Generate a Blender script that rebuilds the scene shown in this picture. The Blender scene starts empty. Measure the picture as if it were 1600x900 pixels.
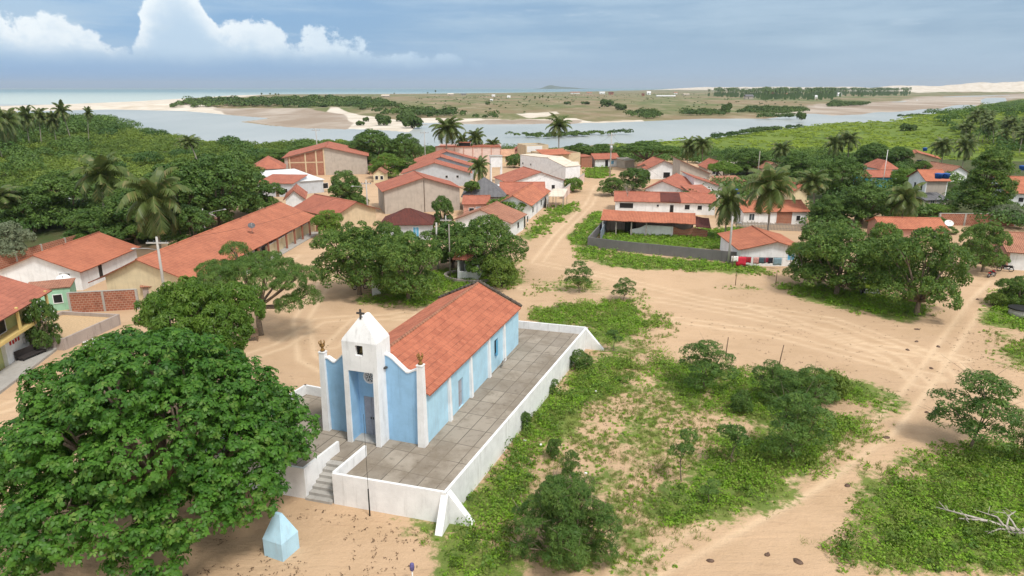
import bpy, bmesh, math, random
import numpy as np
from mathutils import Vector, Matrix
R = math.radians
PI = math.pi
scene = bpy.context.scene
COL = scene.collection
# ------------------------------------------------------------ camera, light
CAM_H = 23.5
FPX = 1067.0
TILT = math.atan(313 / FPX)
cam_d = bpy.data.cameras.new('camera'); cam = bpy.data.objects.new('camera', cam_d); COL.objects.link(cam)
cam.location = (0, 0, CAM_H); cam.rotation_euler = (PI/2 - TILT, 0, 0)
cam_d.sensor_width = 36; cam_d.lens = 36 * FPX / 1600; cam_d.clip_start = 0.5; cam_d.clip_end = 60000
scene.camera = cam
SUN_EL, SUN_AZ = 58, 142          # azimuth clockwise from +Y (the way the camera looks)
world = bpy.data.worlds.new('World'); scene.world = world; world.use_nodes = True
sun_d = bpy.data.lights.new('sun', 'SUN'); sun = bpy.data.objects.new('sun', sun_d); COL.objects.link(sun)
sun_d.energy = 2.3; sun_d.angle = R(12); sun_d.color = (1.0, 0.95, 0.87)
sdir = Vector((math.sin(R(SUN_AZ))*math.cos(R(SUN_EL)), math.cos(R(SUN_AZ))*math.cos(R(SUN_EL)), math.sin(R(SUN_EL))))
sun.rotation_euler = (-sdir).to_track_quat('-Z', 'Y').to_euler(); sun.location = (60, -20, 120)
scene.view_settings.view_transform = 'Standard'; scene.view_settings.look = 'None'
scene.view_settings.exposure = 0.42; scene.view_settings.gamma = 1

def build_world():
    nt = world.node_tree; nt.nodes.clear(); N = nt.nodes.new; L = nt.links.new
    out = N('ShaderNodeOutputWorld'); bg = N('ShaderNodeBackground'); L(bg.outputs[0], out.inputs[0])
    bg.inputs[1].default_value = 0.10; HD = 0.78
    sky = N('ShaderNodeTexSky'); sky.sky_type = 'NISHITA'; sky.sun_disc = False
    sky.sun_elevation = R(SUN_EL); sky.sun_rotation = R(SUN_AZ); sky.dust_density = 1.0; sky.ozone_density = 1.5
    tc = N('ShaderNodeTexCoord'); sep = N('ShaderNodeSeparateXYZ'); L(tc.outputs['Generated'], sep.inputs[0])
    def M(op, a, b=None, c=None):
        n = N('ShaderNodeMath'); n.operation = op
        for i, v in enumerate((a, b, c)):
            if v is None: continue
            if isinstance(v, (int, float)): n.inputs[i].default_value = v
            else: L(v, n.inputs[i])
        return n.outputs[0]
    def sm(v, a, b, inv=False):
        n = N('ShaderNodeMapRange'); n.interpolation_type = 'SMOOTHSTEP'; L(v, n.inputs[0])
        n.inputs[1].default_value = a; n.inputs[2].default_value = b
        n.inputs[3].default_value = 1.0 if inv else 0.0; n.inputs[4].default_value = 0.0 if inv else 1.0
        return n.outputs[0]
    az = M('ARCTAN2', sep.outputs[0], sep.outputs[1]); el = M('ARCSINE', sep.outputs[2])
    comb = N('ShaderNodeCombineXYZ'); L(az, comb.inputs[0]); L(el, comb.inputs[1])
    def noise(scale, detail, sx=1, sy=1, rough=0.55, off=0):
        mp = N('ShaderNodeMapping'); mp.inputs['Scale'].default_value = (sx, sy, 1); mp.inputs['Location'].default_value = (off, off*.7, 0)
        L(comb.outputs[0], mp.inputs[0])
        n = N('ShaderNodeTexNoise'); n.inputs['Scale'].default_value = scale; n.inputs['Detail'].default_value = detail
        n.inputs['Roughness'].default_value = rough; L(mp.outputs[0], n.inputs[0]); return n.outputs[0]
    def mixc(f, a, b):
        n = N('ShaderNodeMix'); n.data_type = 'RGBA'
        if isinstance(f, (int, float)): n.inputs[0].default_value = f
        else: L(f, n.inputs[0])
        for i, v in ((6, a), (7, b)):
            if isinstance(v, tuple): n.inputs[i].default_value = (*v, 1)
            else: L(v, n.inputs[i])
        return n.outputs[2]
    # veil of high stratus, stretched sideways
    veil = noise(2.2, 6, 1, 5.0, 0.6, 3.1)
    side = sm(az, -0.65, 0.45)
    K = 1.0
    blue = mixc(side, (2.1*K, 3.9*K, 6.4*K), (2.8*K, 4.0*K, 5.4*K))
    pale = mixc(side, (3.9*K, 5.3*K, 6.9*K), (4.1*K, 5.3*K, 6.5*K))
    v2 = noise(3.5, 5, 1, 9.0, 0.6, 8.8); base = mixc(sm(M('ADD', M('MULTIPLY', veil, .6), M('MULTIPLY', v2, .4)), 0.40, 0.60), blue, pale)
    low = mixc(sm(el, 0.0, 0.075), mixc(side, (1.9, 3.8, 6.7), (3.4, 4.7, 6.3)), base)
    veil_col = mixc(0.12, low, sky.outputs[0])
    # blue wedge between the heaps at upper left
    # heaped clouds on the left horizon: height of tops varies with azimuth
    lump = noise(12, 9, 1, 1.15, 0.66, 1.7); big = noise(5.5, 3, 1, 1.2, 0.5, 4.4)
    def bump(c0, w, h):
        d = M('DIVIDE', M('SUBTRACT', az, c0), w)
        return M('MULTIPLY', M('POWER', 2.718, M('MULTIPLY', M('MULTIPLY', d, d), -1)), h)
    tops = bump(-0.628, 0.045, 0.092)
    for b in ((-0.58, 0.12, 0.078), (-0.50, 0.05, 0.058), (-0.430, 0.058, 0.130), (-0.345, 0.08, 0.084), (-0.24, 0.11, 0.062), (-0.12, 0.12, 0.046), (-0.90, 0.18, 0.09)):
        tops = M('MAXIMUM', tops, bump(*b))
    nz = M('ADD', M('MULTIPLY', M('SUBTRACT', lump, 0.5), 0.105), M('MULTIPLY', M('SUBTRACT', big, 0.5), 0.04))
    hgt = M('ADD', M('SUBTRACT', tops, el), nz)
    fade = sm(az, -0.16, 0.08, True)
    heap = M('MULTIPLY', sm(hgt, -0.001, 0.008), fade)
    heap = M('MULTIPLY', heap, sm(M('ADD', el, M('MULTIPLY', M('SUBTRACT', lump, 0.5), 0.03)), 0.022, 0.050))
    right_dim = sm(az, -0.42, -0.1)
    shade_n = noise(20, 6, 1, 1.3, 0.6, 5.0)
    lit = M('MULTIPLY', sm(M('ADD', shade_n, M('MULTIPLY', M('SUBTRACT', el, 0.045), 7.0)), 0.40, 0.68), sm(hgt, 0.075, 0.0))
    lit = M('ADD', M('MULTIPLY', lit, 0.8), M('MULTIPLY', sm(hgt, 0.045, 0.004), 0.2))
    hc = mixc(lit, (5.0, 6.3, 7.6), mixc(right_dim, (8.8, 9.1, 9.2), (5.6, 6.9, 8.1)))
    col = mixc(M('MULTIPLY', heap, 0.93), veil_col, hc)
    # small puff clouds
    wisp = M('MULTIPLY', sm(noise(9, 5, 1, 4.5, 0.6, 9.3), 0.60, 0.76), sm(el, 0.02, 0.05))
    col = mixc(M('MULTIPLY', wisp, 0.45), col, (5.6, 6.6, 7.4))
    dimn = N('ShaderNodeMix'); dimn.data_type = 'RGBA'; dimn.blend_type = 'MULTIPLY'; dimn.inputs[0].default_value = 1; L(col, dimn.inputs[6]); dimn.inputs[7].default_value = (0.84, 0.865, 0.88, 1); col = dimn.outputs[2]
    # cloud deck brighter overhead; sky outside the view raised as added fill
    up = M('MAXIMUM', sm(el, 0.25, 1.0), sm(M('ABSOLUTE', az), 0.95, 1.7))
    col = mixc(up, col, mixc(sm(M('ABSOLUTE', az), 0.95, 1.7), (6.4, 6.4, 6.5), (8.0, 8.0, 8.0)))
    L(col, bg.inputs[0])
build_world()

# ------------------------------------------------------------ geometry of the place: picture measurements turned into ground positions
_s, _c = math.sin(TILT), math.cos(TILT)
def G(px, py, z=0.0):
    u = (px - 800) / FPX; v = (py - 450) / FPX; t = (CAM_H - z) / (v * _c + _s)
    return Vector((u * t, (_c - v * _s) * t, z))
def PY(x, y, z):
    dz = z - CAM_H; Z = y * _c - dz * _s
    return 450 + FPX * (-(dz * _c + y * _s)) / Z
def zat(x, y, py):
    a, b = -5, 80
    for _ in range(40):
        m = (a + b) / 2
        if PY(x, y, m) > py: a = m
        else: b = m
    return m
def depth(x, y, z=0): return y * _c - (z - CAM_H) * _s
def px2m(x, y, n, z=0): return n * depth(x, y, z) / FPX

# ------------------------------------------------------------ materials
MATS = {}
class NT:
    def __init__(s, name):
        s.m = bpy.data.materials.new(name); s.m.use_nodes = True; s.t = s.m.node_tree; s.t.nodes.clear()
        s.out = s.N('ShaderNodeOutputMaterial'); s.b = s.N('ShaderNodeBsdfPrincipled'); s.L(s.b.outputs[0], s.out.inputs[0])
        s.b.inputs['Specular IOR Level'].default_value = 0.25
        MATS[name] = s.m
    def N(s, k): return s.t.nodes.new(k)
    def L(s, a, b): s.t.links.new(a, b)
    def noise(s, scale, detail=4, rough=0.55, vec=None, dist=0.0, sc=None, w=None):
        n = s.N('ShaderNodeTexNoise'); n.inputs['Scale'].default_value = scale; n.inputs['Detail'].default_value = detail
        n.inputs['Roughness'].default_value = rough; n.inputs['Distortion'].default_value = dist
        v = vec or s.pos()
        if sc:
            mp = s.N('ShaderNodeMapping'); mp.inputs['Scale'].default_value = sc; s.L(v, mp.inputs[0]); v = mp.outputs[0]
        s.L(v, n.inputs[0]); return n.outputs[0]
    def pos(s):
        if not hasattr(s, '_pos'): s._pos = s.N('ShaderNodeNewGeometry').outputs['Position']
        return s._pos
    def objc(s):
        if not hasattr(s, '_obj'): s._obj = s.N('ShaderNodeTexCoord').outputs['Object']
        return s._obj
    def uv(s):
        if not hasattr(s, '_uv'): s._uv = s.N('ShaderNodeTexCoord').outputs['UV']
        return s._uv
    def rnd(s): return s.N('ShaderNodeObjectInfo').outputs['Random']
    def attr(s, name):
        a = s.N('ShaderNodeAttribute'); a.attribute_name = name; return a.outputs['Fac']
    def M(s, op, a, b=None, clamp=False):
        n = s.N('ShaderNodeMath'); n.operation = op; n.use_clamp = clamp
        for i, v in enumerate((a, b)):
            if v is None: continue
            if isinstance(v, (int, float)): n.inputs[i].default_value = v
            else: s.L(v, n.inputs[i])
        return n.outputs[0]
    def sm(s, v, a, b, lo=0.0, hi=1.0):
        n = s.N('ShaderNodeMapRange'); n.interpolation_type = 'SMOOTHSTEP'; s.L(v, n.inputs[0])
        n.inputs[1].default_value = a; n.inputs[2].default_value = b; n.inputs[3].default_value = lo; n.inputs[4].default_value = hi
        return n.outputs[0]
    def mix(s, f, a, b):
        n = s.N('ShaderNodeMix'); n.data_type = 'RGBA'
        if isinstance(f, (int, float)): n.inputs[0].default_value = f
        else: s.L(f, n.inputs[0])
        for i, v in ((6, a), (7, b)):
            if isinstance(v, tuple): n.inputs[i].default_value = (*v[:3], 1)
            else: s.L(v, n.inputs[i])
        return n.outputs[2]
    def color(s, v):
        if isinstance(v, tuple): s.b.inputs['Base Color'].default_value = (*v[:3], 1)
        else: s.L(v, s.b.inputs['Base Color'])
    def rough(s, v):
        if isinstance(v, (int, float)): s.b.inputs['Roughness'].default_value = v
        else: s.L(v, s.b.inputs['Roughness'])
    def bump(s, h, strength=0.3, dist=0.05):
        n = s.N('ShaderNodeBump'); n.inputs['Strength'].default_value = strength; n.inputs['Distance'].default_value = dist
        s.L(h, n.inputs['Height']); s.L(n.outputs[0], s.b.inputs['Normal']); return n
def k(c, f): return tuple(max(0, min(1, x * f)) for x in c)

def plaster(name, c, dirt=0.35, dcol=(0.16, 0.14, 0.11), rough=0.85, dscale=0.9):
    s = NT(name); p = s.objc()
    big = s.noise(dscale, 5, 0.65, p); streak = s.noise(1.0, 5, 0.6, p, sc=(3.2, 3.2, 0.35)); fine = s.noise(14, 4, 0.6, p)
    col = s.mix(s.sm(big, 0.3, 0.75), k(c, 1.04), k(c, 0.86))
    col = s.mix(s.M('MULTIPLY', s.sm(streak, 0.52, 0.80), dirt), col, dcol)
    col = s.mix(s.M('MULTIPLY', s.sm(fine, 0.58, 0.8), dirt * 0.5), col, dcol)
    s.color(col); s.rough(rough); s.bump(s.noise(22, 4, 0.6, p), 0.25, 0.02); return s.m

def tiles(name, c1, c2, dark, pitch=0.24, row=0.42, moss=0.25):
    s = NT(name); uv = s.uv()
    sep = s.N('ShaderNodeSeparateXYZ'); s.L(uv, sep.inputs[0])
    br = s.N('ShaderNodeTexBrick'); s.L(uv, br.inputs[0]); br.inputs['Scale'].default_value = 1.0
    br.offset = 0.0; br.inputs['Brick Width'].default_value = pitch; br.inputs['Row Height'].default_value = row
    br.inputs['Mortar Size'].default_value = 0.022; br.inputs['Mortar Smooth'].default_value = 0.6; br.inputs['Bias'].default_value = -0.1
    br.inputs['Color1'].default_value = (*c1, 1); br.inputs['Color2'].default_value = (*c2, 1); br.inputs['Mortar'].default_value = (*dark, 1)
    col = br.outputs['Color']
    big = s.noise(0.5, 5, 0.65, s.objc()); mid = s.noise(3.2, 5, 0.7, s.objc()); fine = s.noise(26, 3, 0.6, s.objc())
    col = s.mix(s.sm(big, 0.35, 0.7), col, s.mix(0.55, col, k(c1, 1.25)))
    col = s.mix(s.M('MULTIPLY', s.sm(mid, 0.50, 0.78), moss), col, dark)
    col = s.mix(s.M('MULTIPLY', s.sm(fine, 0.5, 0.8), 0.30), col, k(c2, 0.55))
    v = s.M('SUBTRACT', s.M('MULTIPLY', s.rnd(), 0.34), 0.0)
    col = s.mix(v, col, k(c2, 0.9))
    s.color(col); s.rough(0.85)
    wv = s.M('SINE', s.M('MULTIPLY', sep.outputs[0], 2*PI/pitch)); rw = s.M('FRACT', s.M('DIVIDE', sep.outputs[1], row))
    s.bump(s.M('ADD', wv, s.M('MULTIPLY', rw, 0.9)), 0.55, 0.045); return s.m

def brick(name, c1, c2, mortar, bw=0.24, rh=0.20, ms=0.012):
    s = NT(name); br = s.N('ShaderNodeTexBrick'); s.L(s.uv(), br.inputs[0]); br.inputs['Scale'].default_value = 1.0
    br.inputs['Brick Width'].default_value = bw; br.inputs['Row Height'].default_value = rh; br.inputs['Mortar Size'].default_value = ms
    br.inputs['Color1'].default_value = (*c1, 1); br.inputs['Color2'].default_value = (*c2, 1); br.inputs['Mortar'].default_value = (*mortar, 1)
    col = s.mix(s.M('MULTIPLY', s.sm(s.noise(1.3, 5, 0.6, s.objc()), 0.45, 0.8), 0.5), br.outputs[0], k(c2, 0.5))
    s.color(col); s.rough(0.9); s.bump(br.outputs['Fac'], -0.4, 0.02); return s.m

def solid(name, c, rough=0.6, var=0.18, metal=0.0, scale=5):
    s = NT(name); s.color(s.mix(s.sm(s.noise(scale, 4, 0.6, s.objc()), 0.3, 0.75), k(c, 1 + var), k(c, 1 - var))); s.rough(rough)
    s.b.inputs['Metallic'].default_value = metal; return s.m

def leafmat(name, c_lo, c_hi, trans=0.35, gloss=0.42, hue2=None):
    s = NT(name); t = s.attr('tone')
    r = s.rnd()
    t2 = s.M('ADD', s.M('MULTIPLY', t, 0.8), s.M('MULTIPLY', r, 0.2), clamp=True)
    col = s.mix(t2, c_lo, c_hi)
    if hue2: col = s.mix(s.sm(s.attr('tone2'), 0.75, 1.0), col, hue2)
    s.color(col); s.rough(gloss)
    tr = s.N('ShaderNodeBsdfTranslucent'); s.L(s.mix(0.5, col, k(c_hi, 1.6)), tr.inputs[0])
    mx = s.N('ShaderNodeMixShader'); mx.inputs[0].default_value = trans
    s.L(s.b.outputs[0], mx.inputs[1]); s.L(tr.outputs[0], mx.inputs[2]); s.L(mx.outputs[0], s.out.inputs[0]); return s.m

TILE = dict(
 new=tiles('clay_tiles_orange', (0.51, 0.190, 0.108), (0.40, 0.135, 0.080), (0.12, 0.055, 0.04), moss=0.35),
 mid=tiles('clay_tiles_red', (0.46, 0.168, 0.108), (0.36, 0.122, 0.082), (0.12, 0.055, 0.04), moss=0.4),
 old=tiles('clay_tiles_weathered', (0.42, 0.20, 0.13), (0.32, 0.14, 0.09), (0.10, 0.065, 0.045), moss=0.55),
 dark=tiles('clay_tiles_dark', (0.15, 0.045, 0.035), (0.10, 0.035, 0.03), (0.05, 0.03, 0.025), moss=0.4),
 grey=tiles('slate_grey_roofing', (0.15, 0.15, 0.16), (0.12, 0.12, 0.13), (0.08, 0.08, 0.08), 0.9, 0.6, 0.5),
 pale=tiles('clay_tiles_pale', (0.60, 0.36, 0.24), (0.50, 0.28, 0.18), (0.2, 0.12, 0.08), moss=0.3),
 white=tiles('fibre_cement_sheets', (0.72, 0.73, 0.74), (0.62, 0.63, 0.64), (0.40, 0.40, 0.40), 1.1, 1.8, 0.2),
 cream=tiles('cream_sheet_roofing', (0.66, 0.58, 0.48), (0.58, 0.50, 0.42), (0.35, 0.3, 0.25), 1.0, 2.4, 0.2))
TILE['church'] = tiles('church_roof_tiles', (0.52, 0.182, 0.105), (0.36, 0.112, 0.066), (0.07, 0.035, 0.026), 0.42, 0.50, 0.65)
WALL = dict(
 white=plaster('white_plaster', (0.80, 0.82, 0.84), 0.30), cream=plaster('cream_plaster', (0.70, 0.60, 0.40), 0.3),
 grey=plaster('grey_render', (0.42, 0.38, 0.33), 0.45), rawgrey=plaster('bare_block_wall', (0.46, 0.41, 0.36), 0.5),
 blue=plaster('pale_blue_plaster', (0.50, 0.535, 0.58), 0.3), pink=plaster('pale_pink_plaster', (0.72, 0.57, 0.52), 0.3),
 beige=plaster('beige_plaster', (0.62, 0.50, 0.34), 0.3), mint=plaster('mint_plaster', (0.33, 0.58, 0.42), 0.35),
 lime=plaster('yellow_green_plaster', (0.47, 0.50, 0.22), 0.35), yellow=plaster('yellow_plaster', (0.66, 0.50, 0.20), 0.3),
 darkwall=plaster('weathered_dark_wall', (0.17, 0.165, 0.165), 0.5, (0.07, 0.07, 0.07)),
 stained=plaster('stained_low_wall', (0.42, 0.36, 0.33), 0.9, (0.13, 0.10, 0.09)),
 azure=plaster('azure_plaster', (0.12, 0.38, 0.60), 0.3), skyb=plaster('sky_blue_plaster', (0.10, 0.42, 0.58), 0.2),
 salmon=plaster('salmon_plaster', (0.55, 0.30, 0.24), 0.3),
 brick=brick('red_hollow_brick', (0.36, 0.125, 0.075), (0.27, 0.095, 0.06), (0.40, 0.27, 0.20), .40, .26, .030))
WALL['chwhite'] = plaster('church_white_wash', (0.82, 0.83, 0.84), 0.36, (0.25, 0.24, 0.22))
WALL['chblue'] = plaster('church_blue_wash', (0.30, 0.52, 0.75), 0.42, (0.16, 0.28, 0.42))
WALL['chblue_pale_lit'] = plaster('church_pale_lit_blue_wash', (0.43, 0.66, 0.80), 0.5, (0.35, 0.42, 0.48))  # paler copy of the church blue; the side's stronger light is in the colour
DARK = solid('dark_opening', (0.02, 0.02, 0.022), 0.4, 0.2)
GLASS = solid('dull_window_glass', (0.06, 0.075, 0.09), 0.15, 0.2)
WOOD = solid('weathered_wood', (0.16, 0.11, 0.075), 0.85, 0.3, scale=9)
GWOOD = solid('grey_old_wood', (0.30, 0.27, 0.24), 0.9, 0.25, scale=9)
CONC = plaster('concrete', (0.40, 0.385, 0.36), 0.5)
CONCP = plaster('pole_concrete', (0.45, 0.44, 0.42), 0.25)
STEEL = solid('dull_steel', (0.42, 0.43, 0.44), 0.5, 0.1, 0.5)
BLACK = solid('black_rubber', (0.02, 0.02, 0.02), 0.6, 0.1)
PWHITE = solid('white_paint', (0.75, 0.75, 0.74), 0.5, 0.06)
GDOOR = plaster('grey_painted_door', (0.36, 0.37, 0.42), 0.3)
BLUEP = solid('blue_plastic', (0.02, 0.09, 0.33), 0.45, 0.1)
RED = solid('red_paint', (0.42, 0.02, 0.025), 0.35, 0.1)
WIRE = solid('cable_black', (0.03, 0.03, 0.03), 0.6, 0.05)

# ------------------------------------------------------------ objects
def tag(o, label=None, cat=None, group=None, kind=None):
    if label: o['label'] = label
    if cat: o['category'] = cat
    if group: o['group'] = group
    if kind: o['kind'] = kind
    return o
def empty(name, loc, rz=0, label=None, cat=None, group=None):
    o = bpy.data.objects.new(name, None); COL.objects.link(o); o.location = loc; o.rotation_euler = (0, 0, rz)
    o.empty_display_size = 0.3
    return tag(o, label, cat, group)
def copy_tree(o, parent=None):
    c = o.copy(); COL.objects.link(c); c.parent = parent
    for ch in KIDS.get(o.name, []): copy_tree(ch, c)
    return c
KIDS = {}
class MB:
    """collects shapes, links them as one mesh object"""
    def __init__(s): s.v = []; s.f = []; s.uv = []; s.sm = []
    def poly(s, pts, uv=None):
        n = len(s.v); s.v += [tuple(p) for p in pts]; s.f.append(tuple(range(n, n+len(pts))))
        if uv is None:
            a = Vector(pts[0]); e = (Vector(pts[1])-a); nrm = e.cross(Vector(pts[2])-a)
            if nrm.length < 1e-9: nrm = Vector((0, 0, 1))
            nrm.normalize()
            if abs(nrm.z) > 0.997: uv = [(p[0], p[1]) for p in pts]
            else:
                t = Vector((-nrm.y, nrm.x, 0)).normalized(); b = nrm.cross(t)
                uv = [(Vector(p).dot(t), Vector(p).dot(b)) for p in pts]
        s.uv.append(uv); s.sm.append(False)
    def hexa(s, b, t):
        """b, t: four bottom and four top points counter-clockwise"""
        s.poly(b[::-1]); s.poly(t)
        for i in range(4):
            j = (i+1) % 4; s.poly([b[i], b[j], t[j], t[i]])
    def box(s, x0, y0, z0, x1, y1, z1):
        s.hexa([(x0,y0,z0),(x1,y0,z0),(x1,y1,z0),(x0,y1,z0)], [(x0,y0,z1),(x1,y0,z1),(x1,y1,z1),(x0,y1,z1)])
    def prism(s, pts, off):
        """extrude polygon pts by vector off"""
        q = [tuple(Vector(p)+Vector(off)) for p in pts]; s.poly(pts[::-1]); s.poly(q)
        n = len(pts)
        for i in range(n):
            j = (i+1) % n; s.poly([pts[i], pts[j], q[j], q[i]])
    def tube(s, pts, rad, n=8, cap=True):
        pts = [Vector(p) for p in pts]
        if not hasattr(rad, '__len__'): rad = [rad]*len(pts)
        base = len(s.v); up0 = Vector((0.13, 0.21, 1))
        for i, p in enumerate(pts):
            d = (pts[min(i+1, len(pts)-1)] - pts[max(i-1, 0)]).normalized()
            u = d.cross(up0 if abs(d.dot(up0.normalized())) < .95 else Vector((1, 0.1, 0))).normalized(); w = d.cross(u)
            for a in range(n):
                an = 2*PI*a/n; s.v.append(tuple(p + (u*math.cos(an)+w*math.sin(an))*rad[i]))
        for i in range(len(pts)-1):
            for a in range(n):
                b = (a+1) % n
                s.f.append((base+i*n+a, base+i*n+b, base+(i+1)*n+b, base+(i+1)*n+a)); s.uv.append([(a/n, i), ((a+1)/n, i), ((a+1)/n, i+1), (a/n, i+1)]); s.sm.append(True)
        if cap:
            for st, rev in ((base, False), (base+(len(pts)-1)*n, True)):
                f = list(range(st, st+n)); f = f[::-1] if not rev else f
                s.f.append(tuple(f)); s.uv.append([(0, 0)]*n); s.sm.append(False)
    def cyl(s, x, y, z0, z1, r0, r1=None, n=12): s.tube([(x, y, z0), (x, y, z1)], [r0, r0 if r1 is None else r1], n)
    def lathe(s, prof, c=(0,0,0), n=16, close=True):
        base = len(s.v)
        for r, z in prof:
            for a in range(n): an = 2*PI*a/n; s.v.append((c[0]+r*math.cos(an), c[1]+r*math.sin(an), c[2]+z))
        for i in range(len(prof)-1):
            for a in range(n):
                b = (a+1) % n
                s.f.append((base+i*n+a, base+i*n+b, base+(i+1)*n+b, base+(i+1)*n+a)); s.uv.append([(0,0)]*4); s.sm.append(True)
        if close:
            s.f.append(tuple(range(base+n-1, base-1, -1))); s.uv.append([(0,0)]*n); s.sm.append(False)
            e = base+(len(prof)-1)*n; s.f.append(tuple(range(e, e+n))); s.uv.append([(0,0)]*n); s.sm.append(False)
    def build(s, name, mat, parent=None, loc=None, rz=0, bevel=0, **tags):
        me = bpy.data.meshes.new(name); me.from_pydata(s.v, [], s.f)
        l = me.uv_layers.new(name='UVMap'); flat = [c for f in s.uv for u in f for c in u]
        l.data.foreach_set('uv', flat)
        me.polygons.foreach_set('use_smooth', s.sm)
        if mat: me.materials.append(mat)
        me.validate(); me.update()
        o = bpy.data.objects.new(name, me); COL.objects.link(o)
        if parent: o.parent = parent; KIDS.setdefault(parent.name, []).append(o)
        if loc is not None: o.location = loc; o.rotation_euler = (0, 0, rz)
        if bevel:
            b = o.modifiers.new('bevel', 'BEVEL'); b.width = bevel; b.segments = 2; b.limit_method = 'ANGLE'
        if tags: tag(o, **tags)
        return o
def mesh_np(name, V, F, mat, parent=None, attrs=None, smooth=False, loc=None):
    """V (n,3), F (m,k) arrays"""
    me = bpy.data.meshes.new(name); V = np.asarray(V, dtype=np.float32); F = np.asarray(F, dtype=np.int32); kk = F.shape[1]
    me.vertices.add(len(V)); me.vertices.foreach_set('co', V.ravel())
    me.loops.add(F.size); me.loops.foreach_set('vertex_index', F.ravel())
    me.polygons.add(len(F)); me.polygons.foreach_set('loop_start', np.arange(0, F.size, kk, dtype=np.int32))
    me.polygons.foreach_set('loop_total', np.full(len(F), kk, dtype=np.int32))
    if smooth: me.polygons.foreach_set('use_smooth', np.ones(len(F), dtype=bool))
    me.update(calc_edges=True)
    for an, (dom, arr) in (attrs or {}).items():
        a = me.attributes.new(an, 'FLOAT', dom); a.data.foreach_set('value', np.asarray(arr, dtype=np.float32))
    if mat: me.materials.append(mat)
    o = bpy.data.objects.new(name, me); COL.objects.link(o)
    if parent: o.parent = parent; KIDS.setdefault(parent.name, []).append(o)
    if loc is not None: o.location = loc
    return o
# smooth value noise in numpy
def vnoise(x, y, seed=0):
    xi = np.floor(x).astype(np.int64); yi = np.floor(y).astype(np.int64); fx = x-xi; fy = y-yi
    fx = fx*fx*(3-2*fx); fy = fy*fy*(3-2*fy)
    def h(a, b):
        n = (a*374761393 + b*668265263 + seed*974711) & 0x7fffffff; n = ((n ^ (n >> 13))*1274126177) & 0x7fffffff
        return ((n ^ (n >> 16)) & 0xffff)/65535.0
    return (h(xi, yi)*(1-fx)+h(xi+1, yi)*fx)*(1-fy)+(h(xi, yi+1)*(1-fx)+h(xi+1, yi+1)*fx)*fy
def fbm(x, y, seed=0, o=4):
    r = 0; a = 0.5
    for i in range(o): r = r + a*vnoise(x*2**i, y*2**i, seed+i*17); a *= 0.5
    return r/(1-0.5**o)
def inpoly(X, Y, poly):
    r = np.zeros(X.shape, dtype=bool); n = len(poly)
    for i in range(n):
        x0, y0 = poly[i][0], poly[i][1]; x1, y1 = poly[(i+1) % n][0], poly[(i+1) % n][1]
        if y0 == y1: continue
        c = ((y0 > Y) != (y1 > Y)) & (X < (x1-x0)*(Y-y0)/(y1-y0)+x0); r ^= c
    return r
def sdist(X, Y, poly):
    """signed distance, positive inside"""
    d = np.full(X.shape, 1e9); n = len(poly)
    for i in range(n):
        x0, y0 = poly[i][0], poly[i][1]; x1, y1 = poly[(i+1) % n][0], poly[(i+1) % n][1]
        dx, dy = x1-x0, y1-y0; L2 = dx*dx+dy*dy+1e-9
        t = np.clip(((X-x0)*dx+(Y-y0)*dy)/L2, 0, 1); d = np.minimum(d, np.hypot(X-x0-t*dx, Y-y0-t*dy))
    return np.where(inpoly(X, Y, poly), d, -d)
def pxpoly(pts): return [tuple(G(*p))[:2] for p in pts]
# ------------------------------------------------------------ zones on the ground (outlines measured on the photograph, turned into metres)
LUSH = [[(830,480),(985,469),(1008,500),(1040,492),(1030,512),(985,535),(925,545),(918,512),(826,505)],
 [(1010,542),(1060,562),(1150,573),(1290,583),(1350,600),(1386,620),(1384,634),(1340,628),(1290,620),(1240,645),(1200,655),(1100,645),(1050,612),(1015,580)],
 [(690,900),(712,850),(700,830),(735,760),(830,640),(900,585),(940,560),(1010,572),(970,612),(890,650),(855,700),(830,760),(800,900)],
 [(1085,730),(1130,690),(1230,690),(1300,655),(1345,650),(1345,680),(1250,755),(1150,800),(1035,822),(1040,785)],
 [(1310,900),(1300,850),(1360,790),(1390,740),(1425,718),(1480,700),(1540,690),(1600,700),(1900,700),(1900,900)],
 [(1535,485),(1560,460),(1600,440),(1800,440),(1800,520),(1600,518),(1535,505)],
 [(1205,443),(1260,443),(1350,455),(1440,468),(1462,486),(1420,501),(1340,489),(1270,469)],
 [(888,372),(912,345),(935,330),(948,345),(930,368),(916,386),(1000,399),(1150,411),(1200,420),(1205,427),(1050,424),(960,417),(905,402)],
 [(945,362),(1160,356),(1170,372),(1152,392),(922,380)],
 [(815,372),(835,345),(872,322),(905,316),(900,328),(868,352),(830,378)],
 [(560,470),(600,440),(640,430),(700,420),(780,425),(806,440),(785,452),(720,470),(650,482)],
 [(916,264),(950,261),(957,273),(940,279),(915,279)],
 [(1575,545),(1600,540),(1800,545),(1800,575),(1600,572)]]
SPARSE = [[(880,600),(1000,560),(1100,640),(1200,650),(1300,640),(1380,640),(1345,700),(1240,765),(1100,840),(985,900),(700,900),(800,760)],
 [(818,463),(850,440),(900,432),(935,440),(940,452),(880,460)], [(1115,448),(1180,446),(1190,452),(1120,453)],
 [(900,560),(1000,500),(1050,490),(1060,520),(1020,560),(1000,600)], [(1280,900),(1275,850),(1330,790),(1380,730),(1440,700),(1320,900)],
 [(980,455),(1010,452),(1020,470),(985,470)], [(1540,520),(1700,515),(1700,600),(1560,570)], [(700,430),(820,400),(815,445),(760,455)],
 [(200,560),(280,520),(300,560)], [(1140,422),(1240,424),(1250,432),(1150,432)], [(650,800),(690,825),(700,860),(655,850)]]
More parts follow.
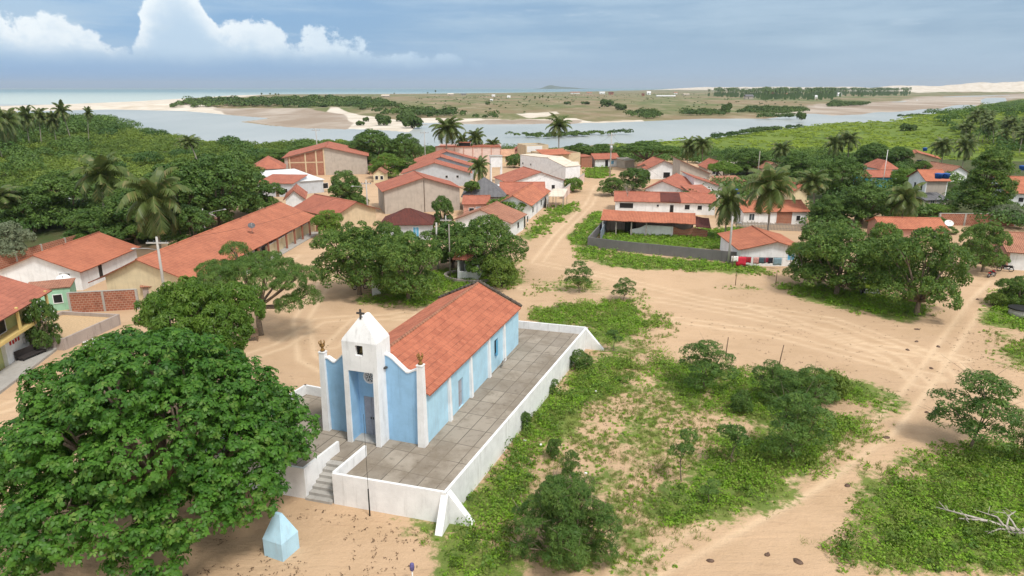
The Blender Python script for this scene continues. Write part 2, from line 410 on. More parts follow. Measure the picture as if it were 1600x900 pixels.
WOODS = [[(-1200,420),(0,405),(130,368),(220,390),(380,320),(400,250),(450,238),(520,228),(600,218),(640,240),(660,238),(850,236),(1000,232),(960,262),(900,262),(900,238),(640,229),(400,229),(300,225),(220,215),(180,195),(150,180),(60,174),(-1200,174)],
 [(1000,232),(1040,238),(1300,245),(1600,250),(2600,260),(2600,420),(1640,345),(1500,335),(1270,335),(1265,312),(1130,300),(1140,262),(1060,245)]]
MARSH = [[(1035,220),(1110,216),(1180,206),(1300,199),(1400,200),(1440,190),(1500,175),(1530,165),(1600,155),(2600,150),(2600,262),(1600,252),(1300,246),(1040,240),(960,232),(960,224)]]
RIVER = [[(-600,176),(60,173),(170,170.5),(280,173),(350,178.5),(425,184),(376,190),(425,196),(520,199.5),(600,203),(640,206),(662,191.5),(760,191.5),(930,191.5),(1000,189.5),(1100,185),(1200,185),(1262,177),(1275,163),(1400,158),(1440,151),(1600,147),(2000,146),(2000,152),(1600,153),(1530,166),(1500,176),(1440,191),(1400,201),(1300,199),(1180,206),(1110,216),(1035,220),(960,224),(850,231),(700,236),(400,230),(300,226),(220,216),(180,196),(150,179),(60,178),(-600,178)]]
SEA = [[(-3000,164),(0,165),(100,162),(200,158),(300,152),(340,149),(420,147),(600,146.5),(760,145),(900,142.5),(1000,140.5),(1080,139.3),(1080,137.02),(-3000,137.02)]]
BEACH = [[(-3000,163),(0,164),(100,161),(200,157),(300,151),(345,148),(430,147),(340,155),(250,163),(200,167),(330,170),(380,176),(345,183),(280,175),(170,172.5),(60,175),(-3000,179)],
 [(520,171),(560,178),(600,186),(640,190),(655,197),(640,208),(600,205),(540,201),(545,192),(500,182)],
 [(600,200),(660,185),(740,186),(800,188),(900,186),(930,190),(1000,188),(1010,192),(760,194),(660,194),(640,208)],
 [(800,181),(830,177),(870,174),(880,180),(860,185),(830,186)], [(1200,178),(1290,172),(1420,168),(1400,172),(1280,177),(1262,181)],
 [(1090,140),(1200,138.6),(1300,138.2),(2600,138),(2600,142),(1600,146),(1440,146),(1420,141),(1280,139)], [(1090,252),(1150,250),(1160,256),(1095,257)],
 [(1180,248),(1300,250),(1290,256),(1180,254)]]
MUD = [[(330,171),(450,172),(540,178),(560,192),(545,202),(480,199.5),(425,195.5),(378,190),(425,185),(350,179)], [(640,196),(760,188),(920,188),(910,193),(660,194)],
 [(1262,177),(1275,163),(1400,158),(1440,151),(1600,147),(2000,146),(2000,153),(1600,153),(1540,163),(1440,172),(1300,181)]]
YARD = [[(0,600),(0,480),(160,440),(400,330),(500,330),(300,480),(100,600)]]
W = lambda L: [pxpoly([(a, max(b, 137.6 if b > 137.3 else b if b > 137.01 else 137.6)) for a, b in p]) for p in L]
def sstep(a, b, v): t = np.clip((v-a)/(b-a), 0, 1); return t*t*(3-2*t)
def zmask(X, Y, L, soft=0.9, rough=1.6):
    D = np.hypot(X, Y); m = np.full(X.shape, -1e9)
    for p in L:
        xs = [q[0] for q in p]; ys = [q[1] for q in p]
        m = np.maximum(m, sdist(X, Y, p))
    s = np.maximum(soft, D*D/FPX/CAM_H*1.3*0.25*(soft/0.9))
    n = (fbm(X/(2.5+D*0.02), Y/(2.5+D*0.05), 5, 4)-0.5)*rough*2.2*np.maximum(1, D/150)
    return sstep(-1, 1, (m+n)/s)
def hill(X, Y, cx, cy, rx, ry, h, rot=0):
    c, s = math.cos(rot), math.sin(rot); dx, dy = X-cx, Y-cy; u = (dx*c+dy*s)/rx; v = (-dx*s+dy*c)/ry
    return h*np.exp(-(u*u+v*v))
def dunes(X, Y):
    r = np.zeros(np.shape(X))
    for q, D, rx, ry, h in ((.66, 3600, 330, 260, 38), (.585, 3300, 230, 200, 25), (.78, 3700, 420, 300, 36), (.53, 3600, 150, 200, 23), (.72, 3000, 260, 160, 20), (.47, 5200, 420, 300, 27), (.36, 5600, 480, 300, 26), (.28, 6000, 420, 300, 25), (.92, 3400, 500, 300, 34)):
        r = r+hill(X, Y, q*D, D, rx, ry, h)
    return r
def terrain_z(X, Y, water=None):
    X = np.asarray(X, dtype=float); Y = np.asarray(Y, dtype=float)
    z = hill(X, Y, -255, 300, 95, 90, 5.0) + hill(X, Y, 330, 400, 120, 110, 10.0)
    z = z + hill(X, Y, -290, 880, 190, 60, 9.0, 0.10) + hill(X, Y, -160, 760, 120, 45, 3.5)
    z = z + hill(X, Y, 25, 590, 60, 45, 2.5)
    z = z+dunes(X, Y)
    z = z*(0.85+0.3*fbm(X/60, Y/60, 9, 4))
    if water is not None: z = z*(1-water)-2.2*water
    return z
def build_ground():
    r = [6.0]
    while r[-1] < 13000:
        d = r[-1]; r.append(d*(1.007 if 24 < d < 140 else (1.012 if d < 400 and d > 24 else 1.016)) if d > 24 else d*1.06)
    r = np.array(r)
    a = np.concatenate([np.arange(-180, -46, 4.0), np.arange(-46, 46.01, 0.2), np.arange(50, 180.1, 4.0)])*PI/180
    A, RR = np.meshgrid(a, r); X = RR*np.sin(A); Y = RR*np.cos(A)
    x = X.ravel(); y = Y.ravel()
    riv = zmask(x, y, W(RIVER), 0.9, 0.5); sea = zmask(x, y, W(SEA), 0.9, 0.3)
    sea = np.maximum(sea, ((y > 7500) & (x < 1500)).astype(float))
    water = np.clip(riv+sea, 0, 1)
    mud = zmask(x, y, W(MUD), 1.5, 2.5)
    z = terrain_z(x, y, np.clip(water-0.97*mud, 0, 1))
    lush = zmask(x, y, W(LUSH), 1.7, 1.7); sparse = zmask(x, y, W(SPARSE), 2.2, 2.4); woods = zmask(x, y, W(WOODS), 2, 3)
    n = fbm(x/3.2, y/3.2, 3, 4)
    n2 = fbm(x/1.1, y/1.1, 13, 3); grass = np.clip(lush*(.42+.6*sstep(0.25, 0.6, n))+sparse*(.26+.42*sstep(0.35, 0.65, .6*n+.4*n2))*(1-lush), 0, 1)
    marsh = zmask(x, y, W(MARSH), 1.5, 2); beach = np.maximum(zmask(x, y, W(BEACH), 1.0, 1.5), sstep(5, 9, dunes(x, y)+4*(fbm(x/90, y/90, 8)-.5)))
    D = np.hypot(x, y); farf = ((PYf(x, y) < 232) & (marsh < 0.5)).astype(float)
    nr, na = X.shape; idx = np.arange(nr*na).reshape(nr, na)
    F = np.stack([idx[:-1, :-1], idx[:-1, 1:], idx[1:, 1:], idx[1:, :-1]], -1).reshape(-1, 4)
    # wheel tracks: pairs of ruts along the routes vehicles take
    tr = np.zeros(x.shape)
    for route in TRACKS:
        pts = [tuple(G(*p))[:2] for p in route]
        d = -sdist_open(x, y, pts)
        w = 0.5+0.5*vnoise(x/5, y/5, 77)
        tr = np.maximum(tr, w*(np.exp(-((d-0.75)/0.28)**2)))
    o = mesh_np('ground', np.stack([x, y, z], 1), F, ground_mat(), smooth=True, attrs=dict(grass=('POINT', grass), woods=('POINT', np.maximum(woods, 0)), marsh=('POINT', marsh), beach=('POINT', beach), mud=('POINT', mud), farf=('POINT', farf), track=('POINT', tr)))
    tag(o, kind='structure'); return o
def PYf(x, y):
    dz = -CAM_H; return 450+FPX*(-(dz*_c+y*_s))/np.maximum(y*_c-dz*_s, 0.1)
def sdist_open(X, Y, pts):
    d = np.full(X.shape, 1e9)
    for (x0, y0), (x1, y1) in zip(pts[:-1], pts[1:]):
        dx, dy = x1-x0, y1-y0; t = np.clip(((X-x0)*dx+(Y-y0)*dy)/(dx*dx+dy*dy), 0, 1); d = np.minimum(d, np.hypot(X-x0-t*dx, Y-y0-t*dy))
    return -d
TRACKS = [[(980,905),(1120,830),(1260,755),(1380,670),(1440,600),(1480,540),(1530,470),(1560,440)],
 [(1440,600),(1400,560),(1300,520),(1150,490),(1040,470),(930,455),(820,450)],
 [(1460,590),(1350,560),(1200,520),(1060,500)], [(1470,560),(1300,500),(1100,468),(950,432),(840,410),(870,370),(920,320),(935,290)],
 [(1500,560),(1340,540),(1180,480)], [(700,500),(600,495),(500,500),(440,540),(380,560)], [(560,600),(480,560),(470,500),(520,420),(560,370),(590,330)],
 [(0,640),(80,610),(180,560),(280,500),(380,450),(460,400)], [(640,490),(560,500),(520,540)], [(1600,640),(1520,600),(1480,560)], [(0,800),(20,700),(100,620)]]
def ground_mat():
    s = NT('sandy_ground'); p = s.pos(); D = s.N('ShaderNodeCameraData')  # position only is used below
    s.t.nodes.remove(D)
    a = s.attr
    big = s.noise(0.045, 5, 0.6, p); mid = s.noise(0.35, 5, 0.6, p); fine = s.noise(3.5, 5, 0.65, p); grain = s.noise(24, 3, 0.6, p)
    sand = s.mix(s.sm(big, 0.35, 0.65), (0.545, 0.378, 0.240), (0.475, 0.330, 0.210))
    sand = s.mix(s.M('MULTIPLY', s.sm(mid, 0.42, 0.72), 0.5), sand, (0.42, 0.285, 0.17))
    streak = s.noise(0.5, 5, 0.6, p, sc=(0.35, 2.6, 1), dist=0.6)
    sand = s.mix(s.M('MULTIPLY', s.sm(streak, 0.55, 0.78), 0.4), sand, (0.34, 0.21, 0.13))
    sand = s.mix(s.M('MULTIPLY', s.sm(fine, 0.62, 0.74), 0.5), sand, (0.20, 0.125, 0.075))
    sand = s.mix(s.M('MULTIPLY', a('track'), 0.75), sand, (0.68, 0.51, 0.34))
    # grass with ragged edges
    gn = s.noise(1.6, 6, 0.72, p); edge = s.M('ADD', a('grass'), s.M('MULTIPLY', s.M('SUBTRACT', gn, 0.5), 1.9)); gm = s.sm(edge, 0.34, 0.74)
    gcol = s.mix(s.sm(mid, 0.3, 0.7), (0.175, 0.225, 0.045), (0.100, 0.165, 0.030)); gcol = s.mix(s.M('MULTIPLY', s.sm(grain, 0.45, 0.7), 0.6), gcol, (0.21, 0.19, 0.085))
    col = s.mix(gm, sand, gcol)
    wcol = s.mix(s.sm(mid, 0.3, 0.7), (0.05, 0.078, 0.02), (0.085, 0.085, 0.035))
    col = s.mix(s.sm(s.M('ADD', a('woods'), s.M('MULTIPLY', s.M('SUBTRACT', mid, 0.5), 0.8)), 0.4, 0.6), col, wcol)
    # far side of the river: dry pasture with greener patches
    f1 = s.noise(0.006, 6, 0.62, p, sc=(1, 0.5, 1)); f2 = s.noise(0.03, 5, 0.65, p, sc=(1, 0.4, 1))
    fcol = s.mix(s.sm(f1, 0.38, 0.62), (0.235, 0.175, 0.100), (0.105, 0.140, 0.040)); fcol = s.mix(s.M('MULTIPLY', s.sm(f2, 0.46, 0.66), 0.8), fcol, (0.33, 0.27, 0.18))
    fcol = s.mix(s.M('MULTIPLY', s.sm(s.noise(0.02, 4, 0.6, p, sc=(1, .6, 1), dist=0.4), 0.58, 0.70), 0.8), fcol, (0.07, 0.11, 0.03))
    col = s.mix(a('farf'), col, fcol)
    m1 = s.noise(0.05, 5, 0.65, p)
    mcol = s.mix(s.sm(m1, 0.35, 0.68), (0.150, 0.205, 0.030), (0.095, 0.150, 0.024)); mcol = s.mix(s.M('MULTIPLY', s.sm(s.noise(0.16, 4, 0.6, p, sc=(.4, 1, 1)), 0.62, 0.75), 0.7), mcol, (0.30, 0.27, 0.12))
    col = s.mix(s.sm(a('marsh'), 0.35, 0.65), col, mcol)
    mudc = s.mix(s.sm(s.noise(0.012, 5, 0.6, p, sc=(1, .35, 1)), 0.40, 0.62), (0.29, 0.225, 0.17), (0.46, 0.40, 0.34))
    bcol = s.mix(s.sm(s.noise(0.04, 5, 0.6, p), 0.35, 0.7), (0.66, 0.60, 0.52), (0.50, 0.43, 0.34))
    col = s.mix(s.sm(s.M('ADD', a('beach'), s.M('MULTIPLY', s.M('SUBTRACT', f2, 0.5), 0.6)), 0.35, 0.6), col, bcol)
    col = s.mix(s.sm(a('mud'), 0.35, 0.65), col, mudc)
    s.color(col); s.rough(0.95)
    h = s.M('ADD', s.M('MULTIPLY', fine, 0.9), s.M('ADD', s.M('MULTIPLY', streak, 1.2), s.M('ADD', s.M('MULTIPLY', grain, 0.12), s.M('MULTIPLY', a('track'), -0.5))))
    s.bump(h, 0.6, 0.18); return s.m
build_ground()

def water_mat(name, c1, c2, rough, bump_scale, sc, near=None):
    s = NT(name); p = s.pos()
    n = s.noise(sc, 4, 0.6, p, sc=(1, 0.45, 1))
    col = s.mix(s.sm(n, 0.35, 0.65), c1, c2)
    if near:                                   # shallows over sand are paler and greener
        sep = s.N('ShaderNodeSeparateXYZ'); s.L(p, sep.inputs[0]); col = s.mix(s.sm(sep.outputs[1], near[0], near[1]), near[2], col)
    s.color(col); s.rough(rough); s.b.inputs['Specular IOR Level'].default_value = 0.35; s.b.inputs['IOR'].default_value = 1.33
    s.bump(s.noise(bump_scale, 3, 0.6, p, sc=(1, 0.4, 1)), 0.35, 0.25); return s.m
def sheet(name, pts, z, mat):
    m = MB(); m.poly([(x, y, z) for x, y in pts]); return m.build(name, mat, kind='structure')
sheet('river', [(-1400, 150), (2600, 150), (2600, 2400), (900, 2400), (-250, 1330), (-520, 1060), (-1400, 1040)], -0.35, water_mat('river_water', (0.40, 0.425, 0.415), (0.33, 0.365, 0.36), 0.35, 0.5, 0.01))
sheet('sea', [(-1400.2, 1040.2), (-520.1, 1060.2), (-250.1, 1330.2), (899, 2400.2), (2600, 2400.2), (30000, 9000), (30000, 58000), (-58000, 58000), (-58000, 1040.2)], -0.36,
      water_mat('sea_water', (0.14, 0.25, 0.30), (0.17, 0.29, 0.33), 0.45, 0.12, 0.0012, (1100, 5200, (0.44, 0.51, 0.49))))
def far_island():
    # low blue island on the horizon, one closed ridge of land
    rng = random.Random(4); c = G(872, 139.5); d = 14000; az = math.atan2((872-800), FPX/_c); cx, cy = d*math.sin(az), d*math.cos(az)
    n, mrow = 80, 16; V = []; F = []
    for i in range(n):
        for j in range(mrow):
            u = i/(n-1)*2-1; v = j/(mrow-1)*2-1
            hh = (58*math.exp(-((u+0.28)/0.22)**2)+36*math.exp(-((u-0.05)/0.28)**2)+24*math.exp(-((u-0.5)/0.35)**2))*(1-v*v)*(1-u**6)
            hh *= 0.85+0.3*float(fbm(np.array([u*6.0]), np.array([v*3.0]), 3)[0])
            V.append((cx+u*640, cy+v*300, hh-1.5))
    for i in range(n-1):
        for j in range(mrow-1): F.append((i*mrow+j, (i+1)*mrow+j, (i+1)*mrow+j+1, i*mrow+j+1))
    o = mesh_np('island_hill', V, F, solid('island_scrub', (0.05, 0.085, 0.05), 0.9, 0.2, scale=0.01), smooth=True); tag(o, kind='structure')
far_island()
# haze over the whole place
def haze():
    m = MB(); m.box(-21000, -600, -4, 26000, 21000, 190)
    mat = bpy.data.materials.new('thin_haze'); mat.use_nodes = True; nt = mat.node_tree; nt.nodes.clear()
    o = nt.nodes.new('ShaderNodeOutputMaterial'); v = nt.nodes.new('ShaderNodeVolumePrincipled'); nt.links.new(v.outputs[0], o.inputs['Volume'])
    v.inputs['Color'].default_value = (0.80, 0.88, 0.96, 1); v.inputs['Density'].default_value = HAZE; v.inputs['Anisotropy'].default_value = 0.2
    ob = m.build('haze', mat, kind='stuff'); return ob
HAZE = 0.00006
if HAZE: haze()
# ------------------------------------------------------------ the church on its walled terrace
CH_R = R(-18.5)
FLOOR = 1.3
CH = empty('church', (-5.55, 39.45, FLOOR), CH_R, 'sky blue church with orange tiled roof, white pointed bell tower and cross on its terrace', 'church')
CW, CL, EAVE, RIDGE = 7.45, 19.3, 3.55, 5.35     # width of the front, length, heights above the terrace
def church():
    P = WALL; t = 0.25
    # side, rear walls with real openings: built from blocks. x from -CW to 0, y from 0 to CL
    def wall_run(m, y0, y1, x0, x1, z1, holes):   # right wall: thin in x, holes (ya, yb, za, zb)
        ys = sorted({y0, y1, *[h[0] for h in holes], *[h[1] for h in holes]})
        for a, b in zip(ys[:-1], ys[1:]):
            hs = [h for h in holes if h[0] <= a+1e-6 and h[1] >= b-1e-6]
            if not hs: m.box(x0, a, 0, x1, b, z1)
            else:
                h = hs[0]
                if h[2] > 0.01: m.box(x0, a, 0, x1, b, h[2])
                m.box(x0, a, h[3], x1, b, z1)
    m = MB()
    holes = [(5.45, 6.35, 0.02, 2.2), (13.0, 13.85, 1.15, 2.55)]
    wall_run(m, t, CL, -t, 0, EAVE, holes); wall_run(m, t, CL, -CW, -CW+t, EAVE, [(6, 6.9, .02, 2.2)])
    m.build('side_wall', P['chblue_pale_lit'], CH)
    m = MB(); m.prism([(-CW+t, CL, 0), (-t, CL, 0), (-t, CL, EAVE+.1), (-CW/2, CL, RIDGE-.05), (-CW+t, CL, EAVE+.1)], (0, -t, 0)); m.build('rear_wall', P['chblue_pale_lit'], CH)
    # roof: two slopes, slightly sagging rows of clay tiles
    o = 0.28
    for sgn in (1, -1):
        m = MB(); xe = (0.0+o) if sgn > 0 else (-CW-o); xm = -CW/2
        sl = (RIDGE-EAVE)/(CW/2); ze = EAVE-sl*o; ny = 24; nx = 8
        def pt(i, j, top):
            u = i/nx; v = j/ny; x = xm+(xe-xm)*u; z = RIDGE+(ze-RIDGE)*u + (0.10 if top else 0.0)
            z += 0.035*math.sin(v*9+sgn)*math.sin(u*3.1) - 0.03*math.sin(PI*u)
            return (x, t+0.02+(CL-0.12-t)*v, z)
        for top in (True, False):
            for i in range(nx):
                for j in range(ny):
                    q = [pt(i, j, top), pt(i+1, j, top), pt(i+1, j+1, top), pt(i, j+1, top)]
                    uv = [((p[1]), abs(p[0]-xm)*1.12) for p in q]
                    if (sgn > 0) != top: q = q[::-1]; uv = uv[::-1]
                    m.poly(q, uv)
        for j in range(ny):
            q = [pt(nx, j, False), pt(nx, j+1, False), pt(nx, j+1, True), pt(nx, j, True)]; m.poly(q if sgn > 0 else q[::-1])
        for i in range(nx):
            m.poly([pt(i, 0, False), pt(i+1, 0, False), pt(i+1, 0, True), pt(i, 0, True)]); m.poly([pt(i, ny, True), pt(i+1, ny, True), pt(i+1, ny, False), pt(i, ny, False)])
        r = m.build('roof', TILE['church'], CH)
    # ridge capping and rear gable coping
    m = MB(); n = 46
    for i in range(n):
        y = t+0.05+(CL-0.3-t)*i/n; m.tube([(-CW/2, y, RIDGE+0.10+0.035*math.sin(i/n*9)*0), (-CW/2, y+(CL/n)*0.98, RIDGE+0.12)], [0.12, 0.095], 8)
    m.build('ridge_tiles', TILE['old'], CH)
    m = MB()
    for sgn in (1, -1):
        xe = o+0.02 if sgn > 0 else -CW-o-0.02; n = 11
        for i in range(n):
            x0 = -CW/2+(xe+CW/2)*i/n; x1 = -CW/2+(xe+CW/2)*(i+1)/n; z0 = RIDGE+(EAVE-0.12-RIDGE)*i/n; z1 = RIDGE+(EAVE-0.12-RIDGE)*(i+1)/n
            m.tube([(x0, CL+0.02, z0+0.19), (x1, CL+0.02, z1+0.15)], [0.16, 0.13], 7)
    m.build('gable_coping', solid('mossy_coping', (0.085, 0.075, 0.062), 0.95, 0.4, scale=3), CH)
    # buttress strips down the right side
    for y in (3.75, 7.7, 11.55, 15.2):
        m = MB(); m.hexa([(0.002, y-.17, 0), (0.22, y-.17, 0), (0.22, y+.17, 0), (0.002, y+.17, 0)], [(0.002, y-.17, EAVE-.12), (0.13, y-.17, EAVE-.12), (0.13, y+.17, EAVE-.12), (0.002, y+.17, EAVE-.12)])
        m.build('buttress', P['chwhite'], CH, bevel=0.015)
    for i in range(14): m = MB(); y = 0.9+i*1.36; m.box(0.001, y-.045, EAVE-.20, 0.24, y+.045, EAVE-.10); m.build('rafter_end', WOOD, CH)
    # side door and window set back in the wall
    m = MB(); m.box(-.17, 5.45, .02, -.12, 6.35, 2.2); d = m.build('side_door', GDOOR, CH)
    m = MB(); m.box(-.118, 5.88, .05, -.105, 5.92, 2.15); [m.box(-.118, 5.50, z, -.105, 6.30, z+.05) for z in (.3, 1.1, 2.05)]; m.build('door_rail', GWOOD, d)
    m = MB(); m.box(-.19, 13.0, 1.15, -.15, 13.85, 2.55); w = m.build('side_window', DARK, CH)
    m = MB(); [m.box(-.148, y, 1.15, -.10, y+.06, 2.55) for y in (13.0, 13.79)]; m.box(-.148, 13.06, 2.49, -.10, 13.79, 2.55); m.box(-.148, 13.06, 1.15, -.10, 13.79, 1.21); m.build('window_frame', P['azure'], w)
    m = MB(); m.prism([(0.12, 13.06, 1.2), (0.155, 13.06, 1.2), (0.155, 13.06, 2.5), (0.12, 13.06, 2.5)][::-1], (0, 0.38, 0)); m.build('shutter', P['azure'], w)
    # ---- front: two wings with curved tops, corner pillars
    fx0, fx1 = -CW, 0.0; tc = -CW/2-0.15; tw = 1.22          # tower centre, half width
    def wing(xa, xb):       # xa at pillar, xb at tower
        n = 14; top = []
        for i in range(n+1):
            u = i/n; x = xa+(xb-xa)*u
            z = 5.02+0.95*(sst(0.30, 1.0, u))+0.16*math.exp(-((u-0.06)/0.12)**2)-0.10*math.exp(-((u-0.33)/0.1)**2)
            top.append((x, z))
        return top
    def sst(a, b, v): q = max(0, min(1, (v-a)/(b-a))); return q*q*(3-2*q)
    for xa, xb in ((-0.36, tc+tw), (-CW+0.36, tc-tw)):
        top = wing(xa, xb); m = MB(); pts = [(top[0][0], 0, 0)] + [(x, 0, z) for x, z in top] + [(top[-1][0], 0, 0)]
        if xa > xb: pts = pts[::-1]
        pts = [(x, 0.02, z) for x, _, z in pts]; m.prism(pts[::-1] , (0, 0.26, 0)); m.build('front_wall', P['chblue'], CH)
        m = MB()
        for (x0, z0), (x1, z1) in zip(top[:-1], top[1:]):
            if x0 > x1: x0, z0, x1, z1 = x1, z1, x0, z0
            m.hexa([(x0, -.03, z0-.01), (x1, -.03, z1-.01), (x1, .33, z1-.01), (x0, .33, z0-.01)], [(x0, -.03, z0+.09), (x1, -.03, z1+.09), (x1, .33, z1+.09), (x0, .33, z0+.09)])
        m.build('wing_coping', P['chwhite'], CH)
    # inner back wall behind the wings up to the roof (gable)
    for xc in (-0.19, -CW+0.19):
        m = MB(); m.hexa([(xc-.24, -.30, 0), (xc+.24, -.30, 0), (xc+.24, .30, 0), (xc-.24, .30, 0)], [(xc-.19, -.14, 5.55), (xc+.19, -.14, 5.55), (xc+.19, .24, 5.55), (xc-.19, .24, 5.55)])
        p_ = m.build('corner_pillar', P['chwhite'], CH, bevel=0.02)
        m = MB(); m.box(xc-.22, -.17, 5.55, xc+.22, .27, 5.62); m.build('pillar_cap', P['chwhite'], p_)
        m = MB(); m.lathe([(.10, 5.62), (.17, 5.68), (.10, 5.78), (.07, 5.86), (.16, 5.98), (.19, 6.07), (.12, 6.13)], (xc, .05, 0), 10)
        for a in range(5): an = a*2*PI/5; m.tube([(xc+.10*math.cos(an), .05+.10*math.sin(an), 6.08), (xc+.20*math.cos(an), .05+.20*math.sin(an), 6.2), (xc+.16*math.cos(an), .05+.16*math.sin(an), 6.36)], [.05, .045, .03], 6)
        m.build('urn_finial', solid('rusty_ochre', (0.22, 0.125, 0.04), 0.85, 0.5, scale=14), p_)
    # ---- bell tower: two projecting fins carry a box over the recessed porch
    pj = 1.0; ft = 0.34; top_p = 5.05; sh = 7.0; apex = 8.55
    for xa in (tc-tw, tc+tw-ft):
        m = MB(); m.hexa([(xa, -pj-.12, 0), (xa+ft, -pj-.12, 0), (xa+ft, .30, 0), (xa, .30, 0)], [(xa, -pj, top_p), (xa+ft, -pj, top_p), (xa+ft, .30, top_p), (xa, .30, top_p)]); m.build('tower_fin', P['chwhite'], CH, bevel=0.015)
    m = MB(); x0, x1 = tc-tw, tc+tw; y0, y1 = -pj, 0.75; ox0, ox1, oz0, oz1 = tc-.27, tc+.27, 6.12, 6.80
    m.box(x0, y0, top_p, ox0, y0+.22, sh); m.box(ox1, y0, top_p, x1, y0+.22, sh); m.box(ox0, y0, top_p, ox1, y0+.22, oz0); m.box(ox0, y0, oz1, ox1, y0+.22, sh+.001)
    m.box(x0, y0+.22, top_p, x0+.2, y1, sh); m.box(x1-.2, y0+.22, top_p, x1, y1, sh); m.box(x0+.2, y1-.2, top_p, x1-.2, y1, sh); m.box(x0+.2, y0+.22, top_p, x1-.2, y1-.2, top_p+.1)
    m.build('belfry', P['chwhite'], CH)
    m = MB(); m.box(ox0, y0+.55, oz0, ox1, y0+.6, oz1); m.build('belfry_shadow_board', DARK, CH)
    m = MB(); m.lathe([(.02, .42), (.10, .40), (.13, .25), (.17, .08), (.22, .0), (.18, 0)], (tc, y0+.36, 6.25), 14); m.build('bell', solid('bell_bronze', (0.10, 0.08, 0.04), 0.4, 0.2, 0.8), CH)
    m = MB(); c = .10; zt = apex
    b = [(x0, y0, sh), (x1, y0, sh), (x1, y1, sh), (x0, y1, sh)]; mid = [(x0+.13, y0+.10, sh+.75), (x1-.13, y0+.10, sh+.75), (x1-.13, y1-.10, sh+.75), (x0+.13, y1-.10, sh+.75)]
    b2 = [(x0+.0, y0+.0, sh+.001), (x1, y0, sh+.001), (x1, y1, sh+.001), (x0, y1, sh+.001)]
    t4 = [(tc-.09, y0+.50, apex), (tc+.09, y0+.50, apex), (tc+.09, y1-.35, apex), (tc-.09, y1-.35, apex)]
    # shoulders lean in a little, then the pyramid
    m.hexa(b2, [(x0+.05, y0+.05, sh+.16), (x1-.05, y0+.05, sh+.16), (x1-.05, y1-.05, sh+.16), (x0+.05, y1-.05, sh+.16)])
    q = [(x0+.05, y0+.05, sh+.16), (x1-.05, y0+.05, sh+.16), (x1-.05, y1-.05, sh+.16), (x0+.05, y1-.05, sh+.16)]
    for i in range(4): j = (i+1) % 4; m.poly([q[i], q[j], t4[j], t4[i]])
    m.poly(t4); m.build('spire', P['chwhite'], CH)
    m = MB(); cx, cy = tc, y0+.46; m.box(cx-.055, cy-.05, apex-.15, cx+.055, cy+.05, apex+.50); m.box(cx-.27, cy-.048, apex+.18, cx-.056, cy+.048, apex+.29); m.box(cx+.056, cy-.048, apex+.18, cx+.27, cy+.048, apex+.29)
    m.build('cross', solid('dark_cross', (0.07, 0.065, 0.06), 0.7, 0.2), CH)
    m = MB(); m.box(x1+.002, -.25, 5.10, x1+.16, .55, 5.20); m.build('gutter_ledge', solid('sooty_ledge', (0.06, 0.06, 0.06), 0.9, 0.3), CH)
    # recessed porch: blue inside, round pierced window, grey double door
    xi0, xi1 = tc-tw+ft, tc+tw-ft; dw = .55; dxc = tc+0.02; dh = 2.85
    m = MB(); yb = .06
    m.box(xi0, yb, 0, dxc-dw, yb+.2, dh); m.box(dxc+dw, yb, 0, xi1, yb+.2, dh); rc, rz, rr = tc+0.0, 4.25, .42
    # wall above the door with a round hole
    N = 24; hole = [(rc+rr*math.cos(2*PI*i/N), rz+rr*math.sin(2*PI*i/N)) for i in range(N)]
    def edgept(an):
        dx, dz = math.cos(an), math.sin(an); sx = ((xi1 if dx > 0 else xi0)-rc)/dx if abs(dx) > 1e-6 else 1e9; sz = ((top_p if dz > 0 else dh)-rz)/dz if abs(dz) > 1e-6 else 1e9
        s_ = min(sx, sz); return (rc+dx*s_, rz+dz*s_)
    angs = sorted([2*PI*i/N for i in range(N)] + [math.atan2(b_-rz, a_-rc) % (2*PI) for a_ in (xi0, xi1) for b_ in (dh, top_p)])
    for i in range(len(angs)):
        a0, a1 = angs[i], angs[(i+1) % len(angs)] + (2*PI if i == len(angs)-1 else 0)
        e0, e1 = edgept(a0+1e-7 if i else a0), edgept(a1-1e-7); h0 = (rc+rr*math.cos(a0), rz+rr*math.sin(a0)); h1 = (rc+rr*math.cos(a1), rz+rr*math.sin(a1))
        m.prism([(h0[0], yb, h0[1]), (h1[0], yb, h1[1]), (e1[0], yb, e1[1]), (e0[0], yb, e0[1])], (0, .2, 0))
    m.build('porch_wall', P['chblue'], CH)
    for sx, xx in ((1, xi0), (-1, xi1)):      # blue lining on the inside of the fins
        m = MB(); m.box(*( (xx+.001, -pj+.05, 0.0, xx+.02, yb, top_p-.001) if sx > 0 else (xx-.02, -pj+.05, 0.0, xx-.001, yb, top_p-.001))); m.build('porch_lining', P['chblue'], CH)
    m = MB(); m.box(xi0-.02, yb+.45, dh, xi1+.02, yb+.5, top_p); m.build('nave_shade_board', DARK, CH)  # flat dark board paints the shade seen through the round window
    m = MB(); yy = yb-.03
    for i in range(N):
        a0, a1 = 2*PI*i/N, 2*PI*(i+1)/N
        m.prism([(rc+(rr-.06)*math.cos(a0), yy, rz+(rr-.06)*math.sin(a0)), (rc+(rr+.04)*math.cos(a0), yy, rz+(rr+.04)*math.sin(a0)), (rc+(rr+.04)*math.cos(a1), yy, rz+(rr+.04)*math.sin(a1)), (rc+(rr-.06)*math.cos(a1), yy, rz+(rr-.06)*math.sin(a1))][::-1], (0, .12, 0))
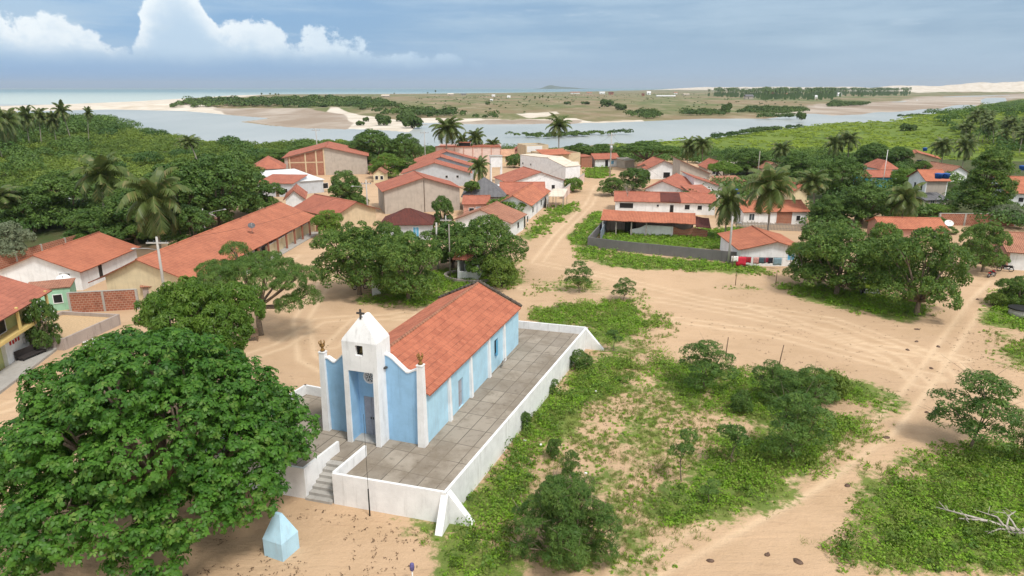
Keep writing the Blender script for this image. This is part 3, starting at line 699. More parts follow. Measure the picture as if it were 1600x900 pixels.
    for i in range(8):
        a0 = 2*PI*i/8; m.tube([(rc+.08*math.cos(a0), yy+.05, rz+.08*math.sin(a0)), (rc+(rr-.05)*math.cos(a0), yy+.05, rz+(rr-.05)*math.sin(a0))], .028, 6)
        cxp, czp = rc+.27*math.cos(a0+PI/8), rz+.27*math.sin(a0+PI/8)
        m.tube([(cxp+.065*math.cos(b), yy+.05, czp+.065*math.sin(b)) for b in [2*PI*j/8 for j in range(9)]], .018, 5, False)
    m.tube([(rc+.09*math.cos(b), yy+.05, rz+.09*math.sin(b)) for b in [2*PI*j/12 for j in range(13)]], .03, 6, False)
    m.build('rose_window', P['chwhite'], CH)
    for s_ in (0, 1):
        m = MB(); xa = dxc-dw+.01+s_*dw; xb = xa+dw-.02; m.box(xa, yb+.02, 0, xb, yb+.07, dh-.02); d = m.build('front_door', GDOOR, CH)
        m = MB(); [m.box(xa+.05, yb+.005, z0, xb-.05, yb+.018, z1) for z0, z1 in ((.15, 1.3), (1.45, 2.65))]; m.build('door_panel', solid('door_panel_grey', (0.32, 0.33, 0.38), 0.7, 0.1), d)
        m = MB(); m.box(xb-.10 if s_ == 0 else xa+.05, yb-.03, 1.25, xb-.05 if s_ == 0 else xa+.10, yb+.004, 1.40); m.build('handle', BLACK, d)
    m = MB(); m.box(xi0+.02, -pj+.1, 0.0, xi1-.02, yb, .10); m.build('door_step', CONC, CH)
church()
# ---- terrace: floor, parapets, stairs, corner buttresses (one built thing)
TR = empty('church_terrace', (0, 0, 0), 0, 'raised grey concrete terrace around the blue church, with low white parapet walls', 'terrace')
def terrace():
    NR, FR, SR = Vector((-3.75, 33.05)), Vector((7.0, 60.3)), Vector((-10.55, 35.0))
    ax = (SR-NR).normalized(); ay = (FR-NR).normalized()
    SL = SR+ax*1.75; ST = 2.5
    FLc = NR+ax*16.4; L2 = FLc+ay*10.6; L3 = L2-ax*2.6; B1 = FR+ax*13.9
    d3 = (L3-B1).dot(ax); L3 = B1-ay*((B1-L2).dot(ay)); e = .05
    inset = [NR+ax*e+ay*e, FR+ax*e-ay*e, B1-ax*e-ay*e, L3-ax*e-ay*e, L2-ax*e-ay*e, FLc-ax*e+ay*e, SL+ax*e+ay*e, SL+ay*ST+ax*e, SR+ay*ST-ax*e, SR-ax*e+ay*e]
    sf = NT('terrace_slabs'); br = sf.N('ShaderNodeTexBrick'); sf.L(sf.uv(), br.inputs[0]); br.inputs['Scale'].default_value = 1; br.offset = 0.0
    br.inputs['Brick Width'].default_value = 2.1; br.inputs['Row Height'].default_value = 1.15; br.inputs['Mortar Size'].default_value = .028; br.inputs['Mortar Smooth'].default_value = .4
    br.inputs['Color1'].default_value = (.36, .315, .26, 1); br.inputs['Color2'].default_value = (.27, .235, .195, 1); br.inputs['Mortar'].default_value = (.06, .05, .04, 1)
    o = sf.objc(); col = sf.mix(sf.sm(sf.noise(.35, 6, .65, o), .40, .68), br.outputs[0], (.21, .175, .135)); col = sf.mix(sf.M('MULTIPLY', sf.sm(sf.noise(1.8, 6, .7, o, dist=.5), .52, .74), .65), col, (.13, .105, .08))
    col = sf.mix(sf.M('MULTIPLY', sf.sm(sf.noise(5, 5, .7, o), .55, .8), .5), col, (.42, .38, .32)); sf.color(col); sf.rough(.92); sf.bump(sf.M('ADD', br.outputs['Fac'], sf.M('MULTIPLY', sf.noise(8, 4, .6, o), -.6)), -.5, .03)
    m = MB()
    def uvp(p): d = Vector(p[:2])-NR; b = Vector((-ay.y, ay.x)); return (d.dot(ay), d.dot(b))
    top = [(p.x, p.y, FLOOR) for p in inset]
    m.poly(top, [uvp(p) for p in top]); bot = [(p.x, p.y, -.2) for p in inset]; m.poly(bot[::-1])
    for i in range(len(top)): j = (i+1) % len(top); m.poly([bot[i], bot[j], top[j], top[i]])
    m.build('floor', sf.m, TR)
    def par(a, b, z0a, z1a, z1b=None, th=.17, name='parapet', z0b=None, capit=True):
        a = Vector(a); b = Vector(b); n = Vector((-(b-a).y, (b-a).x)).normalized()*th; z1b = z1a if z1b is None else z1b; z0b = z0a if z0b is None else z0b
        m = MB(); q = [a, b, b+n, a+n]; zz0 = [z0a, z0b, z0b, z0a]; zz1 = [z1a, z1b, z1b, z1a]
        m.hexa([(p.x, p.y, z) for p, z in zip(q, zz0)], [(p.x, p.y, z) for p, z in zip(q, zz1)]); return m.build(name, WALL['chwhite'], TR, bevel=0.02)
    H = 2.02; e = .004
    oo = ax*-.09
    par(SR-ax*.1, NR-ax*.09-ay*.0, -.25, H)                       # front right (outer face towards camera)
    # normal pushes to +left of direction: direction SR->NR, left is +y side? handled by order below
    par(NR+ay*.172-ax*.09, FR-ax*.09, -.25, H)
    par(FR-ax*.09+ay*.003, B1+ay*.003, -.25, H); par(B1+ax*.003, L3+ax*.003, -.25, H); par(L3+ay*.004, L2+ay*.004, -.25, H)
    par(L2+ax*.01, FLc+ax*.01, -.25, H); par(FLc+ax*.012, SL, -.25, H)
    # stair side walls, sloping
    par(SL+ay*.172, SL+ay*(ST+1.0), -.25, H, H, name='stair_wall')
    par(SR+ay*(ST+1.0), SR+ay*.172, -.25, H, H, name='stair_wall')
    m = MB(); ns = 7
    for i in range(ns):
        y0 = ST-(ns-i)*.36 + .0; zt = FLOOR*(i+0.0)/ns + .16; y1 = ST
        p = [SR+ax*.01+ay*(y0-.1), SL-ax*.01+ay*(y0-.1), SL-ax*.01+ay*y1, SR+ax*.01+ay*y1]
        if i == 0: z0 = -.2
        m.hexa([(q.x, q.y, z0) for q in p][::-1][::1], [(q.x, q.y, zt) for q in p][::-1]); z0 = zt+.0005
    m.build('stairs', CONC, TR, bevel=.015)
    # sloping buttresses at the two right-hand corners and in the middle
    def butt(c, d, L=2.0, w=.45, h=1.75):
        c = Vector(c); d = Vector(d).normalized(); n = Vector((-d.y, d.x))*w/2; m = MB()
        p = [c+n, c-n]; f = [c+n+d*L, c-n+d*L]
        m.prism([(p[0].x, p[0].y, -.3), (f[0].x, f[0].y, -.3), (f[0].x, f[0].y, .02), (p[0].x, p[0].y, h)], (-2*n.x, -2*n.y, 0)); m.build('buttress', WALL['chwhite'], TR, bevel=.02)
    butt(NR-ay*.0-ax*.0+ay*.05, -ay-ax*.12, 1.15, .42, 1.9); butt(NR-ax*.08+ay*.35, -ax+ay*.05, 1.45, .5, 1.95)
    butt(FR-ax*.08-ay*.3, -ax, 1.7, .4, 1.9)
terrace()
# ------------------------------------------------------------ houses
def V2(p, z=0):
    return Vector(p) if isinstance(p, Vector) else (Vector((p[0], p[1], 0)) if len(p) == 3 and p[2] == 'w' else G(p[0], p[1], z))
def slope(m, e0, e1, r1, r0, th=.11, seed=0, sag=.03):
    """roof slope from eave e0-e1 up to ridge r0-r1, a slightly uneven slab"""
    e0, e1, r1, r0 = map(Vector, (e0, e1, r1, r0)); L = max((e1-e0).length, (r1-r0).length); S = max((r0-e0).length, (r1-e1).length)
    nx = max(2, min(26, int(L/.8))); ny = max(2, min(8, int(S/.9))); rg = random.Random(seed+int(L*100))
    nrm = (e1-e0).cross(r0-e0); nrm = nrm.normalized() if nrm.length > 1e-6 else (e1-e0).cross(r1-e0).normalized()
    if nrm.z < 0: nrm = -nrm
    off = [[(rg.random()-.5)*sag*(1.6 if j == 0 else 1) for i in range(nx+1)] for j in range(ny+1)]
    def P(i, j):
        u, v = i/nx, j/ny; a = e0.lerp(e1, u); b = r0.lerp(r1, u); p = a.lerp(b, v)
        return p+Vector((0, 0, off[j][i]-sag*1.2*math.sin(PI*v)-sag*math.sin(PI*u)*v))
    ud = (e1-e0).normalized() if (e1-e0).length > 1e-5 else (r1-r0).normalized(); vd = nrm.cross(ud)
    if vd.z < 0: vd = -vd
    T = {}
    base = len(m.v)
    for j in range(ny+1):
        for i in range(nx+1): m.v.append(tuple(P(i, j)+nrm*th))
    for j in range(ny+1):
        for i in range(nx+1): m.v.append(tuple(P(i, j)))
    n1 = nx+1; nb = base+(ny+1)*n1
    def f(ids):
        q = [Vector(m.v[t]) for t in ids]; m.f.append(tuple(ids)); m.uv.append([((p-e0).dot(ud), (p-e0).dot(vd)) for p in q]); m.sm.append(False)
    flip = (e1-e0).cross(r0-e0 if (r0-e0).length > 1e-6 else r1-e0).z < 0
    def F(ids, inv=False): f(ids[::-1] if flip != inv else ids)
    for j in range(ny):
        for i in range(nx):
            a = base+j*n1+i; F([a, a+1, a+1+n1, a+n1]); b = nb+j*n1+i; F([b, b+1, b+1+n1, b+n1], True)
    for i in range(nx): F([nb+i, nb+i+1, base+i+1, base+i]); a = ny*n1+i; F([base+a, base+a+1, nb+a+1, nb+a])
    for j in range(ny): a = j*n1; F([nb+a+n1, nb+a, base+a, base+a+n1]); a = j*n1+nx; F([nb+a, nb+a+n1, base+a+n1, base+a])
def opening(par, side, w, d, u, z0, ow, oh, kind, trim, wdepth=0.0):
    """a window or door with its frame on side f, r, l of a house w wide and d deep"""
    def bx(m, u0, z0, u1, z1, p0, p1):
        if side == 'f': m.box(u0, -p1, z0, u1, -p0, z1)
        elif side == 'r': m.box(w+p0, u0, z0, w+p1, u1, z1)
        elif side == 'l': m.box(-p1, u0, z0, -p0, u1, z1)
    m = MB(); bx(m, u, z0, u+ow, z0+oh, .004, .018)
    nm, mat = {'win': ('window', GLASS), 'door': ('door', GDOOR), 'dark': ('window', DARK), 'ddoor': ('door', DARK), 'blue': ('window', WALL['azure']), 'wood': ('door', WOOD), 'gate': ('gate', solid_cached('gate_brown', (.14, .08, .05)))}[kind]
    p = m.build(nm, mat, par); f = .07
    m = MB(); bx(m, u-f, z0+oh, u+ow+f, z0+oh+f, .004, .05); bx(m, u-f, z0-(.0 if 'oor' in kind else f), u, z0+oh-.001, .004, .05); bx(m, u+ow, z0-(.0 if 'oor' in kind else f), u+ow+f, z0+oh-.001, .004, .05)
    if 'oor' not in kind and kind != 'wood': bx(m, u+.001, z0-f, u+ow-.001, z0, .004, .075)
    if kind in ('win', 'blue') and ow > .7: bx(m, u+ow/2-.025, z0+.001, u+ow/2+.025, z0+oh-.001, .02, .04)
    m.build('frame', trim, p)
_sc = {}
def solid_cached(n, c):
    if n not in _sc: _sc[n] = solid(n, c, .6, .15)
    return _sc[n]
NHOUSE = [0]
def house(label, A, B, z, depth, roof, wall='white', tile='mid', over=.35, C=None, ops=(), trim=None, cat='house', name='house', side_wall=None, extra=None, oback=None, group=None, z0=0, oeave=None):
    """A, B: left and right ends of the front, read at height z. roof: ('Y', [(frac, z)..]) profile across the front, ('X', [(frac, z)..]) profile
    front to back, ('H', eave, apex) hipped, ('F', top) flat with parapet"""
    A = V2(A, z); B = V2(B, z); A.z = B.z = 0
    if C is not None:
        Cc = V2(C, z); Cc.z = 0; yd = (Cc-B); depth = yd.length; yd.normalize(); xd = Vector((yd.y, -yd.x, 0)); w = abs((B-A).dot(xd)); A = B-xd*w
    else: w = (B-A).length; xd = (B-A).normalized()
    rz = math.atan2(xd.y, xd.x); e = empty(name, (A.x, A.y, z0), rz, label, cat, group); d = depth; NHOUSE[0] += 1; sd = NHOUSE[0]
    wm = WALL[wall]; trim = trim or WALL['white']; m = MB(); th = .2
    kind = roof[0]; ob = over if oback is None else oback; oe = over if oeave is None else oeave
    def zi(prof, f):
        for (a, za), (b, zb) in zip(prof[:-1], prof[1:]):
            if f <= b+1e-9: return za+(zb-za)*(f-a)/(b-a)
        return prof[-1][1]
    if kind == 'Y':
        pr = roof[1]; pts = [(0, 0, 0), (w, 0, 0)] + [(f*w, 0, q) for f, q in pr[::-1]]
        m.prism(pts, (0, th, 0))
        if side_wall: m.build('wall', wm, e); m = MB()
        m.prism([(x, d-th, q) for x, _, q in pts], (0, th, 0)); m.box(0, th+.001, 0, th, d-th-.001, pr[0][1]-.002); m.box(w-th, th+.001, 0, w, d-th-.001, pr[-1][1]-.002); m.build('side_wall' if side_wall else 'wall', WALL[side_wall or wall], e)
        rm = MB()
        for i, ((a, za), (b, zb)) in enumerate(zip(pr[:-1], pr[1:])):
            xa, xb = a*w, b*w; s_ = (zb-za)/(xb-xa)
            if i == 0: za -= s_*oe; xa -= oe
            if i == len(pr)-2: zb += s_*oe; xb += oe
            if za <= zb: slope(rm, (xa, -over, za), (xa, d+ob, za), (xb, d+ob, zb), (xb, -over, zb), seed=sd)
            else: slope(rm, (xb, -over, zb), (xb, d+ob, zb), (xa, d+ob, za), (xa, -over, za), seed=sd)
        rm.build('roof', TILE[tile], e)
        top = max(pr, key=lambda q: q[1])
        if 0.01 < top[0] < .99: m = MB(); m.tube([(top[0]*w, -over-.02, top[1]+.12), (top[0]*w, d/2, top[1]+.10), (top[0]*w, d+ob, top[1]+.12)], .11, 7); m.build('ridge_tiles', TILE[tile], e)
    elif kind == 'X':
        pr = roof[1]; pts = [(0, 0, 0)] + [(0, f*d, q) for f, q in pr] + [(0, d, 0)]
        m.box(th+.001, 0, 0, w-th-.001, th, pr[0][1]-.002)
        if side_wall: m.build('wall', wm, e); m = MB()
        m.prism(pts, (th, 0, 0)); m.prism([(w-th, y, q) for _, y, q in pts], (th, 0, 0)); m.box(th+.001, d-th, 0, w-th-.001, d, pr[-1][1]-.002); m.build('side_wall' if side_wall else 'wall', WALL[side_wall or wall], e)
        rm = MB()
        for i, ((a, za), (b, zb)) in enumerate(zip(pr[:-1], pr[1:])):
            ya, yb = a*d, b*d; s_ = (zb-za)/(yb-ya)
            if i == 0: za -= s_*oe; ya -= oe
            if i == len(pr)-2: zb += s_*oe; yb += oe
            if za <= zb: slope(rm, (-over, ya, za), (w+over, ya, za), (w+over, yb, zb), (-over, yb, zb), seed=sd)
            else: slope(rm, (-over, yb, zb), (w+over, yb, zb), (w+over, ya, za), (-over, ya, za), seed=sd)
        rm.build('roof', TILE[tile], e)
        top = max(pr, key=lambda q: q[1])
        if 0.01 < top[0] < .99: m = MB(); m.tube([(-over, top[0]*d, top[1]+.12), (w/2, top[0]*d, top[1]+.10), (w+over, top[0]*d, top[1]+.12)], .11, 7); m.build('ridge_tiles', TILE[tile], e)
    elif kind == 'H':
        ez, az = roof[1], roof[2]; m.box(0, 0, 0, w, th, ez); m.box(0, d-th, 0, w, d, ez); m.box(0, th+.001, 0, th, d-th-.001, ez-.002); m.box(w-th, th+.001, 0, w, d-th-.001, ez-.002); m.build('wall', wm, e)
        rm = MB(); o = over; k_ = min(w, d)/2; hx = w/2 if w <= d else k_; 
        if w >= d: r0, r1 = (k_, d/2, az), (w-k_, d/2, az)
        else: r0, r1 = (w/2, k_, az), (w/2, d-k_, az)
        zz = ez-.15; c = [(-o, -o, zz), (w+o, -o, zz), (w+o, d+o, zz), (-o, d+o, zz)]
        if w >= d: slope(rm, c[0], c[1], r1, r0, seed=sd); slope(rm, c[3], c[2], r1, r0, seed=sd); slope(rm, c[0], c[3], r0, r0, seed=sd); slope(rm, c[1], c[2], r1, r1, seed=sd)
        else: slope(rm, c[0], c[1], r0, r0, seed=sd); slope(rm, c[3], c[2], r1, r1, seed=sd); slope(rm, c[0], c[3], r1, r0, seed=sd); slope(rm, c[1], c[2], r1, r0, seed=sd)
        rm.build('roof', TILE[tile], e)
    elif kind == 'F':
        tz = roof[1]; m.box(0, 0, 0, w, th, tz); m.box(0, d-th, 0, w, d, tz); m.box(0, th+.001, 0, th, d-th-.001, tz-.002); m.box(w-th, th+.001, 0, w, d-th-.001, tz-.002); m.build('wall', wm, e)
        m = MB(); m.box(th+.002, th+.002, tz-.6, w-th-.002, d-th-.002, tz-.45); m.build('roof', TILE[tile] if tile else CONC, e)
    if ops == () and kind in ('X', 'Y') and w > 4.5 and cat == 'house' and hasattr(math, 'pi'):
        ro = random.Random(sd*7); ops = [('f', w*.5-.4+ro.uniform(-.6, .6), .05, .85, 2.0, ro.choice(['door', 'wood', 'ddoor'])), ('f', w*(.18+.06*ro.random()), .95, .9, .9, ro.choice(['win', 'dark', 'blue']))]
        if w > 7: ops.append(('f', w*.76, .95, .8, .9, 'dark'))
        if depth > 5: ops.append(('r', depth*.35, .95, .9, .9, 'dark')); ops.append(('r', depth*.7, .95, .9, .9, 'win'))
    for op in ops: opening(e, op[0], w, d, *op[1:6], trim)
    if extra: extra(e, w, d)
    return e
def eP(*z): return [(i/(len(z)-1), q) for i, q in enumerate(z)]
g3 = lambda a, b, c, f=.5: [(0, a), (f, b), (1, c)]
def seg_wall(label, pts, h, th, mat, name='garden_wall', cat='wall', z0=-.1, posts=0, pmat=None, coping=None, gaps=None):
    """a free-standing wall along ground points, one connected strip"""
    P = [V2(p) for p in pts]; c = P[0].copy(); e = empty(name, c, 0, label, cat); m = MB(); k_ = MB(); Q = [p-c for p in P]
    for i, (a, b) in enumerate(zip(Q[:-1], Q[1:])):
        d = (b-a).normalized(); n = Vector((-d.y, d.x, 0))*th/2; a2 = a-d*th/2 if i else a
        m.hexa([tuple(q+Vector((0, 0, z0-.001*i))) for q in (a2-n, b-n, b+n, a2+n)], [tuple(q+Vector((0, 0, h-.002*i))) for q in (a2-n, b-n, b+n, a2+n)])
        if coping: n2 = n*1.35; k_.hexa([tuple(q+Vector((0, 0, h+.001))) for q in (a2-n2, b-n2, b+n2, a2+n2)], [tuple(q+Vector((0, 0, h+.09))) for q in (a2-n2, b-n2, b+n2, a2+n2)])
        if posts:
            L = (b-a).length; k2 = max(1, round(L/posts))
            for j in range(k2+1):
                p = a.lerp(b, j/k2); pm = MB(); n3 = n*1.5; dd = d*th*.75
                pm.hexa([tuple(p+x+Vector((0, 0, -.1))) for x in (-n3-dd, -n3+dd, n3+dd, n3-dd)], [tuple(p+x+Vector((0, 0, h+.06))) for x in (-n3-dd, -n3+dd, n3+dd, n3-dd)]); pm.build('pillar', pmat or mat, e)
    m.build('wall_panel', mat, e)
    if coping: k_.build('coping', coping, e)
    return e
GB = WALL['brick']
# --- left side of the village
def balcony(e, w, d):
    m = MB(); m.box(.0, -1.35, 2.72, w+.9, 0.001, 2.92); m.build('balcony_slab', WALL['yellow'], e)
    for x in (1.2, 4.6, 8.2, w+.6):
        m = MB(); m.box(x-.1, -1.28, 2.925, x+.1, -1.08, 5.05); m.build('balcony_post', WALL['yellow'], e)
    m = MB(); m.box(.05, -1.33, 2.925, w+.85, -1.27, 3.0); m.build('balcony_kerb', WALL['yellow'], e)
    m = MB(); m.box(6.9, -.36, .01, 10.6, -.005, 2.4); m.build('shop_pier', WALL['white'], e)
    m = MB(); m.box(0, -2.6, -.05, w+3.0, -.37, .22); m.build('pavement', CONC, e)
    m = MB()
    for i, (x, hh) in enumerate(((7.6, .34), (8.05, .30), (8.5, .32), (8.95, .30))): m.box(x, -.385, 1.75-(i % 2)*.06, x+.26, -.362, 1.75+hh)
    m.build('painted_red_letters', RED, e)
    m = MB(); m.box(9.6, -.58, 1.2, 10.3, -.37, 1.75); m.build('wall_unit', STEEL, e)
house('two-storey yellow-green corner shop with clay tile roof, balcony posts and open ground floor', (-43.3, 48.6, 'w'), (-45.3, 61.2, 'w'), 0, 8, ('X', g3(5.3, 6.9, 5.3)), 'lime', 'mid', 1.4, ops=[('f', 1.0, .25, 4.8, 2.2, 'ddoor'), ('f', 2.0, 2.95, 2.4, 2.0, 'dark'), ('f', 6.6, 2.95, 1.6, 1.9, 'dark')], extra=balcony, cat='shop')
house('low mint green house with flat thin roof between the shop and the brick wall', (36, 456), (108, 449), 2.5, 3.6, ('X', eP(2.5, 2.55)), 'mint', 'old', .12, ops=[('f', 2.6, .9, .8, .9, 'dark')])
house('white gabled house with wide orange tile roof at the left edge, dark square window', (1, 421), (124, 423), 2.45, 12.7, ('Y', g3(2.45, 4.35, 2.45)), 'white', 'new', .45, ops=[('f', 7.4, .35, 1.25, 1.75, 'dark'), ('r', 3.6, .6, .8, 1.7, 'ddoor')], C=(212, 386))
def veranda(e, w, d):
    for i in range(9):
        m = MB(); y = 14+i*3.2; m.box(w+1.45, y-.12, -.1, w+1.69, y+.12, 2.35); m.build('veranda_post', solid_cached('post_red_brown', (.30, .13, .09)), e)
    m = MB(); m.box(w+.001, 12, -.1, w+2.3, d, .12); m.build('veranda_floor', CONC, e)
    for i in range(6): opening(e, 'r', w, d, 15+i*4.2, .9, 1.2, 1.1, 'dark', WALL['white']); opening(e, 'r', w, d, 17.2+i*4.2, .1, .9, 2.1, 'door', WALL['white'])
house('very long low cream building with one continuous orange tile roof and side veranda', (165, 429), (278, 432), 3.0, 40, ('Y', [(0, 2.9), (.5, 4.9), (1, 3.2)]), 'cream', 'new', .5, C=(478, 335.5), extra=veranda, oeave=1.8, ops=[('f', 6.0, .6, .5, .5, 'dark')], side_wall='grey')
seg_wall('cream boundary wall with a yellow panel along the sandy street by the long veranda', [(418, 404), (470, 371), (521, 346)], 1.75, .16, WALL['cream'], posts=3.0, coping=WALL['white'])
seg_wall('unplastered red brick yard wall with pale concrete posts beside the mint house', [(112, 489), (217, 483)], 2.25, .15, GB, posts=3.6, pmat=CONC, coping=CONC)
seg_wall('long red brick wall with posts running behind the white orange-roofed house', [(-70.0, 78, 'w'), (-66.0, 104, 'w')], 2.0, .15, GB, posts=4.5, pmat=CONC)
def planter():
    P = [Vector(p+(0,)) for p in [(-41.7, 59.5), (-40.5, 66.6), (-46.9, 67.6), (-47.9, 60.4)]]
    e = seg_wall('low stained wall round a raised sandy bed beside the corner shop', [Vector(p) for p in P+[P[0]]], 1.15, .18, WALL['stained'], name='planter_wall')
    m = MB(); c = e.location; q = [(p.x-c.x, p.y-c.y) for p in P]; cc = (sum(a for a, b in q)/4, sum(b for a, b in q)/4); q = [(a+(cc[0]-a)*.03, b+(cc[1]-b)*.03) for a, b in q]
    m.hexa([(a, b, -.1) for a, b in q], [(a, b, .8) for a, b in q]); m.build('sand_fill', solid_cached('bed_sand', (.50, .35, .20)), e)
planter()
house('tiny lean-to with old tiles in front of the long cream building, by the pole', (222, 449), (262, 445), 1.7, 3, ('X', eP(1.7, 2.3)), 'stained', 'old', .2)
house('orange hipped house just beyond the far end of the long cream building', (463, 324), (522, 337), 2.7, 8.5, ('X', g3(2.7, 4.5, 2.9)), 'beige', 'mid', .6, ops=[('f', 1, 0, 2, 2.1, 'ddoor'), ('f', 4.5, 0, 1.5, 2.0, 'ddoor')])
house('narrow orange-roofed house joined behind, left of the round dark street tree', (446, 310), (474, 309), 3.2, 9, ('Y', g3(3.2, 4.6, 3.2)), 'white', 'mid', .4)
house('low house under a broad bright white sheet roof', (440, 286), (505, 281), 2.9, 21, ('X', eP(2.9, 3.4)), 'blue', 'white', .3, ops=[('f', 9.5, .9, 1.2, 1.2, 'dark'), ('f', 11.6, .2, 1.0, 2.1, 'ddoor')])
house('small house with red hipped roof left of the white sheet roof', (394, 263.5), (443, 262), 3.3, 11, ('H', 3.2, 5.8), 'blue', 'mid', .5)
house('flat red-tiled annex in front of the white sheet roof', (402, 286), (456, 287), 3.0, 8, ('X', eP(3.0, 3.9)), 'blue', 'mid', .3)
def halfbrick(e, w, d):
    m = MB(); m.hexa([(.9, -.06, 0), (w*.47, -.06, 0), (w*.47, -.002, 0), (.9, -.002, 0)], [(.9, -.06, 4.95), (w*.47, -.06, 7.2), (w*.47, -.002, 7.2), (.9, -.002, 4.95)]); m.build('brick_infill', GB, e)
    for f in (.06, .25, .38, .475): z_ = 5+2.6*min(f, 1-f)*2-.15; m = MB(); m.box(w*f-.18, -.12, 0, w*f+.18, -.062, z_); m.build('concrete_column', WALL['beige'], e)
    m = MB(); m.box(1.0, -.10, 3.5, w*.46, -.062, 3.75); m.build('concrete_beam', WALL['beige'], e)
house('tall unfinished gabled building, left half bare brick and right half grey render', (444, 246.5), (573, 244), 5.0, 20, ('Y', g3(5.0, 7.7, 5.1)), 'rawgrey', 'mid', .6, extra=halfbrick, ops=[('r', 1.5, 3.2, 1.6, 1.5, 'dark'), ('r', 6, 3.2, 1.6, 1.5, 'dark'), ('r', 4, .3, 2, 2.3, 'dark')], cat='building')
house('small red-roofed annex on the right side of the tall unfinished building', (577, 254), (598, 254), 3.4, 14, ('Y', g3(3.0, 4.4, 3.0)), 'salmon', 'mid', .4, ops=[('f', .7, .3, .9, 1.9, 'dark')])
house('little white house with dark window openings behind the street trees', (583, 270), (600, 270), 2.5, 5, ('Y', g3(2.4, 3.4, 2.4)), 'cream', 'old', .3, ops=[('f', .5, .8, .7, .9, 'dark'), ('f', 1.8, .8, .7, .9, 'dark')])
def seam(e, w, d):
    m = MB(); m.box(w*.5+.25, -.05, 0, w*.5+.40, -.002, 6.2); m.build('drain_pipe', solid_cached('rust_pipe', (.12, .09, .07)), e)
house('tall windowless grey block gable house in the middle of the village', (600, 297.5), (718, 292.5), 4.6, 10.5, ('Y', g3(4.5, 6.75, 4.5, .52)), 'rawgrey', 'mid', .5, extra=seam, ops=[])
for lab, A_, B_, hh, rr, dd, wl in (('blue-grey gabled house, front one of three staggered gables', (629, 271), (735, 270), 3.2, 5.7, 8.5, 'blue'), ('red-roofed house, middle one of three staggered gables', (641, 262), (742, 261), 3.3, 6.0, 8, 'blue'), ('red-roofed house, rearmost of three staggered gables before the pink building', (648, 254.5), (754, 252.5), 3.4, 6.3, 9, 'blue')):
    house(lab, A_, B_, hh, dd, ('Y', g3(hh, rr, hh, .47)), wl, 'mid', .5, ops=[('f', 10.5, 2.0, .6, .6, 'dark'), ('f', 13.2, 2.0, .6, .6, 'dark')] if 'front one' in lab else [], group='staggered gabled houses')
def pinkx(e, w, d):
    for i in range(8): m = MB(); x = w*i/7; m.box(x-.12, -.14, 0, x+.12, -.003, 5.1); m.build('pilaster', WALL['salmon'], e)
    m = MB(); m.box(-.2, -.25, 5.101, w+.2, .35, 5.4); m.build('parapet_band', TILE['mid'], e)
    m = MB(); m.box(w*.36, 2, 4.9, w*.52, 5, 6.3); b = m.build('roof_tank_house', DARK, e); m = MB(); m.box(w*.36-.2, 1.8, 6.301, w*.52+.2, 5.2, 6.5); m.build('tank_house_roof', TILE['mid'], b)
    m = MB(); m.box(w*.56, 1.0, 4.9, w-.5, 6, 5.5); m.build('roof', TILE['mid'], e)
house('long pale pink two-storey building with pilasters behind the staggered gables', (681, 229), (782, 229), 5.3, 14, ('F', 5.1), 'pink', 'mid', 0, extra=pinkx, cat='building', ops=[('f', 12, 1.2, .8, .9, 'dark'), ('f', 18.5, 1.2, .8, .9, 'dark')])
house('white flat-topped house with sloping right shoulder and two small round windows', (813, 247), (884, 256.5), 4.6, 5, ('Y', [(0, 5.5), (.62, 5.6), (1, 3.9)]), 'white', 'cream', .12, ops=[('f', 1.0, 3.0, .5, .5, 'dark'), ('f', 4.6, 3.0, .5, .5, 'dark')])
def porch_posts(n, dep, z_, mat=WOOD, fz=.0):
    def f(e, w, d):
        for i in range(n):
            m = MB(); x = w*i/(n-1); m.box(x-.07, -.07, -.1, x+.07, .07, z_); m.build('post', mat, e)
    return f
house('beige block house with a white painted panel on its wall, far end of the street', (822, 227), (857, 226), 6.2, 8, ('F', 6.2), 'beige', None, 0, extra=lambda e, w, d: (lambda m: (m.box(.3, -.03, 4.0, w*.72, -.004, 5.9), m.build('painted_panel', PWHITE, e)))(MB()))
house('beige terrace building with orange tile roof strip beside the street end', (849, 241), (907, 239), 4.8, 10, ('F', 4.9), 'beige', 'new', 0, extra=lambda e, w, d: (lambda m: (slope(m, (-.5, -1.2, 4.6), (w*.7, -1.2, 4.6), (w*.7, 5, 5.7), (-.5, 5, 5.7)), m.build('roof_slope', TILE['new'], e)))(MB()))
house('house porch with pale sheet roof right of the white flat-topped house', (880, 262), (903, 262), 3.2, 6, ('X', eP(3.0, 3.9)), 'rawgrey', 'cream', .7, ops=[('f', .8, .3, 2.2, 2.0, 'dark')])
house('plain red brick box house at the end of the street', (908, 262), (925, 261), 0, 5, ('X', eP(3.2, 3.5)), 'brick', 'mid', .15)
house('small yellow house with pale tiled front slope behind the white tank tower', (784, 255), (803, 255), 0, 8, ('X', g3(2.3, 4.0, 2.5)), 'cream', 'pale', .3, ops=[('f', 1.2, .4, .9, 1.8, 'wood')])
house('red-tiled roof peeping out between pink building and beige block', (797, 239), (819, 239), 2.8, 9, ('Y', g3(2.6, 4.2, 2.6)), 'salmon', 'mid', .4)
house('small white and blue house with red roof facing the green at the street end', (930, 261), (966, 260), 0, 6, ('X', g3(2.5, 3.7, 2.5)), 'white', 'mid', .5, ops=[('f', 3.2, .1, 1.0, 2.0, 'ddoor'), ('f', 5.0, .8, 1.0, 1.0, 'blue')])
house('grey hut with pale roof left of the wide dark umbrella tree', (976, 263), (991, 262), 0, 4, ('X', eP(2.3, 2.7)), 'grey', 'cream', .3)
house('low house with faded old red roof under the umbrella tree', (991, 262), (1022, 264), 2.4, 6, ('Y', g3(2.3, 3.5, 2.3)), 'grey', 'old', .4)
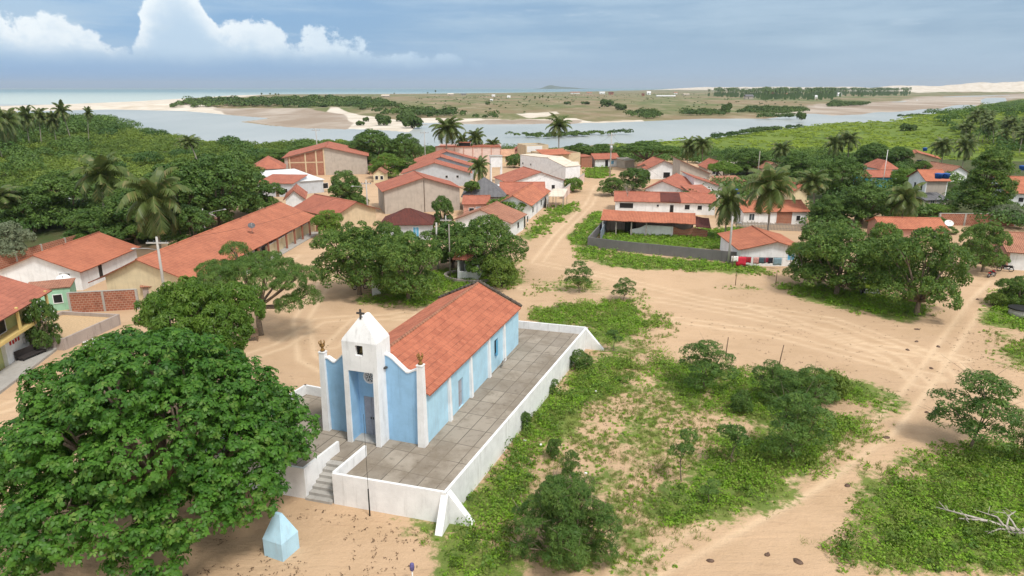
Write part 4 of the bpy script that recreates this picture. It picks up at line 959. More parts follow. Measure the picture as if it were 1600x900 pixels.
# --- row left of the street
house('red-roofed gable house, farthest of the row left of the sandy street', (797, 285), (882, 281), 2.9, 11, ('Y', g3(2.8, 4.9, 2.8, .55)), 'white', 'mid', .4)
house('red-roofed house with patched tiles, middle of the row left of the street', (783, 303), (850, 303), 2.7, 9, ('X', g3(2.7, 4.4, 2.7)), 'white', 'mid', .4)
house('white-sided house with bright orange roof, nearest of the row to the grassy verge', (776, 317), (828, 319), 2.8, 18, ('Y', g3(2.7, 4.2, 2.7)), 'white', 'new', .45, C=(857, 297), ops=[('r', 2, .8, 1.3, 1.1, 'dark'), ('r', 6, .1, .9, 2.1, 'door'), ('r', 10, .8, 1.3, 1.1, 'dark')])
def canopy():
    A_, B_ = G(857, 307, 2.5), G(880, 308, 2.5); e = empty('porch_canopy', (A_.x, A_.y, 0), 0, 'pale sheet canopy on thin posts over the grassy verge left of the street', 'canopy')
    w = (B_-A_).length; m = MB(); slope(m, (0, 0, 2.45), (w, -.1, 2.45), (w+1.4, 6.5, 3.1), (1.4, 6.5, 3.1), .06); m.build('roof_sheet', TILE['cream'], e)
    for x, y in ((.1, .1), (w*.5, .1), (w-.1, .1), (w+.3, 3), (w+1.2, 6.3), (1.3, 6.3)): m = MB(); m.box(x-.06, y-.06, -.1, x+.06, y+.06, 2.46+y*.1); m.build('post', GWOOD, e)
    m = MB(); m.box(-.4, 0.3, -.1, -.25, 6.5, 1.9); m.build('side_wall', WALL['grey'], e)
canopy()
seg_wall('pale pink garden wall along the left edge of the sandy street', [(880, 311), (897, 296), (912, 284)], 2.1, .2, WALL['pink'], posts=6, coping=CONC)
house('grey slate pyramid roof among the red roofs', (723, 306), (788, 306), 2.9, 8.2, ('H', 2.8, 6.0), 'grey', 'grey', .3)
house('low red tin-edged roof tucked between grey gable and slate roof', (724, 318), (763, 318), 2.7, 6.5, ('X', g3(2.6, 3.6, 2.6)), 'salmon', 'mid', .3)
house('house with faded pinkish tile roof and white columned side behind the roundabout trees', (697, 349), (797, 347), 2.75, 12, ('Y', g3(2.7, 4.5, 2.7, .48)), 'white', 'old', .5, C=(818, 334), ops=[('r', 8.0, .2, 1.0, 2.0, 'ddoor'), ('r', 4, .9, 1.1, 1.0, 'dark'), ('r', 10, .9, .8, 1.0, 'dark')])
house('small whitewashed house with dark maroon roof behind the big roundabout tree', (596, 350.5), (672, 350), 2.6, 7, ('H', 2.6, 4.5), 'blue', 'dark', .4, ops=[('f', 2, .9, .9, .9, 'dark'), ('f', 5, .1, .9, 2.0, 'blue')])
# --- right of the street
def patch(e, w, d):
    m = MB(); slope(m, (w*.455, -.36, 2.44), (w*.66, -.36, 2.44), (w*.655, d*.5, 3.66), (w*.46, d*.5, 3.66), .03, sag=.01); m.build('dark_tile_patch', TILE['dark'], e)
house('long low white house with red roof and one dark tile patch, right of the street', (962, 313.5), (1118, 317), 2.4, 8, ('X', g3(2.35, 3.55, 2.4)), 'white', 'mid', .35, extra=patch, ops=[('f', .8, 1.0, 2.6, 1.0, 'dark'), ('f', 7.9, 1.4, .4, .4, 'dark'), ('f', 10.4, .2, .7, 1.6, 'ddoor'), ('f', 13.2, 1.0, .9, .9, 'dark'), ('f', 15.6, 1.0, .8, .8, 'dark')])
def shed():
    A_, B_ = G(941, 344, 2.5), G(1085, 350, 2.5); xd = (B_-A_).normalized(); w = (B_-A_).length
    e = empty('open_shed', (A_.x, A_.y, 0), math.atan2(xd.y, xd.x), 'long open shed with bright orange tile roof, white half wall and crumbling brick end', 'shed')
    m = MB(); slope(m, (-.3, -.3, 2.45), (w+.2, -.3, 2.45), (w+.2, 4.3, 3.45), (-.3, 4.3, 3.45), sag=.06); m.build('roof', TILE['new'], e)
    m = MB(); slope(m, (w+.25, .1, 2.0), (w+2.6, .2, 1.9), (w+2.4, 4.1, 2.7), (w+.25, 4.2, 3.0), sag=.12); m.build('collapsing_roof', TILE['dark'], e)
    for x in (0.1, 2.3, 4.8, 7.2): m = MB(); m.box(x-.1, .05, -.1, x+.1, .25, 2.4); m.build('post', PWHITE if x < 1 else GWOOD, e)
    m = MB(); m.prism([(4.6, 1.2, -.1), (11.5, 1.2, -.1), (11.5, 1.2, 1.7), (7.0, 1.2, 1.75), (6.2, 1.2, 1.3), (4.6, 1.2, .9)], (0, .2, 0)); m.build('white_half_wall', WALL['white'], e)
    m = MB(); m.prism([(11.51, 1.1, -.1), (w+2.2, 1.1, -.1), (w+2.2, 1.1, 1.3), (w, 1.1, 1.7), (13.0, 1.1, 1.2), (11.51, 1.1, 1.75)], (0, .2, 0)); m.build('brick_end_wall', GB, e)
    m = MB(); m.box(.2, 4.0, -.1, w, 4.2, 3.2); m.build('back_wall', WALL['stained'], e)
    m = MB(); m.box(3.6, 2.2, -.1, 5.4, 3.8, 1.9); m.build('dark_store', DARK, e)
shed()
seg_wall('low weathered dark grey wall round the overgrown garden lot', [(925, 345, 0)[:2] + (), (922, 384), (980, 393), (1152, 411)] if False else [(948, 352), (919, 386), (985, 394), (1152, 411)], 1.55, .18, WALL['darkwall'])
house('white gabled house with red roof at the centre of the right-hand cluster', (1013, 263), (1064, 262.5), 2.9, 9.5, ('Y', g3(2.9, 4.9, 2.9, .46)), 'white', 'mid', .6, ops=[('f', 4.2, .3, 1.8, 1.5, 'dark')])
house('house with a single steep red roof slope falling to the right', (1062, 271), (1109, 271), 3.0, 8, ('Y', [(0, 6.2), (1, 3.0)]), 'rawgrey', 'mid', .5)
house('small gabled house with red roof right of the steep single slope', (1106, 262), (1141, 262), 2.7, 9, ('Y', g3(2.6, 4.3, 2.6, .45)), 'grey', 'mid', .4)
house('wide red-roofed house with white gable wall behind the long white house', (1003, 298), (1078, 299), 2.6, 14, ('Y', g3(2.6, 4.4, 2.4, .38)), 'white', 'mid', .5, C=(1096, 286))
house('red roof sloping right behind the wide gabled house', (1084, 292), (1129, 292), 2.5, 11, ('Y', [(0, 4.5), (1, 2.5)]), 'white', 'mid', .4)
house('small low red roof joined to the right end of the wide gabled house', (1084, 304), (1116, 303), 2.5, 6, ('X', eP(2.5, 3.5)), 'grey', 'mid', .2)
house('thin low red-tiled roof between the palm trees', (1128, 284), (1164, 283), 2.2, 5, ('X', eP(2.2, 2.8)), 'salmon', 'old', .3)
def midbrick(e, w, d):
    m = MB(); m.box(w*.52, -.06, 0, w*.76, -.003, 2.35); m.build('brick_panel', GB, e)
house('white house with red roof split by a bare brick panel, behind the palms', (1163, 330), (1262, 329), 2.5, 7, ('X', g3(2.4, 3.7, 2.4)), 'white', 'new', .35, extra=midbrick, ops=[('f', 1.0, .9, .9, 1.1, 'win'), ('f', 9.6, .7, .7, .9, 'dark')])
house('small tiled roof rising just above the palm crowns', (1192, 262), (1223, 262), 2.7, 7, ('Y', g3(2.6, 3.9, 2.6)), 'beige', 'old', .4)
house('cream gable with orange roof half hidden in the dark trees', (1236, 299), (1262, 299), 2.7, 8, ('Y', g3(2.5, 3.9, 2.5, .6)), 'cream', 'new', .5)
house('little white house with orange roof and washing hung in front', (1158, 388.5), (1256, 389), 2.45, 10, ('Y', g3(2.4, 3.45, 2.4, .55)), 'white', 'new', .5, ops=[('f', 6.4, .9, .9, .8, 'blue')])
house('turquoise-walled house with red roof beside a tall thin mast', (1349, 275.5), (1399, 275.5), 2.7, 5.5, ('X', g3(2.6, 3.8, 2.6)), 'skyb', 'mid', .4, ops=[('f', 2.2, .1, .9, 2.0, 'door')])
house('red-roofed rear wing rising behind the turquoise house', (1376, 264), (1403, 264), 2.9, 9, ('H', 2.9, 4.9), 'white', 'mid', .4)
house('cream house with rounded orange roof in front of the green marsh', (1415, 246), (1468, 248), 3.1, 10, ('Y', [(0, 3.5), (.32, 4.7), (1, 3.0)]), 'cream', 'new', .5, ops=[('f', 3.2, .9, 2.4, 1.6, 'win')])
def tanks(e, w, d): pass
house('two-storey grey house with white gable side, windows and orange roof', (1448, 281), (1482, 281), 5.3, 6.5, ('X', g3(5.2, 6.9, 5.2)), 'rawgrey', 'new', .4, side_wall='white', ops=[('l', 1.0, 3.0, .7, 1.3, 'dark'), ('l', 3.4, 3.0, .7, 1.3, 'dark'), ('f', .5, .2, 1.8, 2.0, 'wood')])
house('low grey lean-to stacked with planks below the two-storey grey house', (1447, 312), (1482, 311), 2.0, 3.4, ('X', eP(1.9, 2.7)), 'rawgrey', 'grey', .3)
house('house with weathered pink roof beside the tall leafy tree', (1484, 268), (1512, 268), 2.7, 12, ('Y', g3(2.6, 3.9, 2.6)), 'white', 'old', .4)
house('large orange-roofed white house at the right edge, blue tank on top', (1575, 300), (1668, 303), 2.9, 15, ('X', g3(2.8, 5.2, 2.8)), 'white', 'new', .5)
house('low house with orange roof behind the big spreading street trees', (1380, 356), (1478, 358), 2.1, 6.0, ('X', g3(2.1, 3.2, 2.1)), 'salmon', 'new', .4)
seg_wall('long brick wall with grey coping behind the roof at right', [(1466, 352), (1585, 353)], 2.1, .2, GB, coping=CONC, posts=5, pmat=CONC)
house('pink and white house with tiled roof at the right edge by the motorbikes', (1577, 391.5), (1690, 398), 2.6, 9, ('X', g3(2.5, 4.2, 2.5)), 'white', 'old', .4, side_wall='salmon', ops=[('f', 2.4, .9, 1.0, 1.0, 'win'), ('f', 6, 0, 1.0, 2.1, 'wood')])
house('pale-roofed small white house alone among the trees at the left edge', (20, 311), (76, 312), 2.6, 6, ('X', g3(2.5, 3.7, 2.5)), 'white', 'pale', .3, ops=[('f', 3, .3, .8, 1.6, 'dark')])
# --- hamlet beyond the river: each building small, walls and roof
def far_house(px, py, wpx, hpx, col, tl, label, grp, gable='X'):
    A_ = G(px-wpx/2, py); t = depth(A_.x, A_.y); w = wpx*t/FPX; h = hpx*t/FPX
    z_ = float(terrain_z(np.array([A_.x]), np.array([A_.y]))[0])*.8
    e = empty('distant_house', (A_.x, A_.y, z_-.5), 0, label, 'house', grp); h += .5; d = min(w*.8, 14); m = MB(); m.box(0, 0, 0, w, d, h*.62); m.build('wall', WALL[col], e)
    m = MB(); slope(m, (-w*.04, -d*.06, h*.6), (w*1.04, -d*.06, h*.6), (w*1.04, d*.5, h), (-w*.04, d*.5, h), .1*h/4); slope(m, (-w*.04, d*1.06, h*.6), (w*1.04, d*1.06, h*.6), (w*1.04, d*.5, h), (-w*.04, d*.5, h), .1*h/4); m.build('roof', TILE[tl], e)
    m = MB(); m.box(w*.3, -.05, h*.1, w*.3+h*.18, -.004, h*.45); m.build('door', DARK, e)
GF = 'distant houses beyond the river'
for r_ in ((533, 162, 11, 5, 'rawgrey', 'cream', 'low hut by the scrub dune beyond the river, leftmost of a pair'), (551, 158, 15, 6, 'rawgrey', 'cream', 'broad thatched-looking house on the scrub dune beyond the river'),
 (572, 160, 12, 5, 'rawgrey', 'old', 'brownish house on the far dune right of the broad one'), (590, 163, 12, 4, 'white', 'cream', 'small pale house low on the far dune slope'),
 (602, 152, 12, 4, 'grey', 'cream', 'pale roofed house on the skyline of the far dune'), (795, 153, 5, 3.5, 'white', 'white', 'tiny white house alone on the far pasture'),
 (771, 151, 5, 3, 'white', 'white', 'tiny white cabin left of the lone white house on the far pasture'), (768, 158, 4, 3, 'white', 'white', 'white speck of a hut lower on the far pasture'),
 (704, 149, 9, 3, 'rawgrey', 'cream', 'grey far house at the shoreline below the sea, leftmost of the beach hamlet'), (724, 149, 8, 3, 'grey', 'grey', 'dark far house at the shoreline of the beach hamlet'),
 (899, 146.5, 14, 3, 'white', 'old', 'long reddish far house left of the hamlet of small houses'), (921, 147, 8, 3, 'rawgrey', 'old', 'brown far house in the middle of the shore hamlet'),
 (941, 147, 8, 3.5, 'white', 'white', 'white far house with white roof in the shore hamlet'), (955, 148, 7, 4, 'brick', 'dark', 'dark red far house at the hamlet edge'), (1005, 150, 4, 4, 'brick', 'dark', 'dark red narrow far house alone on the pasture'),
 (1014, 148, 6, 5, 'white', 'white', 'tall white far house next to the narrow red one'), (1041, 151, 28, 2.2, 'white', 'white', 'very long white wall-like far building on the pasture'), (1056, 147, 5, 3, 'white', 'old', 'small far house just above the long white building'),
 (1073, 149, 9, 2.5, 'rawgrey', 'cream', 'pale far house right of the long white building'), (1171, 155, 12, 7, 'rawgrey', 'grey', 'grey far house at the left end of the palm grove'),
 (1202, 151, 13, 8, 'brick', 'dark', 'red far house against the palm grove'), (1224, 152, 14, 6, 'rawgrey', 'old', 'brown far house against the palm grove'), (1273, 154, 9, 5, 'white', 'white', 'white far house at the foot of the palm grove'),
 (1312, 150, 6, 5, 'white', 'white', 'small white far house inside the right part of the palm grove')):
    far_house(*r_, GF)
# ------------------------------------------------------------ vegetation
NR_ = np.random.default_rng(11)
def unit(v): return v/np.maximum(np.linalg.norm(v, axis=1, keepdims=True), 1e-9)
def leafquads(c, n, L, Wd, rg, fold=.12, dirv=None, droop=0.0):
    """one kite-shaped folded leaf per row; c base points, n leaf normals"""
    N = len(c); n = unit(n)
    d = rg.normal(size=(N, 3)) if dirv is None else dirv+rg.normal(size=(N, 3))*.35
    d[:, 2] -= droop; d = unit(d-n*(d*n).sum(1, keepdims=True)); w = np.cross(n, d)
    L = np.asarray(L).reshape(-1, 1)*np.ones((N, 1)); Wd = np.asarray(Wd).reshape(-1, 1)*np.ones((N, 1))
    V = np.empty((N, 4, 3)); V[:, 0] = c-d*L*.5; V[:, 2] = c+d*L*.5; V[:, 1] = c+d*L*.08+w*Wd*.5+n*Wd*fold; V[:, 3] = c+d*L*.08-w*Wd*.5+n*Wd*fold
    return V.reshape(-1, 3), np.arange(N*4).reshape(N, 4)
def clumps_to_leaves(cc, cr, per, ll, lw, rg, out=None, flat=.75, shell=.55, droop=.2, upb=.35, fold=.12):
    """cc clump centres, cr radii; leaves sit on the outward and upper side of each clump"""
    K = len(cc); i = np.repeat(np.arange(K), per); N = len(i)
    d = unit(rg.normal(size=(N, 3))); o = np.zeros((N, 3)) if out is None else out[i]
    flip = (d*(o+np.array([0, 0, upb]))).sum(1) < -.25; d[flip] *= -1
    r = cr[i]*(shell+(1-shell)*rg.random(N)**.5); p = cc[i]+d*r[:, None]*np.array([1, 1, flat])
    nn = unit(d+rg.normal(size=(N, 3))*.45+np.array([0, 0, .35]))
    V, F = leafquads(p, nn, ll*(.7+.6*rg.random(N)), lw*(.7+.6*rg.random(N)), rg, fold, droop=droop)
    tone = np.clip(.5+.22*rg.normal(size=K)[i]+.20*rg.normal(size=N), 0, 1); t2 = rg.random(N)
    return V, F, tone, t2
def lobes_to_clumps(lobes, spacing, rg, lo=-.35):
    """points spread over lobe surfaces, those buried in another lobe dropped"""
    C_, O = [], []
    for (x, y, z, rx, ry, rz) in lobes:
        area = 4*PI*((rx*ry)**1.6/3+(rx*rz)**1.6/3+(ry*rz)**1.6/3)**(1/1.6); n = max(6, int(area/(spacing**2)))
        k_ = np.arange(n)+.5; ph = np.arccos(1-2*k_/n); th = PI*(1+5**.5)*k_
        d = np.stack([np.cos(th)*np.sin(ph), np.sin(th)*np.sin(ph), np.cos(ph)], 1)+rg.normal(size=(n, 3))*.13; d = unit(d); d = d[d[:, 2] > lo]
        s_ = (.80+.26*rg.random(len(d)))[:, None]; C_.append(np.array([x, y, z])+d*s_*np.array([rx, ry, rz])); O.append(d)
    P_ = np.concatenate(C_); O = np.concatenate(O); keep = np.ones(len(P_), bool)
    for (x, y, z, rx, ry, rz) in lobes: keep &= (((P_-np.array([x, y, z]))/np.array([rx, ry, rz]))**2).sum(1) > .50
    return P_[keep], O[keep]
BARK = solid('grey_brown_bark', (0.17, 0.135, 0.10), .95, .35, scale=8)
PBARK = solid('palm_bark', (0.26, 0.235, 0.20), .95, .3, scale=6)
LM = dict(almond=leafmat('almond_leaves', (0.021, 0.085, 0.012), (0.100, 0.236, 0.026), .28, .46, hue2=(0.16, 0.26, 0.05)),
 mango=leafmat('bright_mango_leaves', (0.060, 0.135, 0.016), (0.170, 0.275, 0.040), .3, .42), neem=leafmat('neem_leaves', (0.042, 0.100, 0.018), (0.135, 0.225, 0.040), .26, .5, hue2=(0.19, 0.26, 0.05)),
 dark=leafmat('dark_foliage', (0.040, 0.096, 0.020), (0.123, 0.204, 0.038), .22, .5), feather=leafmat('feathery_foliage', (0.053, 0.124, 0.025), (0.158, 0.252, 0.053), .35, .5),
 palm=leafmat('palm_fronds', (0.049, 0.088, 0.022), (0.146, 0.195, 0.056), .25, .42, hue2=(0.22, 0.20, 0.08)), scrub=leafmat('scrub_leaves', (0.070, 0.130, 0.020), (0.190, 0.260, 0.042), .25, .55),
 sap=leafmat('sapling_leaves', (0.048, 0.114, 0.024), (0.147, 0.242, 0.048), .3, .5), weed=leafmat('weed_leaves', (0.110, 0.225, 0.019), (0.273, 0.451, 0.041), .35, .5, hue2=(0.24, 0.30, 0.07)),
 dry=leafmat('dry_grass_blades', (0.134, 0.195, 0.037), (0.305, 0.342, 0.098), .3, .6), grey=leafmat('grey_green_leaves', (0.13, 0.17, 0.10), (0.24, 0.28, 0.17), .3, .5),
 marsh=leafmat('marsh_leaves', (0.140, 0.213, 0.020), (0.281, 0.366, 0.039), .3, .6), farveg=leafmat('far_bush_leaves', (0.038, 0.080, 0.020), (0.095, 0.150, 0.036), .1, .7),
 bright=leafmat('bright_green_leaves', (0.073, 0.152, 0.022), (0.183, 0.287, 0.041), .3, .5))
def limb_set(base, lobes, r0, rg, fork=.35):
    """trunk and limbs as one mesh"""
    m = MB(); b = Vector(base); tops = [Vector(l[:3]) for l in lobes]; cx = sum((t for t in tops), Vector())/len(tops)
    fk = b.lerp(Vector((cx.x, cx.y, cx.z)), fork); fk.x += (rg.random()-.5)*.4; fk.y += (rg.random()-.5)*.4
    m.tube([b-Vector((0, 0, .25)), b+Vector((0, 0, .12)), b.lerp(fk, .5)+Vector(((rg.random()-.5)*.2, (rg.random()-.5)*.2, 0)), fk], [r0*1.5, r0*1.12, r0*.95, r0*.8], 9)
    for t in tops:
        mid = fk.lerp(t, .5)+Vector(((rg.random()-.5)*.5, (rg.random()-.5)*.5, -.25)); m.tube([fk-Vector((0, 0, .1)), mid, t], [r0*.62, r0*.4, r0*.16], 6)
        for q in range(3):
            e = t+Vector(((rg.random()-.5)*2.2, (rg.random()-.5)*2.2, .3+rg.random()*.9)); m.tube([mid.lerp(t, .55), t.lerp(e, .5), e], [r0*.22, r0*.14, r0*.05], 5)
    return m
def make_tree(name, lobes, spacing, cr, per, ll, lw, mat, r0=.22, seed=1, label=None, cat='tree', droop=.2, flat=.75, lo=-.35, fork=.35, shell=.55, upb=.35, bare=0, base=(0, 0, 0), fold=.12):
    rg = np.random.default_rng(seed); e = empty(name, (0, 0, 0), 0, label, cat)
    limb_set(base, lobes, r0, rg, fork).build('trunk', BARK, e)
    P_, O = lobes_to_clumps(lobes, spacing, rg, lo); cr_ = cr*(.7+.6*rg.random(len(P_)))
    V, F, t, t2 = clumps_to_leaves(P_, cr_, per, ll, lw, rg, O, flat, shell, droop, upb, fold)
    mesh_np('crown', V, F, mat, e, attrs=dict(tone=('FACE', t), tone2=('FACE', t2)))
    e['_h'] = float(V[:, 2].max()); e['_w'] = float(V[:, 0].max()-V[:, 0].min()); return e
def rlobes(seed, n, R_, z0, z1, r, squash=.8):
    rg = random.Random(seed); L = [(0, 0, (z0+z1)/2+.16*(z1-z0), r*1.2, r*1.2, (z1-z0)*.36)]
    for i in range(n):
        a = 2*PI*i/n+rg.random()*.8; q = R_*(.75+.4*rg.random()); rr = r*(.62+.4*rg.random()); z = z0+(z1-z0)*((.06 if i % 2 else .44)+.24*rg.random()); L.append((q*math.cos(a), q*math.sin(a), z+rr*.2, rr, rr, rr*squash))
    return L
PROTO = {}
def proto(k_, *a, **kw): PROTO[k_] = dict(args=a, kw=kw, first=True, obj=None)
def get(k_):
    p = PROTO[k_]
    if p['obj'] is None: p['obj'] = p['kw'].pop('fn', make_tree)(*p['args'], **p['kw'])
    return p['obj']
# kinds of tree; sizes in metres before scaling
for i in range(4): proto('neem%d' % i, 'neem_tree', rlobes(20+i, 12, 2.75, .9, 7.0, 1.55), .95, .66, 105, .27, .12, LM['neem'], r0=.24, seed=i+3, droop=.5)
for i in range(3): proto('round%d' % i, 'leafy_tree', rlobes(40+i, 10, 2.1, .5, 6.6, 1.6), .90, .64, 95, .28, .16, LM['dark'], r0=.22, seed=i+33, droop=.3)
for i in range(2): proto('bright%d' % i, 'leafy_tree', rlobes(60+i, 9, 2.1, .5, 6.2, 1.6), .90, .64, 95, .28, .15, LM['bright'], r0=.2, seed=i+43, droop=.3)
proto('grey0', 'grey_leafed_tree', rlobes(66, 6, 1.8, .7, 5.0, 1.6), .62, .48, 55, .28, .13, LM['grey'], r0=.16, seed=5)
def umb_lobes(seed, R_, z, n=9):
    rg = random.Random(seed); L = [(0, 0, z, R_*.45, R_*.45, .9)]
    for i in range(n): a = 2*PI*i/n+rg.random()*.5; q = R_*(.5+.25*rg.random()); L.append((q*math.cos(a), q*math.sin(a), z-.7*rg.random()-.15*q, R_*.33, R_*.33, .75))
    return L
proto('umb', 'umbrella_tree', umb_lobes(7, 5.6, 5.2), .6, .48, 60, .32, .15, LM['dark'], r0=.28, seed=71, flat=.5, fork=.5)
proto('umbbright', 'spreading_tree', umb_lobes(9, 4.2, 4.0), .6, .48, 60, .30, .12, LM['bright'], r0=.2, seed=73, flat=.5, fork=.5)
for i in range(2):
    rg_ = random.Random(80+i); L_ = [(math.cos(j*2.4)*1.15*(1-j/16), math.sin(j*2.4)*1.15*(1-j/16), 1.8+j*.72, 1.75-j*.07, 1.75-j*.07, 1.3) for j in range(12)]
    proto('tall%d' % i, 'tall_leafy_tree', L_, .64, .52, 60, .34, .10, LM['dark'] if i else LM['neem'], r0=.24, seed=81+i, droop=1.2, fork=.5)
for i in range(4):
    rg_ = random.Random(90+i); L_ = [(0, 0, 3.6, .55, .55, .5)]+[(math.cos(j*2.2+i)*(.55+.45*rg_.random()), math.sin(j*2.2+i)*(.55+.45*rg_.random()), 1.25+j*.36, .5+.15*rg_.random(), .5+.15*rg_.random(), .40) for j in range(6)]
    proto('sap%d' % i, 'neem_sapling', L_, .46, .34, 62, .24, .05, LM['sap'], r0=.055, seed=91+i, droop=.7, fork=.42)
for i in range(2):
    rg_ = random.Random(95+i); L_ = [(math.cos(j*2.1)*.35, math.sin(j*2.1)*.35, 1.9+j*.5, .30, .30, .28) for j in range(3)]
    proto('thin%d' % i, 'thin_sapling', L_, .24, .2, 34, .2, .05, LM['sap'], r0=.035, seed=96+i, droop=.9, fork=.6)
for i in range(3): proto('bush%d' % i, 'bush', rlobes(100+i, 6, .85, .15, 1.7, .75, .8), .40, .33, 46, .18, .10, [LM['scrub'], LM['dark'], LM['bright']][i], r0=.06, seed=101+i, cat='bush', lo=-.2, fork=.2)
proto('farbush', 'mangrove_bush', rlobes(110, 7, 1.3, .1, 2.0, 1.1, .7), .6, .5, 24, .5, .35, LM['farveg'], r0=.08, seed=111, cat='bush', lo=-.1, fork=.2)
proto('pom', 'round_topped_tree', rlobes(120, 5, .5, 3.2, 4.6, .62), .34, .3, 50, .2, .11, LM['neem'], r0=.07, seed=121, fork=.8)
def make_palm(name, H, nf, fl, seed, lean=.6, label=None, cat='palm tree', wind=0.0):
    rg = random.Random(seed); e = empty(name, (0, 0, 0), 0, label, cat); la = rg.random()*6.28; lx, ly = lean*math.cos(la), lean*math.sin(la)
    pts = [(lx*(u**1.6), ly*(u**1.6), H*u-.3*(1-u)) for u in [i/7 for i in range(8)]]; m = MB(); m.tube(pts, [.24]+[.15-.004*i for i in range(7)], 8); m.build('trunk', PBARK, e)
    top = np.array(pts[-1]); Vs, Fs, T = [], [], []; nv = 0
    for i in range(nf):
        az = i*2.39996+rg.random()*.4; el = math.radians(82-112*(i/nf)+rg.uniform(-8, 8)); L = fl*(.82+.28*rg.random())*(1-.15*(i/nf))
        dirh = np.array([math.cos(az)+wind, math.sin(az), 0]); dirh /= np.linalg.norm(dirh)+1e-6; side = np.array([-dirh[1], dirh[0], 0]); S = 17; p = top.copy(); cur = el; old = rg.random() < .22 and i > nf*.6; prev = None
        for s_ in range(S+1):
            u = s_/S; step = L/S; dv = dirh*math.cos(cur)+np.array([0, 0, 1])*math.sin(cur); cur -= (1.55+.5*(i/nf))/S*(.4+1.2*u); nrm = np.cross(side, dv)*-1
            if nrm[2] < 0 and cur > -1.2: nrm = -nrm
            q = p+dv*step; lw_ = .075*step*8
            ll = 1.15*math.sin(PI*min(1, .12+u*.86))**.7*fl/3.8
            for sd in (1, -1):
                tip = p+side*sd*ll*.72+dv*ll*.45+np.array([0, 0, -1])*ll*(.38+.25*rg.random()) ; b0 = p; b1 = p+dv*step*1.25
                midp = (p+tip)/2+np.array([0, 0, .12*ll])
                Vs += [b0, b1, tip*.55+b1*.45+np.array([0, 0, .06])+dv*.08, tip]; Fs.append((nv, nv+1, nv+2, nv+3)); nv += 4; T.append((.15 if old else .5)+rg.uniform(-.25, .25)); 
            Vs += [p-side*.035, p+side*.035, q+side*.03, q-side*.03]; Fs.append((nv, nv+1, nv+2, nv+3)); nv += 4; T.append(.8)
            p = q
    mesh_np('crown', np.array(Vs), np.array(Fs), LM['palm'], e, attrs=dict(tone=('FACE', T), tone2=('FACE', [rg.random() for _ in T])))
    e['_h'] = H+fl*.62; e['_w'] = fl*1.9; return e
for i, (H, nf, fl, le, wi) in enumerate(((7.2, 30, 4.4, .5, 0), (9.5, 26, 4.0, 1.4, .25), (5.0, 28, 4.5, .3, 0), (10.5, 24, 3.7, 1.8, .5))): proto('palm%d' % i, 'coconut_palm', H, nf, fl, 200+i, le, fn=make_palm, wind=wi)
def plant(k_, px, base, top, wpx, label, cat=None, rot=None, group=None, name=None):
    """place a tree whose foot is at pixel (px, base), top at pixel row top, wpx wide"""
    src = get(k_); p = PROTO[k_]; g = G(px, base); z = float(terrain_z(np.array([g.x]), np.array([g.y]))[0])
    if z > .3:
        for _ in range(8): g = G(px, base, z); z = float(terrain_z(np.array([g.x]), np.array([g.y]))[0])
    h = zat(g.x, g.y, top)-z; w = px2m(g.x, g.y, wpx)
    o = src if p['first'] else copy_tree(src); p['first'] = False
    sz = h/src['_h']; sx = w/src['_w']
    o.location = (g.x, g.y, z-.03); o.rotation_euler = (0, 0, (px*.37+base) % 6.28 if rot is None else rot); o.scale = (sx, sx, sz)
    o['label'] = label; 
    if cat: o['category'] = cat
    if group: o['group'] = group
    if name: o.name = name
    return o
